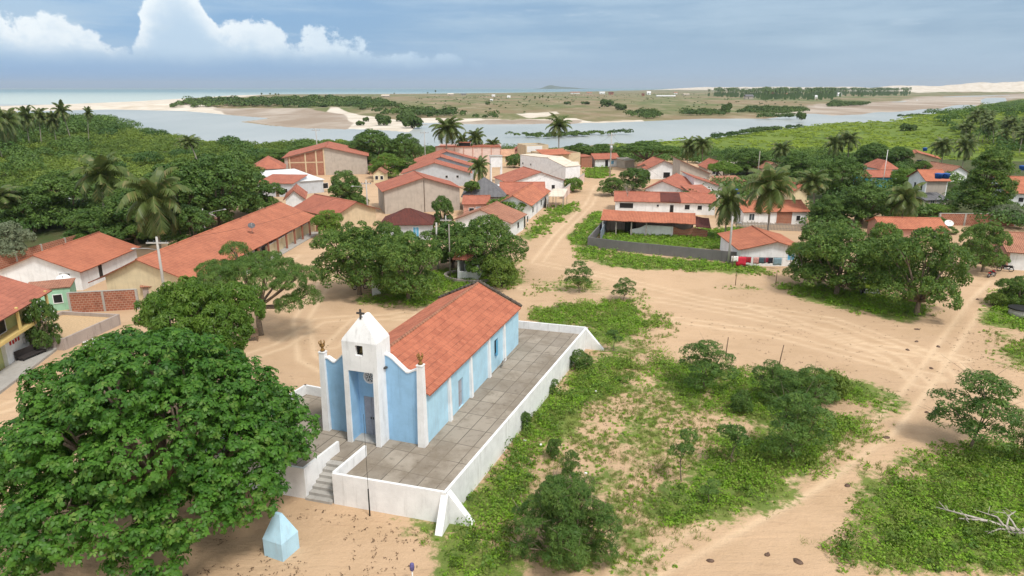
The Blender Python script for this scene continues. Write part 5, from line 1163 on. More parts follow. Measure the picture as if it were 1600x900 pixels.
# --- the big almond tree in the foreground
def almond():
    rg = np.random.default_rng(77); e = empty('almond_tree', (-19.7, 33.2, 0), 0, 'huge dense almond tree with big glossy leaves filling the lower left corner', 'tree')
    L = []; r_ = random.Random(8)
    for i in range(17):
        a = i*2.4; q = 6.3*math.sqrt((i+.6)/17); z = 9.3-.118*q*q-.5*(i % 2); rr = 2.35-.06*q+r_.random()*.35; L.append((q*math.cos(a)*1.02, q*math.sin(a)*1.0, z, rr, rr, rr*.66))
    for i in range(12): a = i*2*PI/12+.2; L.append((6.5*math.cos(a), 6.3*math.sin(a)*1.03, 3.5+.5*r_.random()+.6*(i % 2), 1.9, 1.9, 1.15))
    L.append((0, 0, 5.2, 5.6, 5.6, 3.0))
    L += [(6.9, 2.2, 4.6, 1.7, 1.6, 1.0), (6.6, -2.6, 3.4, 1.5, 1.5, 1.0), (-3.5, -6.6, 2.9, 1.8, 1.6, 1.1), (3.0, -6.4, 2.7, 1.6, 1.5, 1.0)]
    limb_set((0, 0, 0), L[:17], .5, rg, .3).build('trunk', BARK, e)
    P_, O = lobes_to_clumps(L, .86, rg, -.55)
    # small twig-end rosettes: five to eight broad leaves round each twig tip
    K = len(P_); sub = 19; i = np.repeat(np.arange(K), sub); d = unit(rg.normal(size=(len(i), 3))+O[i]*.9+np.array([0, 0, .35])); tips = P_[i]+d*(.25+.42*rg.random((len(i), 1)))*np.array([1.25, 1.25, .62])
    per = 7; j = np.repeat(np.arange(len(tips)), per); ax = unit(d+np.array([0, 0, .7])+rg.normal(size=d.shape)*.25)[j]; ang = (np.tile(np.arange(per), len(tips))*2*PI/per+rg.random(len(j)))
    u = unit(np.cross(ax, np.array([.3, .2, 1.0])+rg.normal(size=3)*.1)); v = np.cross(ax, u); rad = u*np.cos(ang)[:, None]+v*np.sin(ang)[:, None]
    nn = unit(ax*1.0+rad*.38); LLn = .15+.12*rg.random(len(j)); c = tips[j]+rad*LLn[:, None]*.5-ax*.03
    V, F = leafquads(c, nn, LLn, LLn*.56, rg, .10, dirv=rad*3)
    kt = rg.normal(size=K); tone = np.clip(.45+.17*kt[i][j]+.14*rg.normal(size=len(tips))[j]+.10*rg.normal(size=len(j)), 0, 1); t2 = rg.random(len(tips))[j]*.9+.08*rg.random(len(j))
    mesh_np('crown', V, F, LM['almond'], e, attrs=dict(tone=('FACE', tone), tone2=('FACE', t2))); e.scale = (.95, 1.0, 1.05)
almond()
def mango():
    L = rlobes(5, 9, 3.3, 2.0, 9.2, 2.1); e = make_tree('mango_tree', L, .62, .48, 85, .34, .10, LM['mango'], r0=.32, seed=15, droop=1.0, label='bright green fine-leaved tree directly behind the huge almond tree')
    e.location = (-22.8, 45.6, 0); e.scale = (.90, .90, 1.12)
    L = [(math.cos(a)*q, math.sin(a)*q, 6.6-.25*q+((i*7) % 3)*.3, 1.7, 1.7, .8) for i, (a, q) in enumerate([(0, 0), (.3, 2.6), (1.4, 2.4), (2.5, 2.7), (3.5, 2.8), (4.6, 2.4), (5.5, 3.0), (.0, 4.8), (2.9, 4.6), (5.9, 4.4), (4.0, 4.2)])]
    L += [(5.6, -1.0, 4.0, 1.3, 1.2, .8), (4.2, -2.4, 3.6, 1.2, 1.2, .8), (-4.6, -.6, 4.4, 1.3, 1.2, .8), (-2.6, 2.0, 7.6, 1.3, 1.2, .7)]
    e = make_tree('feathery_tree', L, .62, .46, 95, .30, .05, LM['feather'], r0=.3, seed=16, droop=1.0, flat=.6, label='feathery spreading tree with leaning trunk over the sandy street, by the long cream building', fork=.5, base=(0, 0, 0))
    e.location = (-24.9, 63.6, 0); e.scale = (.92, .92, 1.06)
mango()
for a in [
 ('neem0', 562, 460, 345, 138, 'broad neem tree on the left half of the green island before the church roof'),
 ('neem1', 640, 471, 360, 118, 'dark rounded neem tree on the right half of the pair shading a motorcycle'),
 ('neem2', 606, 436, 345, 108, 'neem tree crown filling the gap between the two front neem trees'),
 ('bright0', 515, 372, 327, 50, 'small bright tree behind the broad neem, by the sandy street'),
 ('round0', 707, 418, 343, 104, 'dark tree behind the two tall posts in the middle'),
 ('neem3', 760, 432, 334, 132, 'dense neem tree right of the tall posts, in front of the columned house'),
 ('bush0', 783, 448, 398, 58, 'bushy shrub beside the white roofed wayside shrine'),
 ('bush2', 793, 338, 309, 78, 'clipped dark hedge-like bush between two orange roofs'),
 ('round1', 692, 362, 304, 40, 'upright dark tree against the grey block gable'),
 ('pom', 738, 328, 282, 27, 'thin-stemmed tree with a small round top before the slate roof'),
 ('round2', 541, 333, 265, 68, 'round dark street tree by the hipped orange roof'),
 ('round0', 583, 262, 199, 84, 'large dark tree rising behind the unfinished building'),
 ('round1', 634, 262, 207, 56, 'dark tree right of the large one behind the unfinished building'),
 ('bright1', 606, 278, 238, 60, 'mid-green tree in front of the pair of large dark trees'),
 ('round2', 640, 276, 246, 42, 'small dark tree left of the staggered gables'),
 ('neem3', 550, 250, 222, 30, 'small tree above the roof of the unfinished building'),
 ('umb', 1008, 264, 219, 100, 'wide dark umbrella-shaped tree beyond the street end'),
 ('round0', 905, 256, 222, 60, 'dark tree below the lone palm at the street end'),
 ('round2', 940, 252, 224, 60, 'dark tree left of the umbrella tree, behind the transformer pole'),
 ('neem0', 956, 306, 276, 48, 'dark rounded street tree, front one of two at the top right of the street'),
 ('round1', 988, 297, 261, 48, 'dark green street tree behind the front one at the top right of the street'),
 ('neem1', 1306, 460, 348, 150, 'huge spreading neem tree left of the parked green vehicle'),
 ('neem2', 1432, 492, 352, 138, 'huge neem tree with thick crown right of the parked green vehicle'),
 ('neem3', 1372, 447, 346, 108, 'neem tree behind the parked green vehicle, between the two huge ones'),
 ('neem0', 1535, 425, 345, 90, 'dense clipped-looking neem tree beside the red motorbike'),
 ('neem2', 1264, 447, 372, 74, 'lower neem tree at the left end of the huge neem group, by the washing house'), ('neem1', 1402, 446, 372, 78, 'low leafy neem filling the gap right behind the parked green vehicle'),
 ('round1', 1312, 312, 243, 78, 'rounded bushy tree rising right of the big palm'),
 ('round0', 1345, 350, 283, 92, 'lush dark tree behind the little white washing house'),
 ('round2', 1290, 356, 303, 56, 'dark tree right of the red-and-white split house'),
 ('bush1', 1275, 388, 345, 60, 'dark bushes at the back right corner of the washing house'),
 ('tall0', 1535, 342, 227, 100, 'tall leafy tree standing above the right-hand roofs'),
 ('umbbright', 1128, 288, 250, 58, 'flat bright green tree right of the small gabled house'),
 ('round1', 1168, 272, 231, 66, 'dark tree left of the small palm before the marsh'),
 ('round2', 1243, 278, 236, 66, 'dark tree between the small palm and the marsh'),
 ('round0', 1207, 286, 262, 36, 'dark low tree under the small tiled roof'),
 ('round0', 1362, 262, 221, 62, 'dark tree before the marsh, above the rounded tree'),
 ('round1', 1402, 262, 228, 48, 'small dark tree before the marsh left of the cream house'),
 ('bright0', 1410, 300, 262, 52, 'green tree between the turquoise house and the cream house'),
 ('neem1', 1440, 276, 250, 36, 'little tree under the gable of the cream house'),
 ('bright1', 1400, 345, 296, 58, 'yellowish green bushy tree left of the palm by the lean-to'),
 ('bush2', 1462, 338, 318, 60, 'bright bushes below the planked lean-to'),
 ('grey0', 1570, 352, 318, 60, 'grey-green bushy growth before the right edge house'),
 ('round2', 1460, 362, 338, 60, 'dark small tree behind the huge right neem tree'),
 ('bush0', 1590, 350, 330, 40, 'low bush at the right edge behind the brick wall'),
 ('neem2', 1590, 478, 430, 62, 'leafy bush at the right edge above the round grey well'),
 ('bush0', 1555, 478, 455, 30, 'low leafy plant by the short post at right'),
 # left woods
 ('round0', 108, 350, 262, 120, 'dark tree left of the left-hand palm'), ('round1', 55, 362, 290, 90, 'dark low tree right above the pale-roofed hut'),
 ('round2', 215, 382, 292, 110, 'dark tree between the two big left palms'), ('round0', 285, 362, 246, 128, 'tall dark tree right of the front left palm'),
 ('round1', 345, 352, 240, 130, 'very wide dark tree behind the ridge of the long cream building'), ('round2', 398, 334, 268, 96, 'dark tree overhanging the far end of the long cream roof'),
 ('round1', 300, 395, 318, 84, 'dark tree hugging the back of the long cream roof'), ('grey0', 18, 412, 345, 80, 'pale grey-green tree at the left edge by the brick wall'),
 ('round0', 150, 380, 322, 90, 'dark tree over the end of the long brick wall'), ('bush2', 128, 385, 362, 36, 'bright bush growing over the long brick wall'),
 ('round2', 20, 350, 322, 60, 'dark bush beside the pale-roofed hut at the left edge'), ('neem2', 250, 330, 282, 80, 'dark tree far behind the front left palm'),
 ('neem1', 430, 262, 232, 60, 'tree behind the small red hipped roof'), ('neem3', 480, 248, 224, 60, 'tree behind the left shoulder of the unfinished building'), ('bush2', 476, 300, 286, 14, 'small bush in the corner of two orange roofs'),
 ('neem2', 395, 300, 255, 60, 'dark tree left of the small red hipped roof'), ('round2', 520, 240, 222, 40, 'far tree crown on the skyline above the unfinished building'),
 ('round0', 825, 262, 240, 20, 'small dark tree between red roof and white flat-topped house'), ('bush1', 805, 262, 240, 30, 'dark shrub behind the tank tower'),
 ('bush2', 895, 300, 277, 34, 'climbing bush on top of the pink garden wall'), ('bush1', 1006, 290, 262, 22, 'dark shrub before the white gable'), ('bush1', 1022, 312, 290, 40, 'low dark bushes between the white house and gable'),
 # saplings on the field
 ('sap0', 905, 457, 405, 50, 'young neem sapling on the grass tuft where the roads meet'), ('sap1', 974, 469, 431, 44, 'lopsided little sapling at the corner of the lush grass'),
 ('sap2', 1101, 612, 531, 84, 'dark young tree at the left of the field thicket, by a leaning post'), ('sap3', 1238, 717, 612, 118, 'young neem tree with slim trunk in front of the field thicket'),
 ('sap0', 1200, 628, 562, 72, 'young tree at the back left of the field thicket'), ('sap1', 1262, 648, 570, 96, 'young tree at the back right of the field thicket'), ('bush1', 1158, 646, 612, 36, 'low dark bush inside the field'), ('bush0', 1295, 625, 580, 60, 'leafy shrub at the right end of the field thicket'),
 ('bush1', 1225, 612, 577, 60, 'dark shrub in the middle of the field thicket'), ('sap2', 1515, 702, 580, 128, 'young neem tree standing alone by the dirt road at right'), ('sap3', 1606, 728, 640, 70, 'young tree cut by the right edge of the field'),
 ('thin0', 1064, 752, 672, 46, 'thin leaning sapling on the bare sandy patch'), ('thin1', 1142, 727, 657, 58, 'two-tiered thin sapling left of the slim-trunked neem'), ('thin0', 1108, 786, 752, 34, 'tiny sapling near the edge of the dirt road'),
 ('bush1', 864, 716, 684, 24, 'tiny dark bush left in the field near the church wall'), ('sap1', 890, 752, 700, 40, 'sparse small shrub above the big feathery bush'), ('thin1', 958, 550, 512, 30, 'tiny sapling beyond the far corner of the terrace'),
 ('bush1', 908, 576, 549, 38, 'dark bush against the outside of the terrace wall'), ('bush1', 857, 612, 592, 30, 'creeping shrub half way down the terrace wall'), ('bush1', 818, 668, 640, 26, 'dark creeper clump low on the terrace wall'),
 ('bush2', 165, 556, 524, 56, 'white-flowering shrub left of the bright fine-leaved tree'), ('round1', 74, 548, 464, 50, 'small white-blossomed tree beside the corner shop'),
 ('bush0', 1600, 620, 650-90, 30, 'bush at the far right margin of the road'), ('bush0', 385, 393, 365, 36, 'shrub on the cream boundary wall') ]:
    if a[6-1].startswith('bush at the far right margin'): continue
    plant(*a)
# the large feathery bush in the front of the field
def feathery_bush():
    rb = random.Random(17); L = [(0, 0, 2.4, 1.2, 1.2, 1.6)]
    for i in range(36): u = i/35; z = .5+4.6*u; q = (1.5+1.2*math.sin(PI*min(1, u*1.15)))*(.55+.6*rb.random())*(1 if u < .8 else .55); a = i*2.4+rb.random()*.9; r = .34+.34*rb.random(); L.append((q*math.cos(a)*1.15, q*math.sin(a), z+rb.uniform(-.3, .3), r, r, r*1.1))
    e = make_tree('feathery_bush', L, .52, .36, 80, .27, .045, LM['feather'], r0=.12, seed=41, droop=1.6, label='large dark feathery bush at the bottom of the field right of the terrace', cat='bush', lo=-.6, fork=.2)
    g = G(880, 868); e.location = (g.x, g.y, 0); e.scale = (.88, .88, .76)
feathery_bush()
for a in [('palm0', 697, 256, 181, 62, 'tallest coconut palm with full round crown behind the pink building', .3), ('palm2', 743, 252, 199, 36, 'medium coconut palm right of the tallest one behind the pink building', 1), ('palm2', 722, 252, 206, 28, 'small coconut palm between two taller ones behind the pink building', 2),
 ('palm1', 873, 256, 180, 52, 'lone coconut palm above the street end', 1.2), ('palm2', 770, 252, 214, 30, 'small palm at the right end of the pink building', .4), ('palm2', 1073, 262, 213, 36, 'left palm of the pair behind the steep single slope', 2), ('palm0', 1097, 264, 212, 42, 'right palm of the pair behind the steep single slope', 3),
 ('palm2', 1218, 262, 219, 40, 'small palm before the green marsh', .4), ('palm0', 1198, 386, 258, 104, 'big coconut palm with wide drooping crown before the split white house', 1.5), ('palm2', 1132, 374, 286, 66, 'coconut palm at the right end of the long white house', 2.2),
 ('palm1', 1272, 348, 266, 66, 'coconut palm between the cream gable and the dark trees', 3.0), ('palm2', 1300, 258, 208, 40, 'left one of the two palms before the marsh', .6), ('palm0', 1324, 258, 204, 46, 'right one of the two palms before the marsh', 2.6),
 ('palm2', 1405, 360, 284, 72, 'coconut palm in front of the low orange roof behind the street trees', .9), ('palm0', 1470, 266, 214, 46, 'palm right behind the cream house', 1.9), ('palm2', 1503, 264, 211, 40, 'palm left of the tall leafy tree', 2.9),
 ('palm0', 168, 372, 238, 100, 'big coconut palm at left, taller one of the two', .2), ('palm2', 252, 404, 262, 112, 'big coconut palm at left in front, near the power pole', 1.3), ('palm3', 312, 266, 212, 48, 'windblown palm on the skyline at left', 2.3), ('palm1', -6, 372, 292, 80, 'palm frond crown cut by the left edge', .5),
 ('palm2', 748, 296, 243, 40, 'shaggy palm beside the white tank tower', 1.1), ('palm0', 48, 236, 164, 36, 'leftmost tall palm on the wooded hill', 0), ('palm1', 66, 232, 168, 34, 'second tall palm on the wooded hill', 1), ('palm0', 90, 232, 173, 30, 'third palm on the wooded hill, low crown', 2),
 ('palm1', 114, 232, 159, 34, 'tallest palm on the wooded hill', 3), ('palm3', 140, 228, 167, 20, 'slender palm at the right end of the wooded hill', .3), ('palm2', 20, 245, 162, 50, 'shaggy palm at the far left of the wooded hill', 4), ('palm2', 4, 250, 160, 50, 'palm cut by the left edge on the wooded hill', 5)]:
    plant(*a[:6], rot=a[6])
r_ = random.Random(3)
for i in range(46):      # palms on the wooded hill at right
    px = 1505+r_.random()*150; base = 252-(px-1500)*.2-r_.random()*42+ (8 if px > 1580 else 0); plant('palm%d' % (i % 4), px, base, base-30-r_.random()*12, 22+r_.random()*10, 'coconut palm among many on the wooded hill at the right edge', group='palms on the right-hand hill', rot=r_.random()*6)
# bare trees
def bare_tree(px, base, top, label, seed, spread=.5, name='bare_tree'):
    g = G(px, base); h = zat(g.x, g.y, top); e = empty(name, (g.x, g.y, 0), 0, label, 'tree'); rg = random.Random(seed); m = MB()
    def br(p, d, L, r, n):
        q = p+d*L; m.tube([p, p.lerp(q, .5)+Vector((rg.uniform(-.06, .06)*L,)*3), q], [r, r*.8, r*.55], 5)
        if n:
            for _ in range(3): br(q, (d+Vector((rg.uniform(-1, 1), rg.uniform(-1, 1), rg.uniform(-.2, .8)))*spread*1.3).normalized(), L*.68, r*.5, n-1)
    br(Vector((0, 0, -.1)), Vector((0, 0, 1)), h*.36, .10, 4); m.build('trunk', GWOOD, e)
bare_tree(979, 330, 283, 'leafless tree in front of the long white house', 3)
bare_tree(1026, 362, 326, 'leafless shrubby tree in front of the open shed', 5, .7)
# --- masses nobody could count
def scrub(name, polys, n, hr, per, ll, mat, seed, lw=.6, flat=.7, kind_name=None, zadd=0.0, aspect=1.5, thin=None, avoid=None, up=.3):
    rg = np.random.default_rng(seed); X, Y = [], []
    W_ = W(polys); areas = []
    for p in W_:
        a = 0
        for (x0, y0), (x1, y1) in zip(p, p[1:]+p[:1]): a += x0*y1-x1*y0
        areas.append(abs(a)/2)
    for p, a in zip(W_, areas):
        k_ = int(n*a/sum(areas))+1; xs = [q[0] for q in p]; ys = [q[1] for q in p]; got = 0; tries = 0
        while got < k_ and tries < 60:
            x = rg.uniform(min(xs), max(xs), k_*2); y = rg.uniform(min(ys), max(ys), k_*2); ok = inpoly(x, y, p) & (np.abs(x) < y*.86+14)
            if thin is not None: ok &= fbm(x/thin[0], y/thin[0], seed, 3) > thin[1]
            for av in (avoid or []): ok &= ~inpoly(x, y, av)
            x, y = x[ok][:k_-got], y[ok][:k_-got]; X.append(x); Y.append(y); got += len(x); tries += 1
    X = np.concatenate(X); Y = np.concatenate(Y); H = rg.uniform(hr[0], hr[1], len(X))*(.35+1.3*fbm(X/22, Y/22, seed)); z = terrain_z(X, Y)
    D = np.hypot(X, Y)
    cc = np.stack([X, Y, z+H*.45+zadd], 1); r_ = H*aspect*.5
    K = len(X); i = np.repeat(np.arange(K), per); N = len(i); d = unit(rg.normal(size=(N, 3))); d[:, 2] = np.abs(d[:, 2])*1.1-.2
    p = cc[i]+d*(r_[i]*(.7+.35*rg.random(N)))[:, None]*np.array([1, 1, flat/aspect*1.25]); nn = unit(d+rg.normal(size=(N, 3))*.4+np.array([0, 0, up]))
    sz = ll*(.7+.6*rg.random(N)); V, F = leafquads(p, nn, sz, sz*lw, rg, .12)
    t = np.clip(.5+.25*rg.normal(size=K)[i]+.16*rg.normal(size=N)+1.7*(fbm(X/34, Y/34, seed+5)-.5)[i], 0, 1)
    o = mesh_np(name, V, F, mat, attrs=dict(tone=('FACE', t), tone2=('FACE', rg.random(N)))); tag(o, kind='stuff'); return o
LEFTW = [[(-300,300),(60,320),(200,300),(300,330),(390,262),(450,242),(520,230),(560,222),(470,229),(400,232),(300,227),(220,217),(180,205),(60,210),(-300,205)]]
scrub('hillside_scrub', LEFTW, 3600, (1.4, 3.2), 115, .62, LM['scrub'], 1)
scrub('hillside_tree_clumps', LEFTW, 70, (4.5, 7.0), 420, .75, LM['dark'], 14, thin=(45, .52))
scrub('wooded_hill_thicket', [[(-300,262),(0,262),(60,235),(120,228),(185,222),(178,200),(150,192),(80,200),(-300,190)]], 520, (5, 8.5), 150, .95, LM['dark'], 2)
scrub('village_edge_thicket', [[(400,262),(450,240),(560,226),(650,236),(700,240),(850,240),(1000,236),(1060,243),(1300,247),(1430,252),(1430,262),(1300,262),(1060,256),(1000,258),(900,252),(640,250),(600,248),(560,240),(440,262)],[(1270,330),(1300,300),(1380,300),(1400,330),(1440,330),(1480,345),(1380,345)],[(1105,300),(1160,290),(1165,318),(1125,330)],[(1268,262),(1300,262),(1300,300),(1268,300)],[(1262,335),(1300,330),(1340,360),(1275,392)],[(1480,285),(1500,285),(1500,335),(1480,335)],[(1400,262),(1440,262),(1430,330),(1400,330)],[(1060,318),(1160,352),(1165,340),(1120,322)],[(1540,352),(1600,345),(1640,345),(1640,362),(1540,362)],[(0,395),(60,370),(150,372),(220,380),(240,372),(330,350),(390,318),(390,270),(250,330),(60,335),(-100,340),(-100,400)]], 1300, (2.0, 4.2), 110, .55, LM['dark'], 3)
scrub('marsh_thicket', MARSH, 9000, (.45, 1.0), 22, 1.1, LM['marsh'], 4, thin=(30, .30), aspect=4.5, up=1.6, avoid=[pxpoly([(1250,212),(1480,224),(1500,240),(1420,238),(1300,222)])] if False else None)
scrub('right_hill_thicket', [[(1440,196),(1500,178),(1535,168),(1600,160),(1750,155),(1750,262),(1600,252),(1530,236),(1480,214)]], 1300, (3, 7), 80, 1.1, LM['dark'], 5)
scrub('far_shore_thicket', [[(262,171),(330,164),(420,158.5),(560,158),(600,166),(640,176),(560,172),(520,170.5),(380,170.5)],[(380,170),(540,171),(600,180),(650,186),(740,182),(640,174)],[(300,166),(370,160),(440,158),(540,158),(400,165)]], 2600, (3.5, 7.5), 42, 2.2, LM['farveg'], 6, thin=(60, .36))
scrub('far_field_bushes', [[(980,184),(1015,187),(1035,184),(1025,176),(1000,175)],[(1055,180),(1130,182),(1140,177),(1090,173)],[(1150,178),(1230,179),(1262,176),(1255,170),(1170,170)],[(1180,187),(1250,187),(1255,184),(1190,184)],[(1290,168),(1345,166),(1360,163),(1300,160)],[(740,186),(780,187),(775,183)]], 620, (3, 5.5), 40, 1.6, LM['farveg'], 7)
scrub('far_pasture_shrubs', [[(640,152),(1000,146),(1300,148),(1260,166),(1040,172),(880,174),(760,184),(660,186),(640,172)]], 420, (1.2, 3.2), 26, 1.3, LM['farveg'], 17, thin=(80, .44))
scrub('river_mangroves', [[(785,214),(860,216),(930,212),(985,210),(985,207.5),(930,209),(860,211)],[(880,214),(935,212),(930,209),(890,210)],[(1110,216),(1180,207),(1240,203),(1250,205),(1180,210),(1120,219)],[(1400,190),(1440,188),(1445,184),(1420,184)]], 200, (1.8, 3.2), 60, .9, LM['farveg'], 8)
def palm_grove():     # far-off grove that reads as one dark mass of palms
    rg = np.random.default_rng(9); Vs, Fs = [], []; nv = 0; T = []
    for pl, n in (([(1270,153),(1420,150),(1425,144),(1270,146)], 330), ([(1190,157),(1300,157),(1300,147),(1190,149)], 200), ([(1105,151),(1200,155),(1200,149),(1120,148)], 110)):
        p = pxpoly(pl); xs = [q[0] for q in p]; ys = [q[1] for q in p]; c = 0
        while c < n:
            x, y = rg.uniform(min(xs), max(xs)), rg.uniform(min(ys), max(ys))
            if not inpoly(np.array([x]), np.array([y]), p)[0]: continue
            c += 1; h = rg.uniform(15, 23); R_ = rg.uniform(5, 7.5)
            for k_ in range(9):
                a = k_*.7+rg.random(); d = np.array([math.cos(a), math.sin(a), 0]); s_ = np.array([-d[1], d[0], 0])*R_*.16; b = np.array([x, y, h]); e = rg.uniform(-.5, .7); m_ = b+d*R_*.55+np.array([0, 0, R_*e*.45+1]); t_ = b+d*R_+np.array([0, 0, R_*(e-.75)])
                Vs += [b-s_*.3, m_-s_, t_, m_+s_]; Fs.append((nv, nv+1, nv+2, nv+3)); nv += 4; T.append(rg.random())
            Vs += [(x-.35, y, -.5), (x+.35, y, -.5), (x+.25, y, h), (x-.25, y, h)]; Fs.append((nv, nv+1, nv+2, nv+3)); nv += 4; T.append(.1)
            Vs += [(x-3.2, y-1, 1), (x+3.2, y+1, 1), (x+3.0, y+1, h*.5), (x-3.0, y, h*.45)]; Fs.append((nv, nv+1, nv+2, nv+3)); nv += 4; T.append(.2)
    o = mesh_np('distant_palm_grove', np.array(Vs), np.array(Fs), LM['farveg'], attrs=dict(tone=('FACE', T), tone2=('FACE', T))); tag(o, kind='stuff')
palm_grove()
for a in [(600, 196, 177, 26, 'dark bush on the pale sand bank beyond the river, left of two'), (645, 200, 178, 32, 'dark bush on the pale sand bank beyond the river, right of two'), (628, 190, 176, 20, 'small bush between the two on the sand bank'), (563, 196, 188, 14, 'low dark bush at the water edge of the sand bank'), (572, 190, 182, 10, 'tiny bush above the low one on the sand bank'),
  (948, 167, 154, 22, 'dark round tree on the far mound'), (970, 172, 161, 22, 'dark round tree right of the one on the far mound'), (886, 163, 158, 12, 'small dark tree left on the far mound'), (915, 163, 158, 14, 'small dark tree in the middle of the far mound'), (1252, 187, 174, 16, 'pointed dark bush on the little river islet'), (1418, 206, 192, 24, 'dark round bush on the edge of the marsh'), (1441, 197, 188, 14, 'small dark bush at the marsh tip'),
  (1134, 177, 160, 18, 'pale shrubby tree on the far bank left of the islet'), (762, 164, 158, 8, 'lone dot-like bush on the far pasture'), (505, 170, 163, 14, 'bush on the lower slope of the far dune')]:
    plant('farbush', *a)
rr_ = random.Random(12)
for i, (px, b_, t_) in enumerate(((408, 153, 145), (422, 153, 145), (432, 153, 145.5), (437, 153, 146), (848, 160, 148), (835, 158, 150), (842, 158, 151), (856, 160, 150), (884, 158, 151), (824, 158, 150), (617, 150, 145), (680, 148, 141), (667, 149, 144))):
    plant('palm3', px, b_, t_, 4.5, 'far-off solitary palm on the pasture beyond the river' if px > 800 else 'far-off palm on the dune skyline', group='far pasture palms' if px > 800 else 'far dune palms', rot=i)
# weeds and grass close by
def weeds():
    allp = LUSH; rg = np.random.default_rng(21); out = []
    for (polys, dens, hr, per, ll, lw, mat, nm, th) in ((LUSH, 10.0, (.25, .75), 17, .17, .10, LM['weed'], 'weeds', (3.2, .26)), (LUSH+SPARSE, 10.0, (.12, .36), 14, .26, .026, LM['dry'], 'dry_grass', (2.6, .36)), (SPARSE, 5.0, (.08, .26), 11, .13, .075, LM['weed'], 'sparse_weeds', (1.6, .42))):
        X, Y = [], []
        for p in W(polys):
            xs = [q[0] for q in p]; ys = [q[1] for q in p]; A_ = (max(xs)-min(xs))*(max(ys)-min(ys)); D0 = math.hypot(sum(xs)/len(xs), sum(ys)/len(ys)); dd = dens*min(1, (55/D0)**1.3); n = int(A_*dd); x = rg.uniform(min(xs), max(xs), n); y = rg.uniform(min(ys), max(ys), n)
            s_ = sdist(x, y, p); ok = (rg.random(len(x)) < sstep(-1.2, 3.0, s_+(fbm(x/2.5, y/2.5, 5)-.5)*4)) & (fbm(x/th[0], y/th[0], 3, 4) > th[1]) & (np.abs(x) < y*.83+5); X.append(x[ok]); Y.append(y[ok])
        X = np.concatenate(X); Y = np.concatenate(Y)
        ok = ~inpoly(X, Y, TERR); X, Y = X[ok], Y[ok]
        D = np.hypot(X, Y); K = len(X); H = rg.uniform(hr[0], hr[1], K)*(.5+fbm(X/4, Y/4, 8, 3)); i = np.repeat(np.arange(K), per); N = len(i)
        d = unit(rg.normal(size=(N, 3))); d[:, 2] = np.abs(d[:, 2]); r = (H[i]*.8)*(.3+.8*rg.random(N)); p = np.stack([X, Y, np.full(K, .02)], 1)[i]+d*r[:, None]
        nn = unit(d*.6+rg.normal(size=(N, 3))*.4+np.array([0, 0, .8])) if lw > .05 else unit(rg.normal(size=(N, 3))*np.array([1, 1, .3])); sc_ = (.75+.5*rg.random(N))*np.maximum(1, D[i]/60)
        if lw > .05: V, F = leafquads(p, nn, ll*sc_, lw*sc_, rg, .12)
        else: V, F = leafquads(p, nn, ll*sc_, lw*sc_, rg, .0, dirv=d*2+np.array([0, 0, 1.2]))
        t = np.clip(.5+.28*rg.normal(size=K)[i]+.15*rg.normal(size=N), 0, 1); o = mesh_np(nm, V, F, mat, attrs=dict(tone=('FACE', t), tone2=('FACE', rg.random(K)[i]))); tag(o, kind='stuff'); print(nm, N)
NRv, FRv = Vector((-3.6, 33.0)), Vector((7.2, 60.4)); _ax = Vector((-.965, .262)).normalized()
TERR = [tuple(NRv), tuple(FRv), tuple(FRv+_ax*14), tuple(NRv+_ax*16.5)]
weeds()
scrub('taller_herbs', [LUSH[2], LUSH[3], LUSH[4], LUSH[0], LUSH[1]], 420, (.35, 1.0), 46, .17, LM['scrub'], 31, avoid=[TERR])
scrub('taller_herbs', [LUSH[4], LUSH[2], LUSH[7], LUSH[8]], 300, (.3, .8), 40, .20, LM['bright'], 32, avoid=[TERR])
# ------------------------------------------------------------ small things
def pole(px, base, top, label, r0=.15, r1=.10, cross=0, mat=None, cat='pole', name='utility_pole', extra=None, arm=None, h=None, lean=0):
    g = G(px, base); h = h or zat(g.x, g.y, top); e = empty(name, (g.x, g.y, 0), 0, label, cat); m = MB()
    m.tube([(0, 0, -.3), (lean*.5, 0, h*.5), (lean, 0, h)], [r0, (r0+r1)/2, r1], 10); m.build('shaft', mat or CONCP, e)
    if cross:
        m = MB(); m.box(-cross/2, -.07, h-.75, cross/2, .07, h-.6); c = m.build('crossarm', mat or CONCP, e)
        for x in (-cross*.42, -cross*.15, cross*.15, cross*.42): m = MB(); m.lathe([(.05, 0), (.07, .05), (.04, .1), (.06, .15), (.02, .2)], (x, 0, h-.6), 8); m.build('insulator', GLASS, c)
    if arm:
        m = MB(); a = Vector(arm); s = Vector((0, 0, h*.82)); m.tube([s, s+a*.5+Vector((0, 0, .35)), s+a+Vector((0, 0, .5))], [.04, .035, .03], 6); b = m.build('lamp_arm', STEEL, e)
        q = s+a+Vector((0, 0, .5)); d = a.normalized()*.5; m = MB(); m.tube([q-d*.2, q+d*.5, q+d], [.06, .12, .07], 8); m.build('lamp_head', STEEL, b)
    if extra: extra(e, h)
    return e
pole(261, 482, 370, 'concrete power pole with crossarm in front of the long cream building', .18, .11, 2.4, arm=(-1.6, -1.4, 0))
pole(576, 352, 281, 'street lamp pole with crossarm by the round dark street tree', .16, .10, 1.8, arm=(-1.9, -1.2, 0))
pole(684, 422, 348, 'plain thick pole, left of the two tall posts before the shrine', .17, .12)
pole(703.5, 433, 350, 'thin tall post right of the thick plain pole, before the shrine', .10, .07, mat=GWOOD)
pole(698, 398, 337, 'pole with short crossarm behind the two tall posts', .12, .08, 1.6)
pole(1138, 412, 338, 'concrete pole at the right end of the dark garden wall', .17, .12, arm=(.6, -1.0, 0))
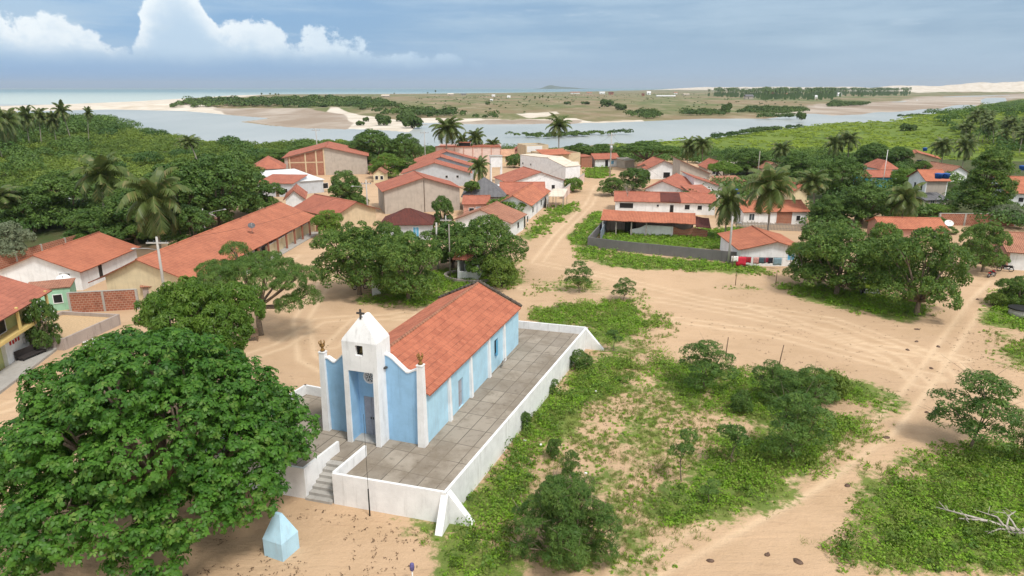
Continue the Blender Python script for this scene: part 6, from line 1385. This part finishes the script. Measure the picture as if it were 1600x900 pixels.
def trafo(e, h): m = MB(); m.cyl(0, -.45, h*.60, h*.60+1.3, .38); t = m.build('transformer', STEEL, e); m = MB(); [m.cyl(x, -.45, h*.60+1.301, h*.60+1.6, .05) for x in (0,)]; m.build('bushing', GLASS, t)
pole(953, 276, 207, 'tall pole carrying a grey transformer at the end of the street', .2, .12, 2.2, extra=trafo)
pole(665, 262, 204, 'double crossarm pole left of the tallest palm', .17, .11, 2.6)
pole(498, 262, 200, 'far pole standing out against the river', .17, .11, 2.6)
pole(1378, 296, 234, 'thin pale mast beside the turquoise house', .09, .06, mat=PWHITE)
pole(741, 300, 252, 'pole rising in front of the white flat-topped house at the left', .12, .08, mat=GWOOD) if False else pole(835, 290, 252, 'slim pole before the white flat-topped house', .12, .08)
pole(323, 378, 326, 'lamp post behind the ridge of the long cream building', .12, .08, arm=(3.2, 0, .3))
pole(1182, 292, 236, 'slim pole among the dark trees before the marsh', .13, .09, mat=GWOOD)
pole(1577, 410, 362, 'pole in front of the pink and white house at the right edge', .12, .09)
for a in ((1149, 446, 425, 'short thin post on the sand before the dark garden wall', 0), (1212, 445, 424, 'short thin post before the washing house', 0), (1558, 467, 453, 'short stump post beside the road at right', 0), (1492, 430, 411, 'thin short post left of the red motorbike', 0),
          (1133, 562, 527, 'thin leaning wooden post, left one at the back of the field', .1), (1216, 575, 539, 'thin leaning wooden post, right one at the back of the field', .25)):
    pole(*a[:4], r0=.05, r1=.04, mat=WOOD, name='wooden_post', cat='post', lean=a[4])
def masty():
    g = G(578, 806); e = empty('thin_mast', (g.x, g.y, 0), 0, 'thin dark mast standing on the sand right in front of the terrace wall', 'mast')
    m = MB(); m.tube([(0, 0, -.3), (0, 0, 1.75)], [.045, .04], 8); m.build('post', BLACK, e); m = MB(); m.tube([(0, 0, 1.7), (.02, 0, 6.4)], [.014, .010], 6); m.build('rod', WIRE, e)
masty()
def cables():
    pairs = [((261, 482), 370, (576, 352), 281), ((684, 422), 348, (698, 398), 337), ((576, 352), 281, (665, 262), 204), ((1138, 412), 338, (953, 276), 207), ((698, 398), 337, (953, 276), 207)]
    for i, (a, ta, b, tb) in enumerate(pairs):
        A_, B_ = G(*a), G(*b); za, zb = zat(A_.x, A_.y, ta), zat(B_.x, B_.y, tb); n = 14; pts = []
        for j in range(n+1): u = j/n; pts.append((A_.x+(B_.x-A_.x)*u, A_.y+(B_.y-A_.y)*u, (za-.5)+(zb-za)*u-1.6*4*u*(1-u)))
        m = MB(); m.tube(pts, .014, 5); m.build('power_cable', WIRE, label=['black cable sagging from the front power pole to the street lamp pole', 'short cable joining the two poles by the shrine', 'black cable from the street lamp pole to the double crossarm pole', 'cable from the garden wall pole to the transformer pole', 'long cable from the poles by the shrine to the transformer pole'][i], cat='cable')
cables()
def shrine():   # small blue pointed monument under the almond tree
    g = G(441, 862); e = empty('pyramid_monument', (g.x, g.y, 0), R(-24), 'pale blue block with pyramid top standing on the sand by the almond tree', 'monument')
    m = MB(); s = .78; m.box(-s, -s, -.1, s, s, 1.08); m.build('block', WALL['chblue_pale_lit'], e, bevel=.02)
    m = MB(); b = [(-s-.015, -s-.015, 1.082), (s+.015, -s-.015, 1.082), (s+.015, s+.015, 1.082), (-s-.015, s+.015, 1.082)]; t = [(-.22, -.12, 2.5), (.22, -.12, 2.5), (.22, .12, 2.5), (-.22, .12, 2.5)]; m.hexa(b, t); m.build('pyramid_top', WALL['chblue_pale_lit'], e, bevel=.02); e.scale = (.80, .80, .94)
shrine()
def wayside():
    g = G(735, 434); e = empty('wayside_shrine', (g.x, g.y, 0), R(-12), 'little white wayside shrine with red tiled roof inside a low ring wall', 'shrine')
    m = MB(); m.box(-1.35, -1.2, -.1, -1.1, 1.2, 2.6); m.box(1.1, -1.2, -.1, 1.35, 1.2, 1.9); m.box(-1.1, .95, -.1, 1.1, 1.2, 2.2); m.box(-1.1, -1.2, -.1, 1.1, -.95, 1.1); m.build('wall', WALL['white'], e)
    m = MB(); slope(m, (-1.9, -1.6, 2.65), (.6, -1.6, 2.65), (.6, 0, 3.25), (-1.9, 0, 3.25), .08); slope(m, (-1.9, 1.6, 2.65), (.6, 1.6, 2.65), (.6, 0, 3.25), (-1.9, 0, 3.25), .08); m.build('roof', TILE['mid'], e)
    m = MB(); m.box(.4, -.9, 1.9, .55, .9, 2.64); m.box(-1.3, -.9, 2.6, -1.15, .9, 3.1); m.build('lintel', WALL['white'], e)
    m = MB(); n = 22
    for i in range(n):
        a0, a1 = 2*PI*i/n, 2*PI*(i+1)/n; c = lambda a, r, z: (r*1.35*math.cos(a)+.3, r*math.sin(a), z)
        m.hexa([c(a0, 2.5, -.1), c(a0, 2.8, -.1), c(a1, 2.8, -.1), c(a1, 2.5, -.1)], [c(a0, 2.5, .45), c(a0, 2.8, .45), c(a1, 2.8, .45), c(a1, 2.5, .45)])
    m.build('ring_wall', WALL['stained'], e)
wayside()
def dish(loc, rz, r, label, mat=PWHITE, stand=1.0, tilt=40):
    e = empty('satellite_dish', loc, rz, label, 'satellite dish'); m = MB()
    prof = [(r*i/8, .32*r*(i/8)**2) for i in range(9)]; n = 20; pts = []
    T = Matrix.Rotation(R(tilt), 4, 'X')
    def P(a, q): v = T @ Vector((q[0]*math.cos(a), q[0]*math.sin(a), q[1])); return (v.x, v.y, v.z+stand)
    for i in range(1, 9):
        for j in range(n):
            a0, a1 = 2*PI*j/n, 2*PI*(j+1)/n; m.poly([P(a0, prof[i-1]), P(a0, prof[i]), P(a1, prof[i]), P(a1, prof[i-1])][::-1] if i > 1 else [P(a0, prof[1]), P(a1, prof[1]), P(0, prof[0])])
    o = m.build('reflector', mat, e); s_ = o.modifiers.new('thick', 'SOLIDIFY'); s_.thickness = .03
    m = MB(); m.tube([(0, 0, -.2), (0, 0, stand-.02)], .035, 8); m.build('stand', STEEL, e); v = T @ Vector((0, 0, r*.9)); w = T @ Vector((0, -r, r*.3)); m = MB(); m.tube([(w.x, w.y, w.z+stand), (v.x, v.y, v.z+stand)], .018, 6); m.tube([(v.x, v.y, v.z+stand-.06), (v.x, v.y, v.z+stand+.1)], .06, 8); m.build('feed_arm', STEEL, e)
def gz(px, py, z): v = G(px, py, z); return (v.x, v.y, v.z)
dish(gz(330, 356, 3.4), 2.8, .95, 'white satellite dish behind the ridge of the long cream building', stand=1.5); dish(gz(394, 362, 3.9), .4, .5, 'dark mesh satellite dish on the long orange roof', mat=solid('dark_mesh', (.12, .12, .13), .6, .1), stand=.8); dish(gz(101, 447, 1.4), .5, .75, 'white satellite dish before the white orange-roofed house', stand=.7)
dish(gz(1481, 358, 3.0), -.3, .62, 'white satellite dish on the low orange roof at right', stand=.8)
def tank(px, py, z, label, mat=BLUEP, r=.75, h=1.1, legs=.0, grp=None):
    v = G(px, py, z); e = empty('water_tank', (v.x, v.y, z), 0, label, 'water tank', grp); m = MB(); m.lathe([(r*.82, legs), (r, legs+h*.75), (r*1.02, legs+h*.8)], (0, 0, 0), 18); m.build('tub', mat, e); m = MB(); m.lathe([(r*1.06, legs+h*.802), (r*1.04, legs+h*.9), (r*.5, legs+h), (.05, legs+h*1.02)], (0, 0, 0), 18); m.build('lid', mat, e)
    if legs:
        for a in range(4): m = MB(); x, y = r*.6*math.cos(a*PI/2+.7), r*.6*math.sin(a*PI/2+.7); m.box(x-.05, y-.05, -.1, x+.05, y+.05, legs-.001); m.build('leg', STEEL, e)
tank(1466, 279, 6.0, 'blue water tank on the two-storey grey house, left of two'); tank(1477, 279, 6.0, 'blue water tank on the two-storey grey house, right of two'); tank(1597, 268, 5.0, 'blue water tank on the big orange roof at the right edge', legs=.3)
tank(1150, 307, 2.2, 'dark blue water tank between the palms beside the long white house', legs=.4); tank(1376, 312, 1.6, 'blue water tank half hidden left of the yellowish bushy tree', r=.9, h=1.4); tank(1445, 236, 4.2, 'small dark blue tank behind the rounded orange roof', r=.7)
def water_tower():
    g = G(775, 284); e = empty('water_tower', (g.x, g.y, 0), R(8), 'white square water tank tower on posts behind the slate pyramid roof', 'water tower')
    m = MB(); m.box(-1.5, -1.3, 3.9, 1.5, 1.3, 6.6); m.build('tank', WALL['white'], e, bevel=.03); m = MB(); m.box(-1.65, -1.45, 6.602, 1.65, 1.45, 6.75); m.build('cover', CONC, e)
    for x in (-1.35, 1.35):
        for y in (-1.15, 1.15): m = MB(); m.box(x-.14, y-.14, -.1, x+.14, y+.14, 3.898); m.build('post', WALL['white'], e)
water_tower()
def awning():
    v = G(781, 293, 2.3); e = empty('white_awning', (v.x, v.y, 0), 0, 'small bright white curved awning below the white water tower', 'awning'); m = MB(); n = 8; w = 4.6
    for i in range(n):
        a0, a1 = PI*i/n, PI*(i+1)/n; p = lambda a, y: (-w/2*math.cos(a)*.5-0, y, 2.2+.6*math.sin(a))
        m.hexa([p(a0, -1.2), p(a1, -1.2), p(a1, 1.2), p(a0, 1.2)], [(q[0], q[1], q[2]+.06) for q in (p(a0, -1.2), p(a1, -1.2), p(a1, 1.2), p(a0, 1.2))])
    m.build('canopy', PWHITE, e)
    for x in (-1.1, 1.1):
        for y in (-1.1, 1.1): m = MB(); m.box(x-.04, y-.04, -.1, x+.04, y+.04, 2.25); m.build('post', STEEL, e)
awning()
def motorcycle(px, base, rz, label, paint):
    g = G(px, base); e = empty('motorcycle', (g.x, g.y, 0), rz, label, 'motorcycle')
    for x in (-.66, .66):
        m = MB(); m.tube([(x+.27*math.cos(a), 0, .31+.27*math.sin(a)) for a in [2*PI*i/18 for i in range(19)]], .055, 8, False); w = m.build('wheel', BLACK, e)
        m = MB(); m.tube([(x, -.06, .31), (x, .06, .31)], .07, 8)
        for i in range(6): a = i*PI/3; m.tube([(x, 0, .31), (x+.25*math.cos(a), 0, .31+.25*math.sin(a))], .010, 4)
        m.build('rim', STEEL, w)
    m = MB(); m.tube([(-.66, 0, .31), (-.15, 0, .38), (.2, 0, .42), (.42, 0, .80)], [.05, .06, .06, .04], 8); m.tube([(-.4, 0, .66), (.05, 0, .6), (.42, 0, .82)], [.04, .05, .04], 7); m.build('frame', BLACK, e)
    m = MB(); m.tube([(.66, .07, .31), (.50, .07, .72), (.42, .05, .95)], .028, 7); m.tube([(.66, -.07, .31), (.50, -.07, .72), (.42, -.05, .95)], .028, 7); m.build('fork', STEEL, e)
    m = MB(); m.box(-.14, -.15, .28, .18, .15, .56); m.build('engine', STEEL, e, bevel=.03)
    m = MB(); m.tube([(-.02, 0, .76), (.15, 0, .82), (.36, 0, .80)], [.11, .15, .08], 10); m.build('fuel_tank', paint, e)
    m = MB(); m.tube([(-.75, 0, .80), (-.45, 0, .76), (-.02, 0, .74)], [.08, .12, .10], 8); m.build('saddle', BLACK, e)
    m = MB(); m.tube([(-.95, 0, .70), (-.70, 0, .68), (-.45, 0, .60)], [.03, .09, .10], 8); m.tube([(.48, 0, .66), (.68, 0, .65), (.88, 0, .56)], [.05, .09, .03], 8); m.build('mudguard', paint, e)
    m = MB(); m.tube([(.36, -.34, 1.02), (.42, -.12, .96), (.42, .12, .96), (.36, .34, 1.02)], .02, 7); h = m.build('handlebar', BLACK, e); m = MB(); m.tube([(.46, 0, .86), (.58, 0, .86)], [.10, .08], 10); m.build('headlight', GLASS, e)
    m = MB(); m.tube([(-.05, .12, .3), (-.5, .16, .32), (-.8, .17, .4)], [.03, .045, .05], 7); m.build('exhaust', STEEL, e)
motorcycle(563, 452, .3, 'dark motorcycle parked in the shade of the neem tree before the island', BLACK); motorcycle(1549, 433, .5, 'red motorcycle parked in front of the pink-sided house at the right edge', RED); motorcycle(1570, 424, 2.7, 'dark motorcycle close to the pink wall behind the red one', BLACK)
def jeep():
    g = G(1361, 463); e = empty('parked_pickup', (g.x, g.y, 0), R(-8), 'dark parked vehicle with lime green front under the huge neem trees', 'pickup'); LIME = solid('lime_paint', (.34, .46, .05), .4, .08); BODY = solid('dark_body_paint', (.03, .032, .035), .35, .1)
    m = MB(); m.box(-.88, .0, .45, .88, 4.2, .95); m.build('body', BODY, e, bevel=.06)
    m = MB(); m.hexa([(-.84, .02, .952), (.84, .02, .952), (.84, 1.3, .952), (-.84, 1.3, .952)], [(-.80, .12, 1.12), (.80, .12, 1.12), (.80, 1.3, 1.22), (-.80, 1.3, 1.22)]); m.build('bonnet', LIME, e, bevel=.04)
    m = MB(); m.hexa([(-.82, 1.31, .952), (.82, 1.31, .952), (.82, 3.0, .952), (-.82, 3.0, .952)], [(-.66, 1.75, 1.78), (.66, 1.75, 1.78), (.66, 2.85, 1.78), (-.66, 2.85, 1.78)]); m.build('cabin', BODY, e, bevel=.06)
    m = MB(); m.hexa([(-.70, 1.33, 1.22), (.70, 1.33, 1.22), (.60, 1.70, 1.70), (-.60, 1.70, 1.70)], [(-.70, 1.29, 1.25), (.70, 1.29, 1.25), (.60, 1.66, 1.73), (-.60, 1.66, 1.73)]); m.build('windscreen', GLASS, e)
    for x in (-.62, .62): m = MB(); m.tube([(x, -.03, .78), (x, .06, .78)], .13, 12); m.build('headlight', PWHITE, e)
    m = MB(); m.box(-.86, -.12, .40, .86, -.003, .56); m.build('bumper', STEEL, e, bevel=.02); m = MB(); m.box(-.24, -.142, .42, .24, -.122, .54); m.build('number_plate', PWHITE, e)
    for x in (-.80, .80):
        for y in (.75, 3.4): m = MB(); m.tube([(x-.11, y, .36), (x+.11, y, .36)], .36, 18); w = m.build('wheel', BLACK, e); m = MB(); m.tube([(x-.125, y, .36), (x+.125, y, .36)], .18, 12); m.build('rim', STEEL, w)
    m = MB(); m.box(-.82, 3.02, .952, -.76, 4.18, 1.2); m.box(.76, 3.02, .952, .82, 4.18, 1.2); m.box(-.76, 4.12, .952, .76, 4.18, 1.2); m.build('load_bed_side', BODY, e)
jeep()
def board():
    g = G(583, 462); e = empty('leaning_board', (g.x, g.y, 0), R(20), 'pale board leaning under the dark neem tree beside the motorcycle', 'board'); m = MB(); m.prism([(-.1, 0, 0), (.9, 0, .1), (1.0, .1, 1.3), (-.1, .1, 1.9)], (0, .06, 0)); m.build('panel', WALL['white'], e); m = MB(); m.box(-.2, .07, -.1, -.11, .16, 2.0); m.build('post', WOOD, e)
board()
def laundry():
    a, b = G(1141, 418.5), G(1234, 421); d = (b-a); L = d.length; e = empty('clothes_line', (a.x, a.y, 0), math.atan2(d.y, d.x), 'clothes line stretched before the little white washing house', 'clothes line')
    for x in (.25, L): m = MB(); m.tube([(x, 0, -.2), (x, 0, 1.75)], .05, 7); m.build('post', WOOD, e)
    m = MB(); m.tube([(x_, 0, 1.70-.12*math.sin(PI*(x_-.25)/(L-.25))) for x_ in [.25+(L-.25)*i/10 for i in range(11)]], .012, 5); m.build('cord', WIRE, e)
    RG = random.Random(2)
    for i, (px, w, h, c, lab) in enumerate(((1147, .9, .75, (.75, .75, .75), 'white cloth at the left end of the clothes line'), (1157, 1.3, 1.25, (.55, .03, .06), 'large bright red sheet hanging on the clothes line'), (1168, .7, .8, (.30, .02, .03), 'dark red garment right of the red sheet on the clothes line'), (1180, .8, .9, (.55, .28, .26), 'faded pink garment on the clothes line'), (1189, .9, .8, (.06, .10, .13), 'dark grey-blue garment in the middle of the clothes line'), (1195, .5, .7, (.25, .02, .05), 'small maroon garment on the clothes line'), (1201, .7, .8, (.02, .02, .03), 'black garment on the clothes line'), (1212, 1.1, 1.05, (.20, .30, .36), 'grey-blue towel at the right end of the clothes line'))):
        q = G(px, 419); u = (q-a).dot(d.normalized()); n = 6; V, F = [], []; 
        for r_ in range(5):
            for j in range(n+1): V.append((u-w/2+w*j/n, .05*math.sin(j*1.9+i)*(r_/4), 1.67-.12*math.sin(PI*u/L)-h*r_/4-.03*math.sin(j*1.1+i)*(r_/4)))
        for r_ in range(4):
            for j in range(n): F.append((r_*(n+1)+j, (r_+1)*(n+1)+j, (r_+1)*(n+1)+j+1, r_*(n+1)+j+1))
        o = mesh_np('hanging_garment', V, F, solid_cached('cloth%d' % i, c)); o.location = e.location+Vector((0, 0, 0)); o.rotation_euler = e.rotation_euler; s_ = o.modifiers.new('t', 'SOLIDIFY'); s_.thickness = .015; tag(o, lab, 'garment')
laundry()
def well():
    g = G(1592, 494); e = empty('round_well', (g.x, g.y, 0), 0, 'round grey concrete well with dark lid at the right edge', 'well'); m = MB(); m.lathe([(1.0, -.1), (1.0, .85)], (0, 0, 0), 20); m.build('ring', CONC, e); m = MB(); m.lathe([(1.12, .852), (1.12, .98)], (0, 0, 0), 20); m.build('lid', BLACK, e)
well()
def branches():
    g = G(1575, 838); e = empty('fallen_branches', (g.x, g.y, 0), 0, 'heap of grey dead branches lying on the weeds at lower right', 'dead branches'); rg = random.Random(6)
    DEAD = solid('bleached_dead_wood', (.40, .36, .32), .9, .3, scale=7)
    ends = [((-2.9, 1.9, .55), .09), ((-2.2, .9, .5), .10), ((-1.0, .9, .9), .07), ((.3, 1.1, .9), .06), ((1.6, .8, .6), .09), ((2.2, -.5, .3), .08), ((.6, -.9, .35), .06), ((-1.4, -.3, .4), .07), ((1.2, 1.3, .7), .05), ((2.6, .3, .5), .07)]
    for i, (q, r) in enumerate(ends):
        m = MB(); s = Vector((rg.uniform(-.2, .9), rg.uniform(-.4, .3), .15+rg.random()*.2)); t = Vector(q); mid = s.lerp(t, .5)+Vector((rg.uniform(-.25, .25), rg.uniform(-.25, .25), .18)); m.tube([s, mid, t], [r*1.1, r*.75, r*.3], 6)
        for _ in range(3): u = rg.uniform(.3, .9); b = mid.lerp(t, u); m.tube([b, b+Vector((rg.uniform(-.6, .6), rg.uniform(-.5, .5), rg.uniform(-.05, .5)))], [r*.35, r*.12], 5)
        m.build('branch', DEAD, e)
branches()
def dog():
    g = G(76, 573); o = None; e = g; V = bpy.data.meshes.new('dog'); bm = bmesh.new(); P_ = [(0, 0, .38), (.25, 0, .40), (.42, 0, .50), (.52, 0, .56), (.64, 0, .52), (-.25, 0, .40), (-.42, 0, .46), (-.55, 0, .58), (.24, .08, .22), (.25, .09, .02), (.24, -.08, .22), (.26, -.09, .02), (-.26, .08, .24), (-.33, .09, .13), (-.28, .09, .02), (-.26, -.08, .24), (-.33, -.09, .13), (-.28, -.09, .02), (.52, .06, .65), (.52, -.06, .65)]
    E_ = [(0, 1), (1, 2), (2, 3), (3, 4), (0, 5), (5, 6), (6, 7), (1, 8), (8, 9), (1, 10), (10, 11), (5, 12), (12, 13), (13, 14), (5, 15), (15, 16), (16, 17), (3, 18), (3, 19)]
    V.from_pydata(P_, E_, []); o = bpy.data.objects.new('dog', V); COL.objects.link(o); rad = [.12, .13, .08, .075, .035, .11, .03, .015, .045, .03, .045, .03, .06, .03, .025, .06, .03, .025, .02, .02]
    sk = o.modifiers.new('skin', 'SKIN'); sv = V.skin_vertices[0].data
    for i, r in enumerate(rad): sv[i].radius = (r, r)
    sv[0].use_root = True; ss = o.modifiers.new('sub', 'SUBSURF'); ss.levels = 2; ss.render_levels = 2; V.materials.append(solid('tan_fur', (.28, .15, .08), .9, .3, scale=6)); o.location = (g.x, g.y, 0); o.rotation_euler = (0, 0, .6); o.scale = (.72, .72, .72); tag(o, 'small tan dog standing on the sandy street before the corner shop', 'dog')
dog()
def bench(px, base, rz, label, w, d, h, mat, back=True, name='bench'):
    g = G(px, base); e = empty(name, (g.x, g.y, 0), rz, label, 'bench'); m = MB(); m.box(-w/2, -d/2, h-.1, w/2, d/2, h); m.build('seat', mat, e, bevel=.02)
    if back: m = MB(); m.box(-w/2, d/2-.08, h+.001, w/2, d/2, h+.55); m.build('backrest', mat, e, bevel=.02)
    for x in (-w/2+.08, w/2-.08):
        for y in (-d/2+.08, d/2-.08): m = MB(); m.box(x-.05, y-.05, -.05, x+.05, y+.05, h-.101); m.build('leg', mat, e)
bench(50, 560, 1.35, 'dark bench against the white pier of the corner shop', 2.4, .9, .5, solid_cached('dark_bench', (.04, .035, .035))); bench(389, 533, .3, 'rough wooden bench under the feathery spreading tree', 1.8, .7, .6, WOOD)
def fence():
    for i, (a, b) in enumerate((((381, 536), (398, 528)),)):
        A_, B_ = G(*a), G(*b); e = empty('stick_fence', (A_.x, A_.y, 0), 0, 'short stick fence beside the trunk of the feathery tree', 'fence'); d = B_-A_
        for j in range(5): m = MB(); p = d*(j/4); m.tube([(p.x, p.y, -.1), (p.x+.04*(j % 2), p.y, 1.15)], .045, 6); m.build('picket', GWOOD, e)
        for z in (.45, .95): m = MB(); m.tube([(0, .06, z), (d.x, d.y+.06, z+.05)], .03, 6); m.build('rail', GWOOD, e)
fence()
seg_wall('dark plank fence of the open shed side, grey-blue and see-through at the left', [(938, 379), (951, 352)], 1.9, .08, solid_cached('blue_grey_planks', (.20, .24, .30)), name='plank_fence', cat='fence')
def picket_run():      # grey wooden garden fence before the split white house
    A_, B_ = G(1150, 357), G(1262, 362); d = B_-A_; L = d.length; e = empty('paling_fence', (A_.x, A_.y, 0), math.atan2(d.y, d.x), 'grey paling fence before the white house split by a brick panel', 'fence'); rg = random.Random(3)
    n = int(L/.24); m = MB()
    for i in range(n): m.box(i*.24, 0, -.1, i*.24+.17, .03, 1.25+rg.uniform(-.12, .12))
    m.box(0, .032, .3, L, .07, .4); m.box(0, .032, .95, L, .07, 1.05); m.build('palings', GWOOD, e)
picket_run()
def wrapped_post():
    g = G(645, 912); e = empty('wrapped_post', (g.x, g.y, 0), 0, 'white stake with purple patterned cloth on top at the bottom edge', 'stake'); m = MB(); m.tube([(0, 0, -.1), (0, 0, .95)], .035, 8); m.build('stake', PWHITE, e)
    m = MB(); m.lathe([(.04, .75), (.10, .80), (.12, 1.0), (.10, 1.16), (.03, 1.22)], (0, 0, 0), 12); m.build('cloth', solid('purple_cloth', (.10, .09, .22), .8, .5, scale=22), e)
wrapped_post()
def wall_board():
    e = empty('round_board', tuple(CH.matrix_basis @ Vector((.42, 13.9, 0.0))), CH_R+.2, 'small round brown board leaning on the side wall of the church', 'board'); m = MB(); m.tube([(.06, 0, .38), (-.02, 0, .42)], .38, 16); m.build('disc', GWOOD, e)
    m = MB(); m.box(-.10, -.3, .36, -.03, .3, .42); m.build('batten', WOOD, e)
wall_board()
def bits():
    rg = random.Random(9)
    for i, (px, py, lab) in enumerate(((915, 745, 'scrap of white litter behind the feathery bush'), (845, 700, 'scrap of white litter among the weeds by the terrace wall'), (931, 616, 'tiny white scrap in the middle of the field'), (820, 693, 'tiny white scrap left in the weeds by the terrace'))):
        g = G(px, py); m = MB(); m.lathe([(.02, .0), (.16, .04), (.20, .14), (.10, .24), (.02, .26)], (0, 0, 0), 7); o = m.build('litter_scrap', PWHITE, loc=(g.x, g.y, .2), rz=i, label=lab, cat='litter'); o.scale = (.6, .4, .5)
    # dung and dry leaf heaps scattered over the sand
    for i, (px, py, s_, lab) in enumerate(((1385, 684, .42, 'dark dung heap in the middle of the dirt road, beside the lone young tree'), (1324, 759, .36, 'dark dung heap on the dirt road, lower one'), (1247, 878, .45, 'dark dung heap on the dirt road near the bottom edge'), (1110, 877, .32, 'faint dry heap at the lower left of the dirt road'), (1199, 867, .3, 'small dry heap between the two lower ones on the road'), (1455, 576, .3, 'dark speck of dung where the tracks meet'), (1433, 515, .45, 'brown heap on the sand in front of the huge neem trees'), (1432, 534, .35, 'brown flat heap below the one before the neem trees'), (1418, 547, .35, 'brown flat heap left of the crossing tracks'), (1448, 645, .25, 'small dark heap on the road left of the lone young tree'), (1527, 468, .32, 'dark heap on the sand near the short stump post'), (1466, 542, .35, 'thin dark heap on the sand right of the crossing'))):
        g = G(px, py); V, F = [], []; n = 10; r2 = random.Random(i)
        m = MB(); s_ *= .46; prof = [(s_*1.0, -.02), (s_*.97, .03), (s_*.8, .07), (s_*.5, .10), (.03, .12)]; m.lathe(prof, (0, 0, 0), 14)
        m.v = [(x*(1+.16*math.sin(i+(q % 14)*1.35))*1.35, y*(1+.16*math.cos(i*2+(q % 14)*.9))*.9, z*(1+.2*math.sin(q*1.3))) for q, (x, y, z) in enumerate(m.v)]
        m.build('dung_heap', solid_cached('dung', (.11, .07, .05)), loc=(g.x, g.y, 0), rz=i, label=lab, cat='dung heap')
bits()
def litter():     # fallen leaves and twigs nobody could count
    rg = np.random.default_rng(5); X, Y = [], []
    for poly, n in (([(200, 900), (300, 860), (440, 790), (520, 800), (680, 830), (640, 905)], 170), ([(1040, 480), (1200, 450), (1400, 500), (1560, 520), (1600, 620), (1450, 640), (1380, 600), (1100, 560), (1030, 530)], 330), ([(880, 640), (1060, 600), (1080, 760), (1000, 860), (900, 860)], 380), ([(1480, 520), (1600, 520), (1600, 640), (1500, 620)], 160), ([(400, 590), (440, 610), (560, 500), (700, 480), (560, 470)], 60)):
        p = pxpoly(poly); xs = [q[0] for q in p]; ys = [q[1] for q in p]; x = rg.uniform(min(xs), max(xs), n*3); y = rg.uniform(min(ys), max(ys), n*3); ok = inpoly(x, y, p) & (fbm(x/2, y/2, 4, 3) > .36) & ~inpoly(x, y, TERR); X.append(x[ok][:n]); Y.append(y[ok][:n])
    X = np.concatenate(X); Y = np.concatenate(Y); k_ = 4; i = np.repeat(np.arange(len(X)), k_); N = len(i); p = np.stack([X[i]+rg.normal(size=N)*.07, Y[i]+rg.normal(size=N)*.07, .02+.03*rg.random(N)], 1); nn = unit(rg.normal(size=(N, 3))*.25+np.array([0, 0, 1])); s_ = .05+.07*rg.random(N); V, F = leafquads(p, nn, s_, s_*.6, rg, .2)
    o = mesh_np('leaf_litter', V, F, solid('dead_leaves', (.12, .075, .045), .95, .5, scale=3)); tag(o, kind='stuff')
litter()
def blossoms():      # white flowers on the two flowering shrubs, part of those shrubs
    for nm, c, r, n in (('white-flowering shrub', None, None, 120), ('small white-blossomed', None, None, 80)):
        for o in list(COL.objects):
            if str(o.get('label', '')).startswith(nm):
                cr = [ch for ch in KIDS.get(o.name, []) if ch.name.startswith('crown')] or [ch for ch in o.children if ch.name.startswith('crown')]
                me = cr[0].data; rg = np.random.default_rng(3); co = np.empty(len(me.vertices)*3, dtype=np.float32); me.vertices.foreach_get('co', co); co = co.reshape(-1, 3); pts = co[rg.choice(len(co), n, replace=False)]; pts = pts[pts[:, 2] > np.percentile(co[:, 2], 35)]
                k_ = 5; i = np.repeat(np.arange(len(pts)), k_); N = len(i); p = pts[i]*1.02+rg.normal(size=(N, 3))*.04; V, F = leafquads(p, unit(rg.normal(size=(N, 3))+np.array([0, 0, 1])), np.full(N, .13/o.scale.x**.5), np.full(N, .10/o.scale.x**.5), rg); mesh_np('blossom', V, F, PWHITE, o)['kind'] = 'stuff'
blossoms()
